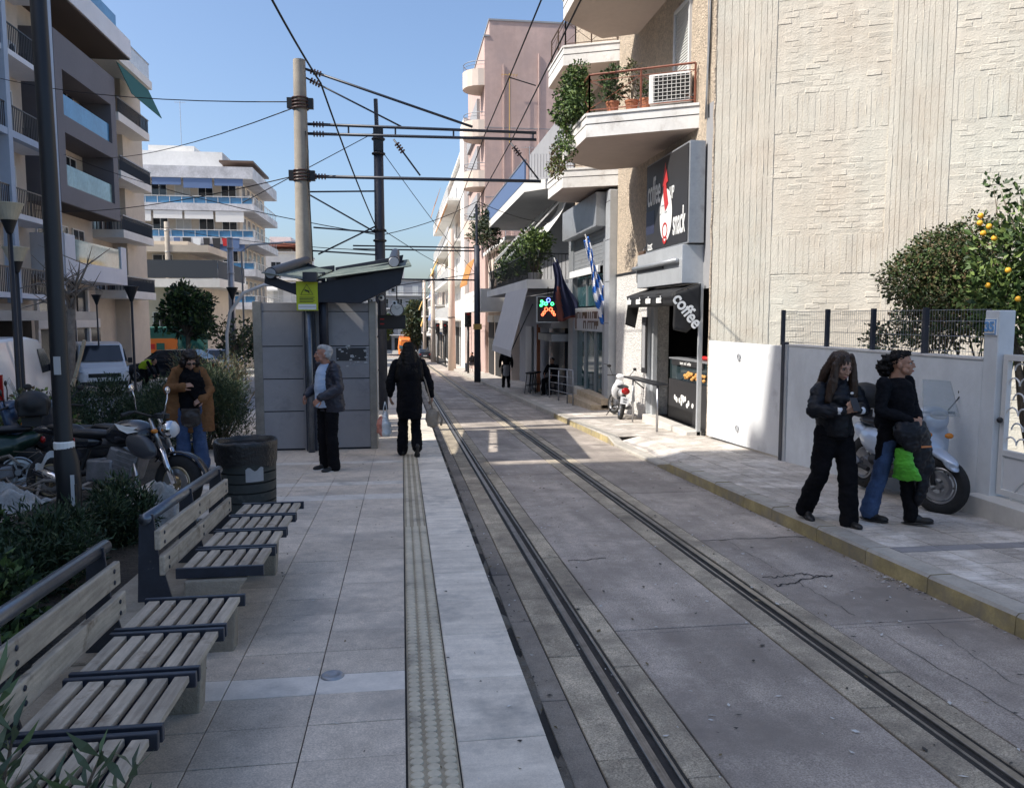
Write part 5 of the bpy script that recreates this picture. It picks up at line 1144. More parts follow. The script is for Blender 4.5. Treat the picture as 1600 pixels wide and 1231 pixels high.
shrub('trailing_dry_plant', 'half dry trailing plant hanging below the far end of the near balcony', blobs_in((3.72,18.9,5.6),(.1,.5,.3),8,.17,15), 700, .07, .3, ['leaf_olive','leaf_dry','leaf_light'], 'plant', base=(3.9,18.6,zb1-.1), up=-.6, r0=.012)
potted('dark bushy potted plant right of the climber on the near balcony', (4.25,15.95,zb1), (.25,.25,.32), 650, .07, ['leaf_dark','leaf_mid'], seed=4)
potted('leggy potted shrub near the middle of the balcony railing', (4.6,15.8,zb1), (.2,.2,.42), 260, .07, ['leaf_olive','leaf_dry'], seed=5)
potted('small potted plant left of the air conditioner', (4.85,15.65,zb1), (.14,.14,.16), 160, .06, ['leaf_dark','leaf_mid'], seed=6)
# ---- cafe balcony jungle
for k in range(12):
    y = 26.7+k*.85; pal = k in (2,5,9)
    potted(('bushy dark','spiky pale','broad leaved','sparse','tall dark','arching palm','small round','grey potted','dense','slender palm','drooping','twiggy')[k]+' plant in the %s place along the cafe balcony rail' % ('first','second','third','fourth','fifth','sixth','seventh','eighth','ninth','tenth','eleventh','last')[k], (4.45+.25*(k%2),y,3.12), (.35,.4,.45+.2*(k%3)), 380, .28 if pal else .14, ['leaf_dark','leaf_mid','leaf_light'] if k % 2 else ['leaf_dark','leaf_grey','leaf_mid'], 'pot_grey', 20+k, .1 if pal else .26, .6, .2)
shrub('balcony_olive_bush', 'round olive bush on the far corner of the cafe balcony by the black pole', blobs_in((4.1,38.6,6.2),(.6,.7,.7),14,.45,41), 2200, .16, .25, ['leaf_dark','leaf_grey','leaf_olive'], 'plant', base=(4.4,38.4,3.2))
shrub('trailing_cafe_vine', 'leafy vine trailing over the rail at the near end of the cafe balcony', blobs_in((4.35,26.6,4.35),(.5,.5,.4),10,.28,43), 1100, .13, .3, GR, 'plant', base=(4.5,26.8,3.2))
# ---- left planting bed
shrub('feathery_bush', 'big feathery green bush between the brown-coated woman and the shelter', blobs_in((-3.15,12.9,.42),(.85,.8,.5),48,.27,51), 21000, .085, .07, ['needle_mid','needle_dark','needle_pale'], up=.9, wts=(4,3,2), shell=.1, base=(-3.1,12.9,G(12.9)+.1))
shrub('dry_feathery_bush', 'yellowish dry feathery bush behind the big green one', blobs_in((-3.2,14.6,.75),(1.0,.5,.42),18,.28,52), 4200, .1, .06, ['needle_pale','leaf_dry','leaf_grey'], up=1.0, shell=.1, base=(-3.2,14.6,G(14.6)+.05))
shrub('low_hedge_bush', 'wide low dark bush left of the woman with the brown coat', blobs_in((-4.6,13.3,.42),(.9,.7,.36),24,.27,53), 8500, .08, .1, ['needle_dark','needle_mid','needle_pale'], up=.8, wts=(4,3,1), shell=.1, base=(-4.6,13.3,G(13.3)+.1))
shrub('yellowish_shrub', 'small yellow-leaved shrub behind the parked motorcycle', blobs_in((-5.0,11.4,.45),(.5,.5,.28),10,.2,54), 1300, .07, .3, ['leaf_light','leaf_olive','leaf_dry'], base=(-5,11.4,-.2))
shrub('spreading_juniper', 'dark spreading juniper below the taped lamp post', blobs_in((-2.55,5.5,.3),(.5,.55,.22),26,.19,55), 11000, .075, .1, ['needle_dark','needle_mid','leaf_dark'], up=.5, wts=(4,4,2), shell=.1, base=(-2.55,5.5,.0))
shrub('upright_juniper', 'dark upright conifer shrub right of the taped lamp post', blobs_in((-2.28,6.65,.3),(.2,.3,.26),14,.15,56), 5500, .07, .1, ['needle_mid','needle_dark','needle_pale'], up=.9, wts=(4,3,1), shell=.1, base=(-2.28,6.65,.0))
shrub('near_bed_bush', 'dark green leafy bush behind the front bench at the left edge', blobs_in((-2.35,3.9,.32),(.45,.7,.24),24,.18,57), 6500, .06, .3, ['leaf_dark','leaf_mid','needle_dark'], up=.4, wts=(4,3,3), base=(-2.4,3.9,.0))
shrub('edge_bush', 'dark bush low at the left edge between benches and branch pile', blobs_in((-3.4,5.9,.3),(.55,.6,.26),20,.2,58), 6000, .06, .25, ['leaf_dark','leaf_mid','needle_dark'], up=.4, base=(-3.4,5.9,.0))
for k, (x, y, sd) in enumerate(((-5.9,13.6,62),(-4.7,15.6,63),(-6.6,16.2,64),(-7.4,12.6,65))):
    shrub('low_plaza_bush', ('low dark bush behind the parked scooters','sparse low bush left of the shelter back','pale low bush under the cream lantern lamps','dark bush by the white van at the left edge')[k], blobs_in((x,y,G(y)+.5),(.7,.6,.35),18,.26,sd), 4200, .085, .12, ['needle_dark','needle_mid','needle_pale'], up=.8, shell=.1, base=(x,y,G(y)+.1), group='low bushes on the plaza')
# oleander leaves poking in at the bottom left corner
random.seed(61); ol = thing('oleander', 'oleander shoots with long leaves in the bottom left corner', 'shrub', (-1.0,1.75,G(1.75)+PL)); mb = MB(); st_ = MB()
for (bx_, by_, hx_, hy_, hh) in ((0,0,.1,.15,.72),(0,.05,.04,.2,.85),(-.05,0,.08,.1,.68),(.05,0,.2,.12,.6),(.05,.02,.3,.12,.66),(.1,.0,.36,.16,.6),(.05,0,.26,.1,.56),(-.05,.1,.0,.3,.78),(.0,.0,.14,.05,.62),(.1,0,.4,.1,.52)):
    a = Vector((bx_,by_,0)); b = Vector((hx_,hy_,hh)); st_.tube([a,a.lerp(b,.5)+Vector((0,0,.05)),b],[.008,.006,.003],5)
    for i in range(34):
        q = i/34; p = a.lerp(b,.35+.65*q); an = i*2.4; d = Vector((math.cos(an)*.8,math.sin(an)*.8,.35+.7*q)); leaf(mb,p,d,random.uniform(.07,.115),.1,.1,random.choice((0,0,1,2)))
mat('oleander_a',(.075,.11,.06),.5); mat('oleander_b',(.1,.15,.06),.5); mat('oleander_c',(.05,.08,.045),.5)
mb.build('leaves',['oleander_a','oleander_b','oleander_c'],ol); st_.build('stem','bark',ol)
# pile of cut branches
random.seed(71); pb = thing('branch_pile', 'heap of cut bare branches and twigs at the left edge', 'branch pile', (-4.0,7.9,G(7.9)+.1))
for i in range(64):
    c = Vector((random.gauss(0,.55),random.gauss(0,.5),abs(random.gauss(.2,.18)))); an = random.uniform(0,6.3); L = random.uniform(.25,.9); d = Vector((math.cos(an),math.sin(an),random.uniform(-.35,.5)))*L/2
    MB().tube([c-d,c+Vector((random.uniform(-.06,.06),random.uniform(-.06,.06),.05)),c+d],[random.uniform(.012,.03),.018,.007],6).build('branch','bark_grey',pb,smooth=True)
tw = MB()
for i in range(260):
    c = Vector((random.gauss(0,.6),random.gauss(0,.55),abs(random.gauss(.18,.18)))); an = random.uniform(0,6.3); d = Vector((math.cos(an),math.sin(an),random.uniform(-.4,.6)))*random.uniform(.08,.25); tw.tube([c-d,c+d],[.005,.002],4)
tag(tw.build('twigs','bark',pb),kind='stuff')
ps = thing('plastic_sheet', 'crumpled clear plastic sheet lying over the branches and bush', 'plastic sheet', (-2.35,6.9,.0))
def cr(ox, oy, sx, sy, hz, sd): return lambda u,v: (ox+sx*(u-.5)+.05*mnoise.noise((u*5,v*5,sd)), oy+sy*(v-.5), hz*math.sin(u*3.1)*math.sin(v*3.1)+.09*mnoise.noise((u*6,v*6,sd+3))+.04*mnoise.noise((u*14,v*14,sd)))
MB().grid(cr(.25,.35,.5,.5,.42,1),22,22).build('sheet','plastic_film',ps,smooth=True)
ps2 = thing('plastic_sheet', 'dusty plastic netting draped on the branch pile', 'plastic sheet', (-3.45,7.2,.25)); MB().grid(cr(0,0,.7,.5,.2,5),22,18).build('sheet','plastic_film',ps2,smooth=True)
# plaza trees
def tree(label, base, h, crown, n, s, ms, seed, tr=.12, name='plaza_tree', w=.3, lean=0, bk='bark'):
    t = thing(name, label, 'tree', base); random.seed(seed); bl = blobs_in((lean,0,h+crown[2]*.5),crown,16,min(crown)*.45,seed); mb = MB(); cloud(mb,bl,n,s,w,tuple(range(len(ms))),.35,.2); mb.build('crown',ms,t)
    q = MB(); q.tube([(0,0,-.2),(lean*.3,0,h*.5),(lean,0,h*1.05)],[tr,tr*.8,tr*.6],9); q.build('trunk',bk,t,smooth=True); l = MB(); limbs(l,(lean*.9,0,h*.85),[b[0] for b in bl],tr*.4,seed); l.build('limbs',bk,t,smooth=True); return t
tree('dense dark leafy tree on the plaza in front of the beige balcony block', (-8.9,35,G(35)), 2.7, (1.05,1.0,1.15), 3400, .2, ['leaf_dark','needle_dark','leaf_mid'], 81, .13)
tree('twisted half-bare tree left of the shelter', (-6.2,31,G(31)), 1.9, (.9,.8,.8), 420, .16, ['leaf_dark','leaf_olive'], 82, .12)
tree('leafy shrub tree right of the dark plaza lamp', (-6.6,38,G(38)), 1.6, (1.3,1,.9), 1600, .16, ['leaf_dark','leaf_grey','leaf_mid'], 83, .09)
tree('grey green tree behind the tram at the street end', (3.2,160,G(158)), 4.5, (3.2,3,5), 5200, .7, ['leaf_grey','leaf_olive','leaf_dark'], 84, .3)
tree('distant leafy tree left of the tram', (-5,165,G(158)), 4, (4,3,3), 3500, .7, ['leaf_dark','leaf_mid'], 85, .3)
tree('distant tree at the foot of the end block', (9,170,G(158)), 4, (4,3,3), 3000, .7, ['leaf_dark','leaf_mid'], 86, .3)
# bare pollarded tree beside the dark lamp pole
bt = thing('bare_tree', 'bare pollarded tree with pale twigs behind the dark lamp post', 'tree', (-7.6,19.5,G(19.5))); random.seed(91)
MB().tube([(0,0,-.1),(.05,0,1.5),(.12,0,3.0)],[.1,.085,.1],9).build('trunk','bark_grey',bt,smooth=True); q = MB()
for i in range(17):
    an = random.uniform(0,6.3); e = Vector((math.cos(an)*random.uniform(.5,1.3),math.sin(an)*random.uniform(.4,1),random.uniform(-.2,1.5))); b = Vector((.12,0,2.6+.5*random.random())); m1 = b+e*.5+Vector((random.uniform(-.2,.2),0,random.uniform(-.05,.25))); q.tube([b,m1,b+e],[.04,.022,.006],5)
    for j in range(3): d2 = Vector((random.gauss(0,.3),random.gauss(0,.2),random.uniform(0,.45))); q.tube([m1,m1+d2*.6,m1+d2],[.012,.008,.003],4)
q.build('limbs','bark_grey',bt,smooth=True)
pk_ = thing('tree_stake', 'pale wooden plank leaning against the bare tree', 'plank', (-5.95,15.5,G(15.5))); MB().bar((-.55,0,.0),(.0,0,1.3),.09,.05).build('plank','pale_wood',pk_,bev=.008); MB().bar((.0,0,1.32),(.2,0,2.0),.07,.05).build('plank','pale_wood',pk_,bev=.008)
# ================= vehicles =================
mat('paint_black', (.012,.014,.02), .25, coat=.6, n=(3,.1)); mat('paint_silver', (.46,.53,.63), .28, .3, coat=.4); mat('paint_white', (.85,.85,.86), .3, coat=.4, n=(2,.04)); mat('paint_dkgrey', (.05,.052,.06), .3, coat=.5); mat('paint_green', (.01,.03,.02), .3, coat=.4); mat('paint_blue', (.03,.06,.12), .35, coat=.4); mat('plastic_black', (.015,.015,.016), .6, n=(8,.1)); mat('seat_vinyl', (.014,.014,.016), .45, bump=(60,.1)); mat('tyre', (.018,.018,.018), .9, n=(20,.2)); mat('rim_alloy', (.4,.4,.41), .3, .9); mat('rim_gold', (.42,.36,.24), .35, .7); mat('chrome', (.7,.7,.72), .12, 1); mat('engine_alu', (.22,.22,.23), .5, .7, n=(10,.2)); mat('lamp_glass', (.6,.62,.65), .08, spec=.8); mat('red_lens', (.35,.01,.01), .15); mat('orange_lens', (.6,.2,.02), .2); mat('plate_white', (.7,.71,.73), .5); mat('tram_orange', (.75,.2,.03), .35, coat=.3); mat('screen', (.35,.4,.42), .08, alpha=.35)
def wheel(t, x, z, r, w, rim, spokes=5, steer=0, disc=True, y=0, tr=.24):
    o = bpy.data.objects.new('wheel', None); COL.objects.link(o); o.parent = t; o.location = (x,y,z); o.rotation_euler = (0,0,steer)
    tb2 = r*tr; MB().torus((0,0,0),r-tb2,(tb2,w/2),36,10).build('tyre','tyre',o,smooth=True)
    MB().torus((0,0,0),r-tb2*1.9,(tb2*.35,w*.42),32,8).build('rim',rim,o,smooth=True)
    sp = MB()
    for i in range(spokes):
        a = i*2*math.pi/spokes; c, s_ = math.cos(a), math.sin(a); sp.bar((.03*c,0,.03*s_),((r-tb2*2)*c,0,(r-tb2*2)*s_),.018,.035,(0,1,0))
    sp.lathe([(.0001,-.05),(.035,-.05),(.045,-.02),(.045,.02),(.035,.05),(.0001,.05)],(0,0,0),14,'Y'); sp.build('spokes',rim,o)
    if disc: MB().torus((0,-.05,0),r*.38,(r*.13,.003),24,4).build('brake_disc','steel',o)
    return o
HC = {}
def hull(parts, voxel, name, m, parent, it=5):
    k = (name, len(parts.v), parts.v[0], parts.v[-1])
    if k not in HC: HC[k] = remeshed(parts, voxel, it, .5, name)
    return put(name, setmat(HC[k].copy(), m), parent)
def mirror(t, p0, p1, m='chrome', rot=0):
    MB().tube([p0,Vector(p0).lerp(Vector(p1),.6)+Vector((.01,0,.0)),p1],.007,6).build('mirror_stem',m,t,smooth=True); o = MB().ell(p1,(.018,.055,.038),nu=12,nv=8).build('mirror',m,t,smooth=True)
def motorcycle(label, loc, rz, lean):
    t = thing('motorcycle', label, 'motorcycle', loc, rot=(R(lean),0,rz)); wheel(t,.7,.3,.3,.11,'rim_gold',6,R(-12)); wheel(t,-.7,.3,.3,.14,'rim_gold',6)
    for y in (-.09,.09):
        MB().tube([(.7,y,.3),(.55,y,.66)],.032,10).build('fork_leg','chrome',t,smooth=True); MB().tube([(.55,y,.66),(.42,y,.97)],.024,10).build('fork_leg','steel',t,smooth=True); MB().tube([(-.7,y*1.3,.3),(-.2,y*1.2,.42)],.025,8).build('swingarm','plastic_black',t)
    MB().lathe([(.315,-.06),(.33,-.05),(.335,0),(.33,.05),(.315,.06)],(.7,0,.3),20,'Y',arc=2.4).build('front_fender','paint_black',t,smooth=True,solid=.006)
    h = MB(); h.ell((.18,0,.83),(.26,.15,.13)); h.ell((.3,0,.8),(.16,.17,.12)); h.ell((.02,0,.79),(.16,.1,.1)); hull(h,.018,'fuel_tank','paint_black',t)
    for y in (-.165,.165):
        e = MB(); z0 = .84
        e.add([(.22,y,z0-.03),(.34,y*.99,z0-.005),(.28,y,z0+.01),(.33,y*.98,z0+.04),(.2,y*.97,z0+.045),(.05,y*.8,z0+.075),(.12,y*.93,z0+.01)],[(0,1,2,3,4,5,6)]); e.build('wing_emblem','letter_white',t,solid=.006)
    h = MB(); h.ell((-.28,0,.8),(.3,.13,.055)); h.ell((-.6,0,.86),(.22,.1,.05)); hull(h,.018,'seat','seat_vinyl',t)
    h = MB(); h.ell((-.45,0,.72),(.3,.1,.09)); h.ell((-.78,0,.83),(.18,.08,.05)); hull(h,.018,'tail_cowl','paint_black',t)
    h = MB(); h.ell((.36,-.14,.68),(.2,.05,.12),(0,.5,0)); h.ell((.36,.14,.68),(.2,.05,.12),(0,.5,0)); h.ell((.3,0,.7),(.1,.16,.08)); hull(h,.018,'side_shroud','paint_dkgrey',t)
    e = MB(); e.obox((.12,0,.5),(.34,.26,.28),(0,.3,0)); e.obox((-.1,0,.42),(.3,.3,.24)); e.build('engine','engine_alu',t,bev=.03)
    for i in range(5): MB().obox((.2-.02*i,0,.6-.045*i),(.2,.29,.012),(0,.3,0)).build('cooling_fin','engine_alu',t)
    MB().tube([(.28,-.12,.5),(.34,-.15,.32),(.1,-.17,.2),(-.3,-.19,.24)],.024,8).build('exhaust','steel',t,smooth=True); MB().tube([(-.3,-.19,.24),(-.75,-.2,.42)],[.05,.06],12).build('silencer','chrome',t,smooth=True)
    MB().tube([(.5,0,.55),(.2,0,.7),(-.3,0,.65),(-.4,0,.4)],.025,8).build('frame','plastic_black',t)
    MB().lathe([(.0001,.085),(.06,.075),(.09,.03),(.095,-.02),(.07,-.09),(.0001,-.1)],(.58,0,.86),20,'X').build('headlight_shell','chrome',t,smooth=True); MB().lathe([(.0001,.09),(.05,.086),(.085,.05)],(.585,0,.86),20,'X').build('headlight','lamp_glass',t,smooth=True)
    MB().lathe([(.0001,-.03),(.045,-.03),(.05,.02),(.0001,.03)],(.5,.05,1.0),14).build('instrument','plastic_black',t); MB().lathe([(.0001,-.03),(.045,-.03),(.05,.02),(.0001,.03)],(.5,-.06,1.0),14).build('instrument','plastic_black',t)
    MB().tube([(.28,-.38,1.0),(.36,-.28,1.04),(.44,-.08,.99),(.44,.08,.99),(.36,.28,1.04),(.28,.38,1.0)],.013,8).build('handlebar','plastic_black',t,smooth=True)
    for s_ in (-1,1):
        MB().tube([(.28,s_*.38,1.0),(.33,s_*.3,1.03)],.02,8).build('grip','plastic_black',t); mirror(t,(.37,s_*.26,1.04),(.36,s_*.34,1.28)); MB().ell((.5,s_*.14,.84),(.035,.04,.025),nu=10,nv=6).build('indicator','orange_lens',t,smooth=True)
    MB().tube([(-.05,.15,.35),(-.1,.38,.02)],.012,6).build('side_stand','plastic_black',t); return t
def scooter(label, loc, rz, lean, paint, steer=0, topcase=True, screen=True, name='scooter', group=None):
    t = thing(name, label, 'scooter', loc, group=group, rot=(R(lean),0,rz)); wheel(t,.66,.3,.3,.1,'rim_alloy',5,steer,tr=.22); wheel(t,-.64,.3,.3,.12,'rim_alloy',5,tr=.22)
    fo = MB(); 
    for y in (-.08,.08): fo.tube([(.66,y,.3),(.56,y,.62)],.024,8)
    fo.build('fork','plastic_black',t,smooth=True)
    h = MB(); h.ell((.6,0,.62),(.3,.09,.045),(0,.28,0)); h.ell((.78,0,.53),(.12,.07,.03),(0,.5,0)); hull(h,.015,'front_fender',paint,t)
    h = MB(); h.ell((.42,0,.78),(.07,.22,.32),(0,-.3,0)); h.ell((.45,0,.95),(.09,.17,.13)); h.ell((.5,0,.62),(.08,.14,.14)); hull(h,.018,'front_shield',paint,t)
    h = MB(); h.ell((.12,0,.34),(.36,.16,.06)); h.ell((-.3,0,.38),(.25,.15,.09)); hull(h,.018,'floorboard','plastic_black',t)
    h = MB(); h.ell((-.4,0,.58),(.36,.17,.17),(0,.15,0)); h.ell((-.72,0,.66),(.2,.12,.1),(0,.35,0)); h.ell((-.2,0,.48),(.18,.16,.16)); hull(h,.018,'rear_body',paint,t)
    h = MB(); h.ell((-.2,0,.76),(.26,.14,.055)); h.ell((-.56,0,.8),(.26,.13,.05)); hull(h,.015,'seat','seat_vinyl',t)
    e = MB(); e.obox((-.4,.0,.3),(.4,.2,.16),(0,.1,0)); e.build('engine','engine_alu',t,bev=.03)
    MB().tube([(-.35,-.16,.27),(-.5,-.18,.3)],.03,8).build('exhaust','plastic_black',t); MB().tube([(-.5,-.18,.3),(-.85,-.19,.42)],[.055,.065],12).build('silencer','engine_alu',t,smooth=True)
    MB().extr([(-.75,-.05,.6),(-.98,-.05,.42),(-.96,-.05,.38),(-.72,-.05,.52)],(0,.1,0)).build('rear_fender','plastic_black',t)
    h = MB(); h.ell((.43,0,1.02),(.1,.16,.07)); hull(h,.015,'handlebar_cover',paint,t); MB().ell((.51,0,1.0),(.04,.1,.05),nu=14,nv=8).build('headlight','lamp_glass',t,smooth=True); MB().ell((.55,-.12,.8),(.02,.05,.03),nu=10,nv=6).build('indicator','orange_lens',t,smooth=True); MB().ell((.55,.12,.8),(.02,.05,.03),nu=10,nv=6).build('indicator','orange_lens',t,smooth=True)
    MB().tube([(.3,-.36,1.02),(.42,-.12,1.03),(.42,.12,1.03),(.3,.36,1.02)],.014,8).build('handlebar','plastic_black',t,smooth=True)
    for s_ in (-1,1): mirror(t,(.38,s_*.2,1.05),(.36,s_*.36,1.25),'plastic_black')
    MB().ell((-.9,0,.66),(.03,.09,.045),nu=12,nv=7).build('tail_light','red_lens',t,smooth=True)
    if screen: MB().grid(lambda u,v:(.56-.14*v-.05*math.cos((u-.5)*3)*0,(u-.5)*(.42-.1*v),1.0+.36*v),8,6).build('windscreen','screen',t,smooth=True,solid=.004)
    if topcase:
        h = MB(); h.ell((-.82,0,1.08),(.19,.22,.16)); h.obox((-.82,0,1.04),(.3,.34,.2)); hull(h,.02,'top_case','plastic_black',t); MB().box(-.9,-.7,-.05,.05,.82,.93).build('rack','plastic_black',t)
    MB().tube([(-.15,.12,.28),(-.22,.3,.02)],.011,6).build('side_stand','plastic_black',t); return t
def gz(x,y,h): return (x,y,G(y)+h)
motorcycle('black roadster motorcycle with gold wheels parked beside the benches', gz(-3.02,8.72,.15), R(-14), -7)
scooter('dark grey maxi scooter standing behind the black motorcycle', gz(-4.0,10.2,.12), R(150), 5, 'paint_dkgrey', 0, False, False, group='parked scooters')
scooter('dark green scooter cut off at the left picture edge', gz(-5.0,9.5,.12), R(200), 5, 'paint_green', 0, True, False, group='parked scooters')
scooter('dark blue scooter lying low beside the branch pile', gz(-5.3,10.6,.12), R(20), 5, 'paint_blue', 0, False, True, group='parked scooters')
scooter('silver scooter with black top case parked against the garden wall', gz(5.4,7.95,SW), R(-90), -4, 'paint_silver', R(24), True, True, group='parked scooters')
# white moped by the coffee shop wall
def moped(label, loc, rz, lean):
    t = thing('moped', label, 'moped', loc, rot=(R(lean),0,rz)); wheel(t,.62,.28,.28,.07,'rim_alloy',5,R(28),tr=.16); wheel(t,-.6,.28,.28,.09,'rim_alloy',5,tr=.18)
    MB().lathe([(.3,-.045),(.31,0),(.3,.045)],(.62,0,.28),16,'Y',arc=2.2).build('front_fender','paint_white',t,smooth=True,solid=.006)
    fo = MB(); fo.tube([(.62,-.07,.28),(.42,-.06,.8)],.02,8); fo.build('fork_leg','plastic_black',t); fo = MB(); fo.tube([(.62,.07,.28),(.42,.06,.8)],.02,8); fo.build('fork_leg','plastic_black',t)
    h = MB(); h.ell((.36,0,.62),(.08,.17,.26),(0,-.35,0)); h.ell((.42,0,.8),(.1,.1,.1)); hull(h,.018,'leg_shield','paint_white',t)
    h = MB(); h.ell((-.42,0,.62),(.34,.11,.1),(0,.12,0)); h.ell((-.7,0,.68),(.16,.09,.07)); hull(h,.018,'rear_body','paint_white',t)
    h = MB(); h.ell((-.15,0,.74),(.2,.12,.045)); h.ell((-.5,0,.78),(.26,.11,.045)); hull(h,.016,'seat','seat_vinyl',t)
    MB().obox((.05,0,.34),(.4,.16,.14)).build('engine','engine_alu',t,bev=.03); MB().tube([(.38,0,.75),(.2,0,.45),(-.3,0,.5)],.04,8).build('frame','plastic_black',t)
    MB().tube([(.1,-.12,.26),(-.3,-.14,.26),(-.8,-.16,.34)],[.02,.03,.045],10).build('exhaust','engine_alu',t,smooth=True)
    h = MB(); h.ell((.38,0,.95),(.1,.12,.07)); hull(h,.016,'handlebar_cover','paint_white',t); MB().tube([(.28,-.33,.95),(.36,-.1,.97),(.36,.1,.97),(.28,.33,.95)],.013,8).build('handlebar','plastic_black',t,smooth=True)
    for s_ in (-1,1): mirror(t,(.33,s_*.2,.97),(.3,s_*.32,1.18),'plastic_black')
    MB().ell((-.83,0,.7),(.04,.1,.08),nu=14,nv=8).build('tail_light','red_lens',t,smooth=True); MB().extr([(-.72,-.04,.6),(-.92,-.04,.36),(-.88,-.04,.34),(-.66,-.04,.55)],(0,.08,0)).build('rear_fender','plastic_black',t)
    p = MB().obox((-.9,0,.49),(.008,.2,.17),(0,.25,0)).build('number_plate','plate_white',t); text('ΟΙΖ', .06, 'sign_dark', p, Matrix.Translation((-.905,0,.52))@Matrix.Rotation(R(-90),4,'Z')@Matrix.Rotation(R(90),4,'X')); text('741', .06, 'sign_dark', p, Matrix.Translation((-.918,0,.455))@Matrix.Rotation(R(-90),4,'Z')@Matrix.Rotation(R(90),4,'X'))
    MB().tube([(-.05,.1,.28),(-.1,.26,.02)],.01,6).build('side_stand','plastic_black',t); return t
moped('small white moped with red tail light parked by the coffee shop wall', gz(5.1,18.45,SW), R(82), 8)
# ---- cars and vans
def loft_body(secs, name, m, parent, bev=.05):
    """secs: list of (x, half width bottom, half width top, z bottom, z top)"""
    V = []; F = []
    for x, wb, wt, z0, z1 in secs:
        zm = z0+(z1-z0)*.45; V += [(x,-wb*.94,z0),(x,-wb,zm),(x,-wt,z1),(x,wt,z1),(x,wb,zm),(x,wb*.94,z0)]
    n = 6
    for i in range(len(secs)-1):
        for j in range(n): F.append((i*n+j,(i+1)*n+j,(i+1)*n+(j+1)%n,i*n+(j+1)%n))
    F.append(tuple(range(n))); F.append(tuple((len(secs)-1)*n+j for j in range(n-1,-1,-1)))
    mb = MB(); mb.add(V,F); return mb.build(name,m,parent,bev=bev,fix=True,auto=30)
def car(label, loc, rz, paint, kind='car', name='parked_car', group=None):
    t = thing(name, label, 'van' if kind == 'van' else 'car', loc, rz, group)
    if kind == 'van':
        b = loft_body([(2.4,.8,.72,.3,.75),(2.25,.95,.85,.25,1.0),(1.55,1.0,.88,.22,1.18),(.75,1.0,.84,.22,1.92),(-.2,1.0,.85,.22,2.0),(-2.45,1.0,.85,.25,1.98),(-2.55,.95,.82,.3,1.9)],'body',paint,t)
        ws = MB(); ws.add([(1.52,-.8,1.22),(1.52,.8,1.22),(.84,.74,1.86),(.84,-.74,1.86)],[(0,1,2,3)]); ws.v = [(x+.03,y,z+.03) for x,y,z in ws.v]; ws.build('windscreen','window_dark',t,solid=.01)
        for s_ in (-1,1):
            w = MB(); w.add([(1.3,s_*.985,1.2),(.35,s_*.985,1.2),(.35,s_*.9,1.72),(.85,s_*.9,1.72)],[(0,1,2,3)]); w.build('side_window','window_dark',t,solid=.02); MB().obox((1.2,s_*1.1,1.25),(.1,.18,.22)).build('wing_mirror','plastic_black',t,bev=.03)
            MB().box(-2.2,1.4,s_*1.0-.01,s_*1.0+.01,.55,.63).build('rub_strip','plastic_black',t); MB().add([(2.35,s_*.6,.8),(2.3,s_*.9,.82),(2.0,s_*.96,1.02),(2.15,s_*.62,.98)],[(0,1,2,3)]).build('headlight','lamp_glass',t,solid=.06)
            MB().box(-2.56,-2.5,s_*.9-.07,s_*.9+.07,.8,1.35).build('tail_light','red_lens',t)
        MB().box(2.28,2.42,-.6,.6,.62,.78).build('grille','plastic_black',t); MB().box(2.3,2.46,-.85,.85,.3,.45).build('bumper','plastic_black',t); MB().box(2.43,2.47,-.26,.26,.46,.57).build('number_plate','plate_white',t)
        ws_ = ((1.55,.95),(-1.55,.95)); r = .33
    else:
        loft_body([(2.05,.6,.6,.35,.6),(1.9,.8,.72,.25,.72),(1.1,.86,.78,.2,.86),(-1.6,.86,.8,.2,.92),(-2.05,.8,.72,.28,.86),(-2.12,.7,.62,.35,.7)],'body',paint,t)
        loft_body([(1.05,.78,.7,.84,.9),(.4,.78,.6,.84,1.4),(-.9,.78,.6,.84,1.42),(-1.75,.76,.68,.84,.95)],'cabin',paint,t,.03)
        ws = MB(); ws.add([(.98,-.68,.96),(.98,.68,.96),(.47,.56,1.36),(.47,-.56,1.36)],[(0,1,2,3)]); ws.v = [(x+.025,y,z+.02) for x,y,z in ws.v]; ws.build('windscreen','window_dark',t,solid=.01)
        rw = MB(); rw.add([(-1.66,-.66,1.0),(-1.66,.66,1.0),(-.98,.56,1.38),(-.98,-.56,1.38)],[(0,1,2,3)]); rw.v = [(x-.03,y,z+.02) for x,y,z in rw.v]; rw.build('rear_window','window_dark',t,solid=.01)
        for s_ in (-1,1):
            w = MB(); w.add([(.82,s_*.79,.95),(-1.4,s_*.79,.97),(-.9,s_*.64,1.34),(.38,s_*.64,1.34)],[(0,1,2,3)]); w.build('side_window','window_dark',t,solid=.03)
            MB().ell((1.95,s_*.6,.66),(.1,.16,.07),nu=12,nv=7).build('headlight','lamp_glass',t,smooth=True); MB().box(-2.12,-2.0,s_*.65-.12,s_*.65+.12,.68,.82).build('tail_light','red_lens',t); MB().obox((.7,s_*.93,.98),(.08,.14,.1)).build('wing_mirror',paint,t,bev=.02)
        MB().box(2.0,2.1,-.5,.5,.4,.52).build('grille','plastic_black',t); MB().box(-2.16,-2.1,-.26,.26,.5,.62).build('number_plate','plate_white',t)
        ws_ = ((1.3,.8),(-1.3,.8)); r = .31
    for x, y in ws_:
        for s_ in (-1,1): wheel(t,x,r,r,.2,'rim_alloy',7,0,False,s_*y,.3)
    return t
car('white panel van facing the camera on the plaza road', gz(-13.1,36.8,.1), R(-66), 'paint_white', 'van', 'delivery_van')
car('white van rear cut off at the left picture edge', gz(-8.75,18.2,.1), R(100), 'paint_white', 'van', 'delivery_van')
car('black estate car parked right of the white van', gz(-10.2,37.5,.35), R(172), 'paint_black')
car('light blue-grey car half hidden behind the feathery bush', gz(-8.9,41,.35), R(-75), 'paint_silver')
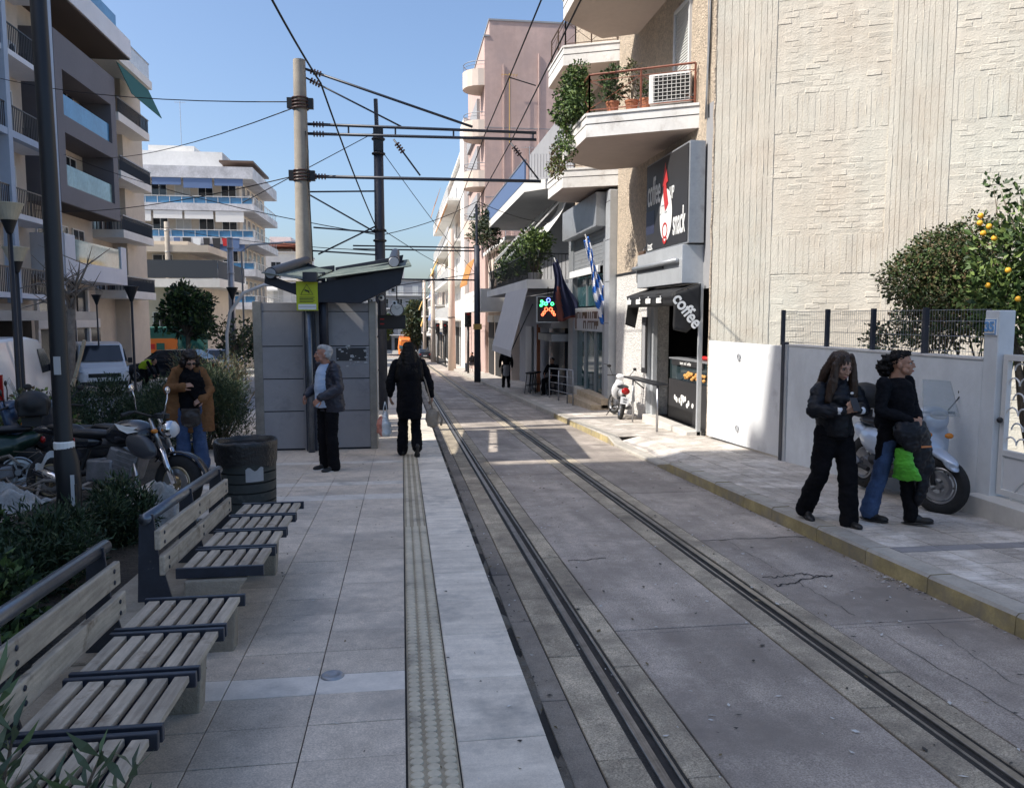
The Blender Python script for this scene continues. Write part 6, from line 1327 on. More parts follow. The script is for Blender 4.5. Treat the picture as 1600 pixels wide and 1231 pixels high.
car('dark car parked near the tram at the far end of the street', gz(3.0,112,.05), R(95), 'paint_black')
tk = thing('orange_lorry', 'lorry with an orange rear board beyond the white van', 'lorry', gz(-16.0,56,.2), R(10)); MB().box(-1.1,1.1,0,5,1.0,3.0).build('cargo_box','awn_green',tk,bev=.04); MB().box(-1.05,1.05,-.06,0,1.3,2.25).build('rear_board','tram_orange',tk); MB().box(-.25,.25,-.09,-.06,1.5,1.95).build('sign_panel','awn_green',tk); MB().box(-.75,-.35,-.09,-.06,1.55,1.9).build('sign_panel','food_red',tk); MB().box(-1.05,1.05,.2,4.8,.6,1.0).build('chassis','plastic_black',tk)
for x in (-.9,.9): MB().torus((x,1.2,.45),.3,(.15,.12),20,8,axis='X').build('wheel','tyre',tk,smooth=True)
# tram
tm = thing('tram', 'orange and white tram coming up the far end of the street', 'tram', gz(.55,146,.0), R(0))
loft_body([(0,1.0,.8,.4,2.9),(.6,1.25,1.05,.3,3.3),(26,1.25,1.05,.3,3.3)],'body','tram_orange',tm,.15); tm.children[0].rotation_euler = (0,0,R(90))
MB().grid(lambda u,v:((u-.5)*2.0,-.08+.45*v*v,1.35+1.35*v),8,6).build('windscreen','glass_teal',tm,smooth=True,solid=.03); MB().box(-.95,.95,-.12,.1,.35,1.25).build('bumper','tram_orange',tm,bev=.08); MB().box(-.8,.8,-.13,-.1,.95,1.25).build('front_band','plastic_black',tm); MB().box(-.6,.6,.02,.3,2.75,3.0).build('destination_sign','sign_dark',tm)
for x in (-.7,.7): MB().ell((x,-.14,.75),(.16,.06,.1),nu=10,nv=6).build('headlight','lamp_glass',tm,smooth=True)
# traffic lights
def signal(label, loc, h, rz=0):
    t = thing('traffic_light', label, 'traffic light', loc, rz, 'traffic lights at the crossing'); MB().tube([(0,0,0),(0,0,h)],.07,8).build('pole','black_metal',t,smooth=True); MB().box(-.2,.2,-.16,.16,h-.1,h+.95).build('housing','black_metal',t,bev=.03)
    for i in range(3): MB().ell((0,-.17,h+.1+.32*i),(.11,.04,.11),nu=12,nv=7).build('lens',('sign_dark','sign_dark','red_lens')[i],t,smooth=True); MB().lathe([(.13,0),(.13,-.16)],(0,-.16,h+.1+.32*i),12,'Y',arc=math.pi).build('hood','black_metal',t)
    return t
signal('traffic light beside the seated man near the corner pole', gz(4.15,50,SW), 3.0); signal('left of the pair of far traffic lights', gz(3.5,78,SW), 3.0); signal('right of the pair of far traffic lights', gz(4.0,74,SW), 2.9)
# ================= people =================
for nme, c in (('skin_a',(.42,.25,.18)),('skin_b',(.36,.2,.135)),('skin_c',(.4,.23,.165)),('skin_man',(.4,.2,.14))): mat(nme, c, .5, n=(30,.06), sss=.05, spec=.35)
mat('cloth_black', (.007,.007,.009), .9, n=(6,.3), spec=.12); mat('nylon_black', (.008,.009,.013), .5, n=(5,.25), spec=.25); mat('knit_black', (.008,.009,.012), .95, n=(30,.35), spec=.12); mat('denim', (.035,.07,.16), .85, n=(9,.3), n2=(3,.6,(.06,.1,.2),.15)); mat('coat_brown', (.19,.092,.04), .9, n=(3,.12), spec=.2); mat('navy_nylon', (.018,.02,.034), .5, n=(4,.25)); mat('shirt_blue', (.42,.52,.68), .8, n=(6,.06)); mat('shirt_white', (.66,.68,.72), .8); mat('hair_brown', (.035,.018,.01), .5, wave=(20,.4,(8,8,.5))); mat('hair_black', (.005,.004,.004), .55, n=(20,.3), spec=.2); mat('hair_grey', (.38,.37,.36), .6, n=(25,.25)); mat('hair_dkbrown', (.014,.008,.006), .55, n=(20,.3)); mat('shoe_dark', (.012,.012,.013), .5); mat('sole_white', (.6,.6,.58), .7); mat('eye_white', (.6,.58,.55), .3); mat('iris', (.015,.01,.008), .2); mat('lip', (.28,.09,.075), .5); mat('brow', (.025,.015,.01), .8); mat('green_vest', (.09,.42,.03), .6, n=(5,.15)); mat('vest_yellow', (.45,.6,.02), .6, emit=None); mat('skirt_grey', (.28,.28,.29), .85); mat('beige_bag', (.34,.27,.2), .7, n=(6,.15)); mat('bag_plastic_red', (.5,.2,.15), .4, n=(5,.3)); mat('bag_plastic_white', (.62,.64,.64), .35, n=(5,.15)); mat('leather_dark', (.03,.02,.016), .4); mat('orange_strip', (.6,.2,.06), .6)
def V3(*a): return Vector(a)
def limb(mb, pts, rs, n=12):
    mb.tube(pts, rs, n)
    for p, r in zip(pts, rs): r = max(r) if isinstance(r,(tuple,list)) else r; mb.ell(p,(r,r,r),nu=n,nv=8)
def displaced(me, f1, a1, f2=0, a2=0, seed=0, zlim=None):
    co = [(v.co.copy(), v.normal.copy()) for v in me.vertices]
    for v, (c, nrm) in zip(me.vertices, co):
        d = a1*mnoise.noise(Vector((c.x*f1,c.y*f1,c.z*f1*1.6+seed)))
        if a2: d += a2*(abs(mnoise.noise(Vector((c.x*f2+seed,c.y*f2,c.z*f2*1.8))))-.25)
        v.co = c+nrm*d
    me.update(); return me
def hand(mb, w, d, nrm, curl=.6, s=1.0, side=1):
    d = Vector(d).normalized(); nrm = (Vector(nrm)-d*Vector(nrm).dot(d)).normalized(); a = d.cross(nrm)*side; w = Vector(w); M = Matrix((a, d, nrm)).transposed()
    limb(mb,[w-d*.05,w],[.023*s,.022*s]); mb.ell(w+d*.045*s,(.036*s,.048*s,.015*s),M)
    for i, (o, L, r) in enumerate(((-.028,.066,.0085),(-.0095,.076,.009),(.0095,.071,.0088),(.027,.056,.0078))):
        p = w+d*.085*s+a*o*s; ang = curl*(.5+.1*i); pts = [p-d*.02]; q = p.copy(); an = 0
        for k in range(3):
            an += ang; dd = d*math.cos(an)-nrm*math.sin(an); q = q+dd*(L*s*(.45,.32,.25)[k]); pts.append(q.copy())
        limb(mb,pts,[r*s*1.05,r*s,r*s*.95,r*s*.85],8)
    p = w+d*.02*s-a*.03*s; limb(mb,[p,p+(d*.5-a*.6-nrm*.25)*.045*s,p+(d*1.1-a*.65-nrm*.6)*.055*s+d*.01],[.011*s,.0105*s,.009*s],8)
def head_parts(mb, c, M, s=1.0, male=False):
    def E(p, r, rot=None):
        q = c+M@(Vector(p)*s); mb.ell(q,Vector(r)*s,(M@Euler(rot).to_matrix()) if rot else M,nu=18,nv=12)
    E((0,.015,.028),(.074,.092,.086)); E((0,-.022,-.03),(.058,.068,.075)); E((0,-.045,-.075),(.036,.036,.03)); E((0,-.06,-.092),(.02,.02,.016))
    E((0,-.072,.012),(.056,.02,.013)); E((0,-.091,-.02),(.0105,.017,.026),(.25,0,0)); E((0,-.103,-.034),(.013,.012,.0095)); E((.0,-.083,-.066),(.021,.012,.0075)); E((0,-.082,-.074),(.018,.012,.0075))
    for x in (-1,1): E((x*.038,-.062,-.03),(.02,.018,.018)); E((x*.074,.008,-.015),(.009,.02,.03)); E((x*.009,-.098,-.037),(.008,.009,.007)); E((x*.045,-.03,-.065),(.02,.03,.025))
    limb(mb,[c+M@Vector((0,.02,-.06))*s,c+M@Vector((0,.03,-.13))*s],[.05*s,.052*s])
def face_details(t, body, c, M, s=1.0, shades=False, brow='brow'):
    def P(p): return c+M@(Vector(p)*s)
    if shades:
        for x in (-1,1): MB().ell(P((x*.032,-.09,.0)),Vector((.028,.012,.02))*s,M,nu=14,nv=8).build('sunglasses','iris',body,smooth=True)
        return
    for x in (-1,1):
        e = MB().ell(P((x*.03,-.074,-.002)),Vector((.0135,.011,.0085))*s,M,nu=14,nv=9).build('eye','eye_white',body,smooth=True); MB().ell(P((x*.03-.001,-.083,-.002)),Vector((.006,.004,.0065))*s,M,nu=10,nv=7).build('iris','iris',e,smooth=True)
        MB().ell(P((x*.03,-.082,.006)),Vector((.0155,.007,.0035))*s,M,nu=12,nv=6).build('eyelid','brow',body,smooth=True); MB().ell(P((x*.032,-.088,.02)),Vector((.02,.006,.0042))*s,M@Euler((0,x*.12,0)).to_matrix(),nu=12,nv=6).build('eyebrow',brow,body,smooth=True)
    MB().ell(P((0,-.091,-.07)),Vector((.021,.008,.0075))*s,M,nu=14,nv=7).build('lips','lip',body,smooth=True)
def person(label, loc, rz, J, skin, tops, bottoms, shoes, hair, head=dict(yaw=0,pitch=0), hands=True, shades=False, S=1.0, sole=None, detail=True, cat='person', vox=.0065, brow='brow'):
    t = thing('person', label, cat, loc, rz); t.scale = (S,S,S)
    hc = V3(*J['head']); M = (Matrix.Rotation(R(head['yaw']),3,'Z')@Matrix.Rotation(R(head['pitch']),3,'X')@Matrix.Rotation(R(head.get('roll',0)),3,'Y'))
    b = MB(); head_parts(b,hc,M,head.get('s',1.0)); nk = V3(*J['neck']); limb(b,[hc+M@Vector((0,.02,-.08)),nk],[.048,.055]); b.ell(V3(*J['chest']),(.13,.09,.2)); b.ell(V3(*J['pelvis']),(.14,.1,.12)); limb(b,[nk,V3(*J['chest'])],[.055,.1])
    for sd in ('l','r'):
        sh, el, wr = (V3(*J[k+sd]) for k in ('sh','el','wr')); hp, kn, an = (V3(*J[k+sd]) for k in ('hp','kn','an'))
        limb(b,[V3(*J['chest'])+V3(0,0,.08),sh,el,wr],[.04,.04,.034,.024]); limb(b,[V3(*J['pelvis']),hp,kn,an],[.08,.075,.05,.035])
        if hands: hand(b,wr,J['hd'+sd],J['hn'+sd],J.get('hc'+sd,.6),.95,1 if sd == 'l' else -1)
    body = put('body', setmat(remeshed(b,vox,3,.4,'body'),skin), t)
    if detail: face_details(t,body,hc,M,head.get('s',1.0),shades,brow)
    def garment(name, spec, m, vx=.012, f1=7, a1=.012, f2=16, a2=.014, it=4):
        g = MB(); spec(g); me = setmat(displaced(remeshed(g,vx,it,.5,name),f1,a1,f2,a2,len(label)),m); return put(name,me,t)
    objs = {}
    for (nme, spec, m, kw) in tops+bottoms: objs[nme] = garment(nme,spec,m,**kw)
    for sd in ('l','r'):
        an = V3(*J['an'+sd]); d = V3(*J.get('toe'+sd,(0,-1,0))).normalized(); a = d.cross(V3(0,0,1)).normalized() if abs(d.z) < .95 else V3(1,0,0); u = a.cross(d); Mx = Matrix((a,d,u)).transposed(); g = MB(); b0 = an-u*.045
        g.ell(b0+d*.03+u*.0,(.042,.07,.05),Mx); g.ell(b0+d*.12-u*.015,(.045,.075,.033),Mx); g.ell(b0-d*.03+u*.005,(.038,.045,.05),Mx); limb(g,[b0+u*.0,an+u*.04],[.04,.042]); so_ = put('shoe', setmat(remeshed(g,.01,3,.5,'shoe'),shoes), t)
        if sole: q = MB(); q.ell(b0+d*.05-u*.038,(.047,.145,.016),Mx,nu=20,nv=8); q.build('sole',sole,so_,smooth=True)
    if hair: hair(t,body,hc,M,head.get('s',1.0))
    return t
def std(h=1.65, **kw):
    J = dict(head=(0,-.02,1.535),neck=(0,.01,1.4),chest=(0,0,1.2),pelvis=(0,0,.92),shl=(.17,.0,1.36),shr=(-.17,0,1.36),ell=(.24,.03,1.08),elr=(-.24,.03,1.08),wrl=(.25,-.05,.84),wrr=(-.25,-.05,.84),hpl=(.085,0,.87),hpr=(-.085,0,.87),knl=(.095,-.02,.48),knr=(-.095,-.02,.48),anl=(.1,.02,.085),anr=(-.1,.02,.085),hdl=(0,-.2,-1),hdr=(0,-.2,-1),hnl=(1,0,0),hnr=(-1,0,0)); J.update(kw); return J
def strands(me, amp, f=120):
    co = [(v.co.copy(), v.normal.copy()) for v in me.vertices]
    for v, (c, nrm) in zip(me.vertices, co): v.co = c+nrm*amp*mnoise.noise(Vector((c.x*f,c.y*f,c.z*5)))
    me.update(); return me
def hair_shell(extra, m, vx=.009, amp=.012, f=30, name='hair', strand=0):
    def fn(t, body, c, M, s):
        g = MB()
        def E(p, r, rot=None): g.ell(c+M@(Vector(p)*s),Vector(r)*s,(M@Euler(rot).to_matrix()) if rot else M,nu=16,nv=10)
        def T(pts, rs): limb(g,[c+M@(Vector(p)*s) for p in pts],rs,10)
        extra(E,T); me = displaced(remeshed(g,vx,2,.5,name),f*.4,amp*.6,f,amp)
        if strand: strands(me, strand)
        put(name, setmat(me,m), body)
    return fn
def jacket(J, r=1.0, sleeve=.062, hem=.82, cuff=.04, col=True, wid=.2, dep=.14, arms=1.0):
    def f(g):
        ch, pv = V3(*J['chest']), V3(*J['pelvis']); nk = V3(*J['neck'])
        g.tube([V3(pv.x,pv.y,hem),V3(pv.x,pv.y,hem+.1),ch.lerp(pv,.4),ch+V3(0,0,.02),V3(*J['shl']).lerp(V3(*J['shr']),.5)+V3(0,0,-.02),nk+V3(0,0,-.0)],[(wid*.95,dep*.95),(wid,dep),(wid*.95,dep),(wid*1.03,dep*1.02),(wid*.85,dep*.8),(.075,.075)],20)
        for sd in ('l','r'):
            sh, el, wr = (V3(*J[k+sd]) for k in ('sh','el','wr')); e = wr-(wr-el).normalized()*.01
            limb(g,[sh+V3(0,0,-.01),sh.lerp(el,.5),el,el.lerp(e,.5),e],[sleeve*1.2*arms,sleeve*1.12*arms,sleeve*1.05*arms,sleeve*arms,cuff],14)
        if col: g.torus(nk+V3(0,.0,.01),.066,(.018,.03),20,8,axis='Z')
    return f
def trousers(J, th=.095, kn=.075, hem=.07, low=.03, top=.98, wid=.165, dep=.125):
    def f(g):
        pv = V3(*J['pelvis']); g.tube([V3(pv.x,pv.y,top),pv,pv-V3(0,0,.1)],[(wid*.9,dep*.9),(wid,dep),(wid*.9,dep*.9)],18)
        for sd in ('l','r'):
            hp, k, an = (V3(*J[q+sd]) for q in ('hp','kn','an')); e = an+(an-k).normalized()*low; limb(g,[hp+V3(0,0,.02),hp.lerp(k,.5),k,k.lerp(e,.5),e],[th*1.08,th,kn,(kn+hem)/2,hem],14)
    return f
SKW = dict(vx=.011)
# ---- girl with long straight hair, reading her phone
J1 = std(head=(.01,-.07,1.52),neck=(0,-.01,1.4),shl=(.16,0,1.3),shr=(-.16,0,1.3),ell=(.25,-.06,1.1),elr=(-.25,-.06,1.1),wrl=(.075,-.25,1.12),wrr=(-.06,-.25,1.11),hdl=(-.75,-.35,.35),hdr=(.75,-.35,.35),hnl=(0,-.8,-.6),hnr=(0,-.8,-.6),hcl=.9,hcr=.9,knl=(.1,-.1,.48),anl=(.1,-.14,.09),knr=(-.1,.06,.47),anr=(-.12,.24,.12),toer=(-.1,-1,-.35),toel=(.05,-1,0))
def long_hair(E,T):
    E((0,.025,.04),(.086,.1,.088)); 
    for x in (-1,1): T([(x*.045,-.03,.1),(x*.084,-.03,.02),(x*.1,-.07,-.12),(x*.12,-.1,-.28),(x*.11,-.03,-.44)],[.03,.034,.045,.05,.028]); T([(x*.03,.07,.06),(x*.07,.09,-.1),(x*.08,.1,-.3)],[.05,.055,.05])
g1 = person('young woman in black with long straight brown hair looking down at her phone', gz(4.07,7.0,SW), R(2), J1, 'skin_a', [('jacket',jacket(J1,sleeve=.068,hem=.86,wid=.195,dep=.155,cuff=.045),'nylon_black',dict(vx=.012,f1=6,a1=.018,f2=13,a2=.024))], [('trousers',trousers(J1,th=.098,kn=.088,hem=.09,low=.04),'cloth_black',dict(vx=.012,f1=5,a1=.016,f2=11,a2=.016))], 'shoe_dark', hair_shell(long_hair,'hair_brown',.0055,.004,12,strand=.006), dict(yaw=4,pitch=20,s=1.07), sole='shoe_dark', S=1.0)
MB().box(-.02,.045,-.34,-.328,1.1,1.23).build('phone_case','sign_dark',g1,bev=.005) if False else None
ph = thing('phone', 'dark mobile phone held by the woman with long straight hair', 'phone', gz(4.08,6.68,SW+1.17), 0, rot=(R(-35),0,0)); MB().box(-.036,.036,-.005,.005,-.07,.07).build('body','sign_dark',ph,bev=.004); MB().box(-.032,.032,.0055,.0065,-.063,.063).build('screen','glass',ph)
for sd, x in (('l',.1),('r',-.09)): MB().tube([(x*1.35,-.235,1.115),(x*.95,-.245,1.115)],.034,12).build('white_cuff','shirt_white',g1,smooth=True)
MB().ell((.06,-.172,1.27),(.018,.008,.012),nu=10,nv=6).build('chest_logo','letter_white',g1)
# ---- girl with curly ponytail carrying jackets
J2 = std(head=(.02,-.04,1.535),neck=(0,.01,1.4),ell=(.235,-.02,1.1),elr=(-.25,-.03,1.1),wrl=(.06,-.22,1.03),wrr=(-.07,-.22,1.02),hdl=(-.7,-.55,-.2),hdr=(.7,-.55,-.2),hnl=(0,-.8,.3),hnr=(0,-.8,.3),hcl=1.0,hcr=1.0,knl=(.08,-.09,.48),anl=(.06,-.18,.11),knr=(-.1,.05,.47),anr=(-.12,.14,.1),toel=(.5,-.9,.1),toer=(.2,-1,0))
def curly(E,T):
    E((0,.03,.042),(.08,.092,.082)); E((0,-.03,.085),(.06,.05,.03)); random.seed(5)
    E((0,.12,-.0),(.06,.06,.075)); E((0,.15,-.05),(.05,.05,.06))
    for i in range(60): v = Vector((random.gauss(0,1),random.gauss(0,1),random.gauss(0,1))).normalized(); E((v.x*.07,.135+v.y*.06,-.02+v.z*.095),(.02,.02,.02))
g2 = person('young woman with curly ponytail in a black top carrying jackets on her arms', gz(4.65,6.95,SW), R(22), J2, 'skin_b', [('top',jacket(J2,sleeve=.058,hem=.9,wid=.19,dep=.13,cuff=.04,col=False),'knit_black',dict(vx=.011,f1=7,a1=.01,f2=15,a2=.012))], [('trousers',trousers(J2,th=.082,kn=.063,hem=.066,low=.02),'cloth_black',dict(vx=.011,f1=7,a1=.01,f2=15,a2=.012)),('denim_leg',lambda g: limb(g,[V3(*J2['hpr'])-V3(0,0,.08),V3(*J2['knr']),V3(*J2['anr'])],[.086,.074,.085],14),'denim',dict(vx=.011,f1=7,a1=.01,f2=15,a2=.012))], 'shoe_dark', hair_shell(curly,'hair_black',.008,.02,60), dict(yaw=26,pitch=-4,s=1.05), sole='shoe_dark', S=1.0)
MB().ell((.045,-.075,1.625),(.05,.012,.016),(.3,0,.6),nu=14,nv=7).build('hair_glasses','iris',g2,smooth=True)
def drape(fn, name, m, parent=None, vx=.012, **kw):
    g = MB(); fn(g); return put(name, setmat(displaced(remeshed(g,vx,4,.5,name),kw.get('f1',7),kw.get('a1',.02),kw.get('f2',14),kw.get('a2',.025),3),m), parent)
jk = thing('carried_jacket', 'black jacket with orange strip draped over the curly-haired woman\'s arms', 'jacket', gz(4.65,6.95,SW), R(22))
drape(lambda g: (g.ell((-.02,-.24,.86),(.2,.075,.16)), g.ell((.08,-.24,.68),(.14,.07,.2)), g.ell((.16,-.25,.56),(.09,.05,.14)), g.ell((-.14,-.2,.9),(.1,.08,.12)), g.ell((.12,-.24,.42),(.075,.05,.16)), g.ell((.1,-.23,.28),(.06,.045,.1))), 'cloth', 'nylon_black', jk); MB().obox((.02,-.325,.78),(.15,.008,.016),(0,.05,0)).build('orange_strip','orange_strip',jk)
jv = thing('green_vest', 'bright green garment hanging below the carried black jacket', 'garment', gz(4.65,6.95,SW), R(22)); drape(lambda g: (g.tube([V3(-.12,-.2,.76),V3(-.12,-.2,.62),V3(-.06,-.21,.47)],[(.07,.05),(.1,.06),(.15,.055)],16),), 'cloth', 'green_vest', jv, .009, f1=9, a1=.01, f2=20, a2=.016)
hb = MB(); 
# ---- elderly man at the shelter
J3 = std(head=(0,-.06,1.53),neck=(0,-.01,1.4),ell=(.26,.0,1.1),elr=(-.22,.0,1.1),wrl=(.17,-.22,.98),wrr=(-.14,-.23,1.0),hdl=(-.3,-.7,-.6),hdr=(.1,-.7,-.7),hnl=(.6,-.3,.3),hnr=(-.6,-.3,.3),hcl=.9,hcr=.9,pelvis=(0,.0,.92),knl=(.1,-.02,.48),anl=(.11,.0,.085),anr=(-.12,.02,.085))
def manhair(E,T):
    E((0,.05,.035),(.079,.078,.08)); E((0,.01,.075),(.066,.085,.05)); 
    for x in (-1,1): E((x*.066,.02,-.005),(.016,.035,.04)); E((x*.05,.07,-.02),(.03,.03,.05))
g3 = person('grey-haired man in navy jacket and pale blue shirt standing before the shelter', gz(-.95,10.4,PL), R(-52), J3, 'skin_man', [('shirt',lambda g: g.tube([V3(0,-.03,.84),V3(0,-.035,1.1),V3(0,-.03,1.3),V3(0,-.02,1.41)],[(.14,.125),(.15,.13),(.13,.11),(.062,.066)],18),'shirt_blue',dict(vx=.011,f1=7,a1=.005,f2=15,a2=.008)),
   ('jacket',lambda g: (g.tube([V3(.1,.03,.78),V3(.1,.02,.95),V3(.095,.02,1.2),V3(.09,.02,1.34),V3(.04,.02,1.4)],[(.125,.15),(.13,.155),(.12,.15),(.09,.11),(.04,.06)],18), g.tube([V3(-.1,.03,.78),V3(-.1,.02,.95),V3(-.095,.02,1.2),V3(-.09,.02,1.34),V3(-.04,.02,1.4)],[(.125,.15),(.13,.155),(.12,.15),(.09,.11),(.04,.06)],18), [limb(g,[V3(*J3['sh'+s_])+V3(0,0,-.01),V3(*J3['sh'+s_]).lerp(V3(*J3['el'+s_]),.5),V3(*J3['el'+s_]),V3(*J3['wr'+s_])],[.078,.074,.07,.052],14) for s_ in 'lr'], g.torus((0,.025,1.41),.07,(.018,.035),20,8,axis='Z',arc=math.pi*1.2,a0=-.3)),'navy_nylon',dict(vx=.012,f1=6,a1=.014,f2=14,a2=.02))],
   [('trousers',trousers(J3,th=.09,kn=.08,hem=.08,low=.03),'cloth_black',dict(vx=.012,f1=6,a1=.01,f2=13,a2=.012))], 'shoe_dark', hair_shell(manhair,'hair_grey',.007,.01,50), dict(yaw=-25,pitch=-3), sole='sole_white', S=.985, brow='hair_grey')
MB().ell((.13,-.13,1.22),(.02,.006,.008),nu=8,nv=5).build('chest_logo','letter_white',g3)
# ---- woman in black walking away with bags
J4 = std(head=(0,-.05,1.52),neck=(0,-.02,1.39),ell=(.27,.03,1.1),elr=(-.27,.02,1.1),wrl=(.27,-.06,.88),wrr=(-.33,-.03,.87),hdl=(0,-.3,-1),hdr=(-.1,-.2,-1),hcl=.8,hcr=1.2,knr=(-.09,.0,.47),anr=(-.09,.16,.17),knl=(.09,-.06,.48),anl=(.1,-.1,.09),toer=(0,-.5,-.85))
def veil(E,T):
    E((0,.03,.04),(.09,.1,.09)); T([(0,.05,.05),(0,.1,-.1),(0,.13,-.3),(0,.12,-.4)],[.09,.11,.13,.09]); T([(-.07,.04,-.03),(-.12,.09,-.2),(-.14,.1,-.36)],[.05,.075,.07]); T([(.07,.04,-.03),(.12,.09,-.2),(.14,.1,-.36)],[.05,.075,.07])
person('woman in long black coat walking away along the tactile strip', gz(.1,11.55,PL), R(184), J4, 'skin_b', [('coat',lambda g: (jacket(J4,sleeve=.066,hem=.6,wid=.245,dep=.18)(g), g.tube([V3(0,0,.56),V3(0,0,.8),V3(0,0,1.0)],[(.25,.18),(.262,.19),(.235,.175)],20)),'cloth_black',dict(vx=.013,f1=5,a1=.014,f2=11,a2=.016))], [('trousers',trousers(J4,th=.08,kn=.075,hem=.08,low=.02),'cloth_black',dict(vx=.012))], 'shoe_dark', hair_shell(veil,'hair_black',.007,.008,12,strand=.007), dict(yaw=0,pitch=6), detail=False)
def bag_ob(label, loc, rz, fn, m, name='shopping_bag', vx=.009, **kw):
    t = thing(name, label, 'bag', loc, rz); drape(fn,'bag_body',m,t,vx,**kw); return t
t = bag_ob('pink and white plastic carrier bag in the walking woman\'s left hand', gz(-.25,11.58,PL), 0, lambda g: (g.tube([V3(0,0,.3),V3(0,0,.34),V3(0,0,.48),V3(0,0,.58),V3(0,0,.66)],[(.08,.05),(.145,.09),(.14,.085),(.1,.05),(.05,.02)],16)), 'bag_plastic_white', a1=.015,a2=.02); drape(lambda g: g.tube([V3(-.05,-.015,.315),V3(-.05,-.02,.35),V3(-.05,-.02,.48),V3(-.03,-.01,.58)],[(.06,.04),(.1,.08),(.095,.075),(.06,.04)],16),'printed_side','bag_plastic_red',t,.009)
for s_ in (-1,1): MB().tube([(s_*.03,0,.62),(s_*.02,0,.72),(0,0,.8)],.008,6).build('handle','bag_plastic_white',t,smooth=True)
t = bag_ob('beige handbag hanging from the walking woman\'s right shoulder', gz(.45,11.5,PL), 0, lambda g: (g.ell((-.02,0,.56),(.1,.06,.15)), g.obox((-.02,0,.55),(.15,.08,.22))), 'beige_bag', 'handbag', a1=.012,a2=.015); MB().tube([(-.02,-.02,.7),(-.12,.0,1.1),(-.2,.04,1.36)],.012,6).build('strap','beige_bag',t,smooth=True); MB().tube([(.06,-.03,.66),(.12,-.05,.55),(.1,-.04,.45)],.018,6).build('scarf_end','beige_bag',t,smooth=True)
# ---- woman in brown coat looking into her bag
J5 = std(head=(.03,-.12,1.46),neck=(0,-.04,1.38),shl=(.15,0,1.31),shr=(-.15,0,1.31),ell=(.25,-.02,1.06),elr=(-.25,-.04,1.08),wrl=(.17,-.22,.96),wrr=(-.06,-.25,1.13),hdl=(-.7,-.4,-.3),hdr=(.8,-.3,.25),hnl=(0,-.8,.5),hnr=(0,-.8,.5),hcl=.9,hcr=.9,knl=(.1,-.02,.48),anl=(.13,-.02,.085),anr=(-.1,.0,.085))
def bob(E,T):
    E((0,.03,.045),(.1,.105,.09)); 
    for x in (-1,1): E((x*.085,.0,-.03),(.04,.06,.08)); E((x*.07,.05,-.07),(.05,.06,.07))
    E((0,-.05,.085),(.07,.04,.03))
g5 = person('woman in open brown coat and sunglasses looking down into her bag', gz(-2.74,10.75,PL), R(10), J5, 'skin_c', [('sweater',lambda g: g.tube([V3(0,-.04,.8),V3(0,-.04,1.05),V3(0,-.04,1.25),V3(0,-.04,1.39)],[(.15,.13),(.15,.14),(.14,.12),(.06,.06)],18),'cloth_black',dict(vx=.012,a2=.01)),
   ('coat',lambda g: ([g.tube([V3(s_*.14,.03,.5),V3(s_*.135,.03,.8),V3(s_*.125,.02,1.1),V3(s_*.105,.02,1.28),V3(s_*.05,.01,1.38)],[(.12,.16),(.12,.16),(.11,.155),(.1,.12),(.04,.06)],18) for s_ in (-1,1)], g.tube([V3(0,.1,.5),V3(0,.1,.9),V3(0,.09,1.3)],[(.2,.09),(.2,.09),(.16,.06)],18), [limb(g,[V3(*J5['sh'+q]),V3(*J5['sh'+q]).lerp(V3(*J5['el'+q]),.5),V3(*J5['el'+q]),V3(*J5['wr'+q])],[.066,.066,.068,.062],14) for q in 'lr'], g.ell((.1,-.08,1.32),(.06,.03,.07)), g.ell((-.1,-.08,1.32),(.06,.03,.07))),'coat_brown',dict(vx=.013,f1=5,a1=.014,f2=12,a2=.016))],
   [('trousers',trousers(J5,th=.095,kn=.085,hem=.1,low=.02),'denim',dict(vx=.012,a2=.012))], 'shoe_dark', hair_shell(bob,'hair_dkbrown',.009,.022,40), dict(yaw=18,pitch=28), shades=True, S=.985)
t = thing('shoulder_bag', 'dark leather bag held open by the woman in the brown coat', 'bag', gz(-2.69,10.5,PL), R(8)); drape(lambda g: (g.obox((.02,0,.72),(.22,.08,.2)), g.ell((.02,0,.7),(.13,.06,.13))),'bag_body','leather_dark',t,.01,a1=.006,a2=.008); MB().tube([(.1,.0,.82),(.17,.05,1.0),(.13,.12,1.3)],.01,6).build('strap','leather_dark',t,smooth=True); MB().box(-.06,.1,-.055,-.045,.6,.63).build('buckle','chrome',t)
t = thing('black_scarf', 'black cloth bundled in the arm of the brown-coated woman', 'scarf', gz(-2.69,10.6,PL), R(8)); drape(lambda g: (g.ell((.06,-.03,1.12),(.12,.08,.16)), g.ell((.1,-.02,1.0),(.1,.07,.1))),'cloth','cloth_black',t)
# ---- distant people
def simple(label, loc, rz, J, topm, botm, hairm, skin='skin_a', hem=.85, S=1.0, hairf=None, skirt=None):
    def hf(E,T): E((0,.025,.035),(.083,.096,.085)); E((0,.06,-.05),(.07,.05,.09))
    bt_ = [('trousers',trousers(J),botm,dict(vx=.018))]
    if skirt: bt_.append(('skirt',lambda g: g.tube([V3(0,0,1.0),V3(0,0,.85),V3(0,0,.5)],[(.15,.12),(.19,.15),(.16,.13)],18),skirt,dict(vx=.018)))
    return person(label,loc,rz,J,skin,[('top',jacket(J,hem=hem),topm,dict(vx=.018))],bt_,'shoe_dark',hair_shell(hairf or hf,hairm,.014,.012,30),detail=False,S=S,vox=.011)
simple('woman in black top and long grey skirt walking under the cafe blind', gz(4.2,32,SW), R(180), std(knl=(.09,-.08,.48),anl=(.09,-.16,.09),anr=(-.09,.12,.11)), 'cloth_black', 'cloth_black', 'hair_dkbrown', skirt='skirt_grey', hem=.95)
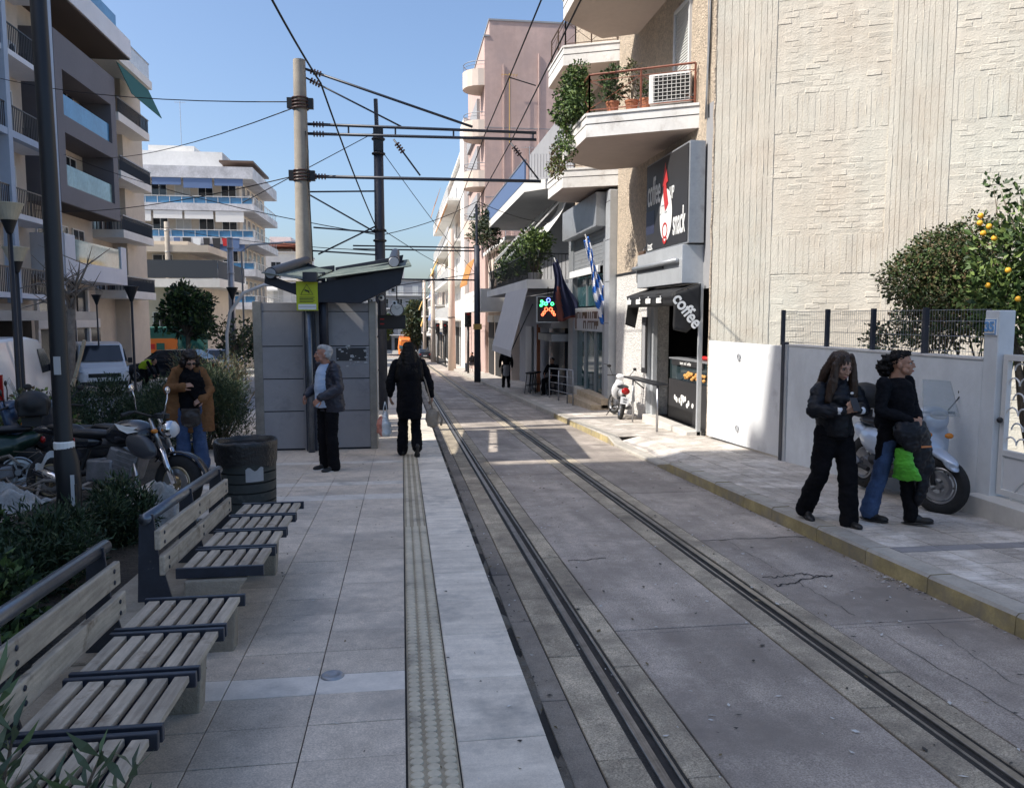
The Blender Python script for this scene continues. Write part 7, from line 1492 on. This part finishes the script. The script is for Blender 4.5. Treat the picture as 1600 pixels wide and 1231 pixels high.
JS_ = dict(pelvis=(0,.0,.55),chest=(0,-.02,.85),neck=(0,-.03,1.05),head=(0,-.06,1.19),shl=(.17,-.02,1.0),shr=(-.17,-.02,1.0),ell=(.24,-.12,.78),elr=(-.24,-.12,.78),wrl=(.14,-.34,.72),wrr=(-.14,-.34,.72),hpl=(.1,-.03,.53),hpr=(-.1,-.03,.53),knl=(.12,-.45,.52),knr=(-.12,-.45,.52),anl=(.12,-.42,.085),anr=(-.12,-.42,.085))
def sitting(label, loc, rz, topm, botm, hairm):
    J = std(**JS_); return person(label,loc,rz,J,'skin_b',[('top',jacket(J,hem=.5,wid=.2,dep=.15),topm,dict(vx=.018))],[('trousers',trousers(J,top=.64),botm,dict(vx=.018))],'shoe_dark',hair_shell(lambda E,T: E((0,.025,.035),(.083,.096,.085)),hairm,.014,.012,30),detail=False,vox=.011)
sitting('man in black seated at the cafe behind the grey railing', gz(5.25,27.4,SW), R(-40), 'cloth_black', 'cloth_black', 'hair_black')
sitting('person in dark clothes sitting on a step by the corner pole', gz(4.7,53,SW), R(-70), 'cloth_black', 'navy_nylon', 'hair_black')
for k, (x, y, rz_) in enumerate(((5.25,27.5,-40),(4.7,53.05,-70))):
    o = thing('seat_block', ('dark stool under the seated cafe man','low stone step under the person by the corner pole')[k], 'stool', gz(x,y,SW), R(rz_)); MB().box(-.2,.2,-.12,.25,.38,.43).build('seat','black_metal' if k == 0 else 'marble_step',o,bev=.01)
    for a_, b_ in ((-.17,-.09),(.17,-.09),(-.17,.22),(.17,.22)): MB().box(a_-.015,a_+.015,b_-.015,b_+.015,0,.38).build('leg','black_metal' if k == 0 else 'marble_step',o)
for k, (x, y) in enumerate(((4.75,28.6),(5.0,29.3),(4.55,28.0))):
    o = thing('bar_stool', ('black bar stool in the middle of the three by the cafe door','black bar stool farthest from the railing','black bar stool nearest to the railing')[k], 'stool', gz(x,y,SW), .3*k, 'cafe bar stools'); MB().lathe([(.0001,.76),(.17,.76),(.18,.74),(.17,.71),(.0001,.7)],(0,0,0),16).build('seat','black_metal',o)
    for a_ in range(4): an_ = a_*math.pi/2+.78; MB().tube([(.12*math.cos(an_),.12*math.sin(an_),.71),(.2*math.cos(an_),.2*math.sin(an_),0)],.014,6).build('leg','black_metal',o)
    MB().torus((0,0,.3),.165,.01,16,5,axis='Z').build('foot_ring','black_metal',o)
JB = std(pelvis=(0,.12,.85),chest=(0,-.12,1.02),neck=(0,-.33,1.1),head=(0,-.45,1.12),shl=(.17,-.26,1.08),shr=(-.17,-.26,1.08),ell=(.2,-.4,.85),elr=(-.2,-.4,.85),wrl=(.15,-.5,.62),wrr=(-.15,-.5,.62),hpl=(.09,.1,.82),hpr=(-.09,.1,.82))
person('worker in yellow high-visibility vest bending beside the white van', gz(-10.3,33.8,.2), R(70), JB, 'skin_b', [('vest',lambda g: (g.tube([V3(0,.14,.82),V3(0,0,.98),V3(0,-.2,1.06),V3(0,-.31,1.09)],[(.2,.15),(.21,.16),(.2,.14),(.08,.08)],16),),'vest_yellow',dict(vx=.018)),('sleeves',lambda g: [limb(g,[V3(*JB['sh'+s_]),V3(*JB['el'+s_]),V3(*JB['wr'+s_])],[.07,.06,.05],10) for s_ in 'lr'],'cloth_black',dict(vx=.018))], [('trousers',trousers(JB,top=.9),'cloth_black',dict(vx=.018))], 'shoe_dark', hair_shell(lambda E,T: E((0,.025,.035),(.083,.096,.085)),'hair_black',.014,.012,30), detail=False, vox=.011)
bpy.data.scenes.remove(WORK)
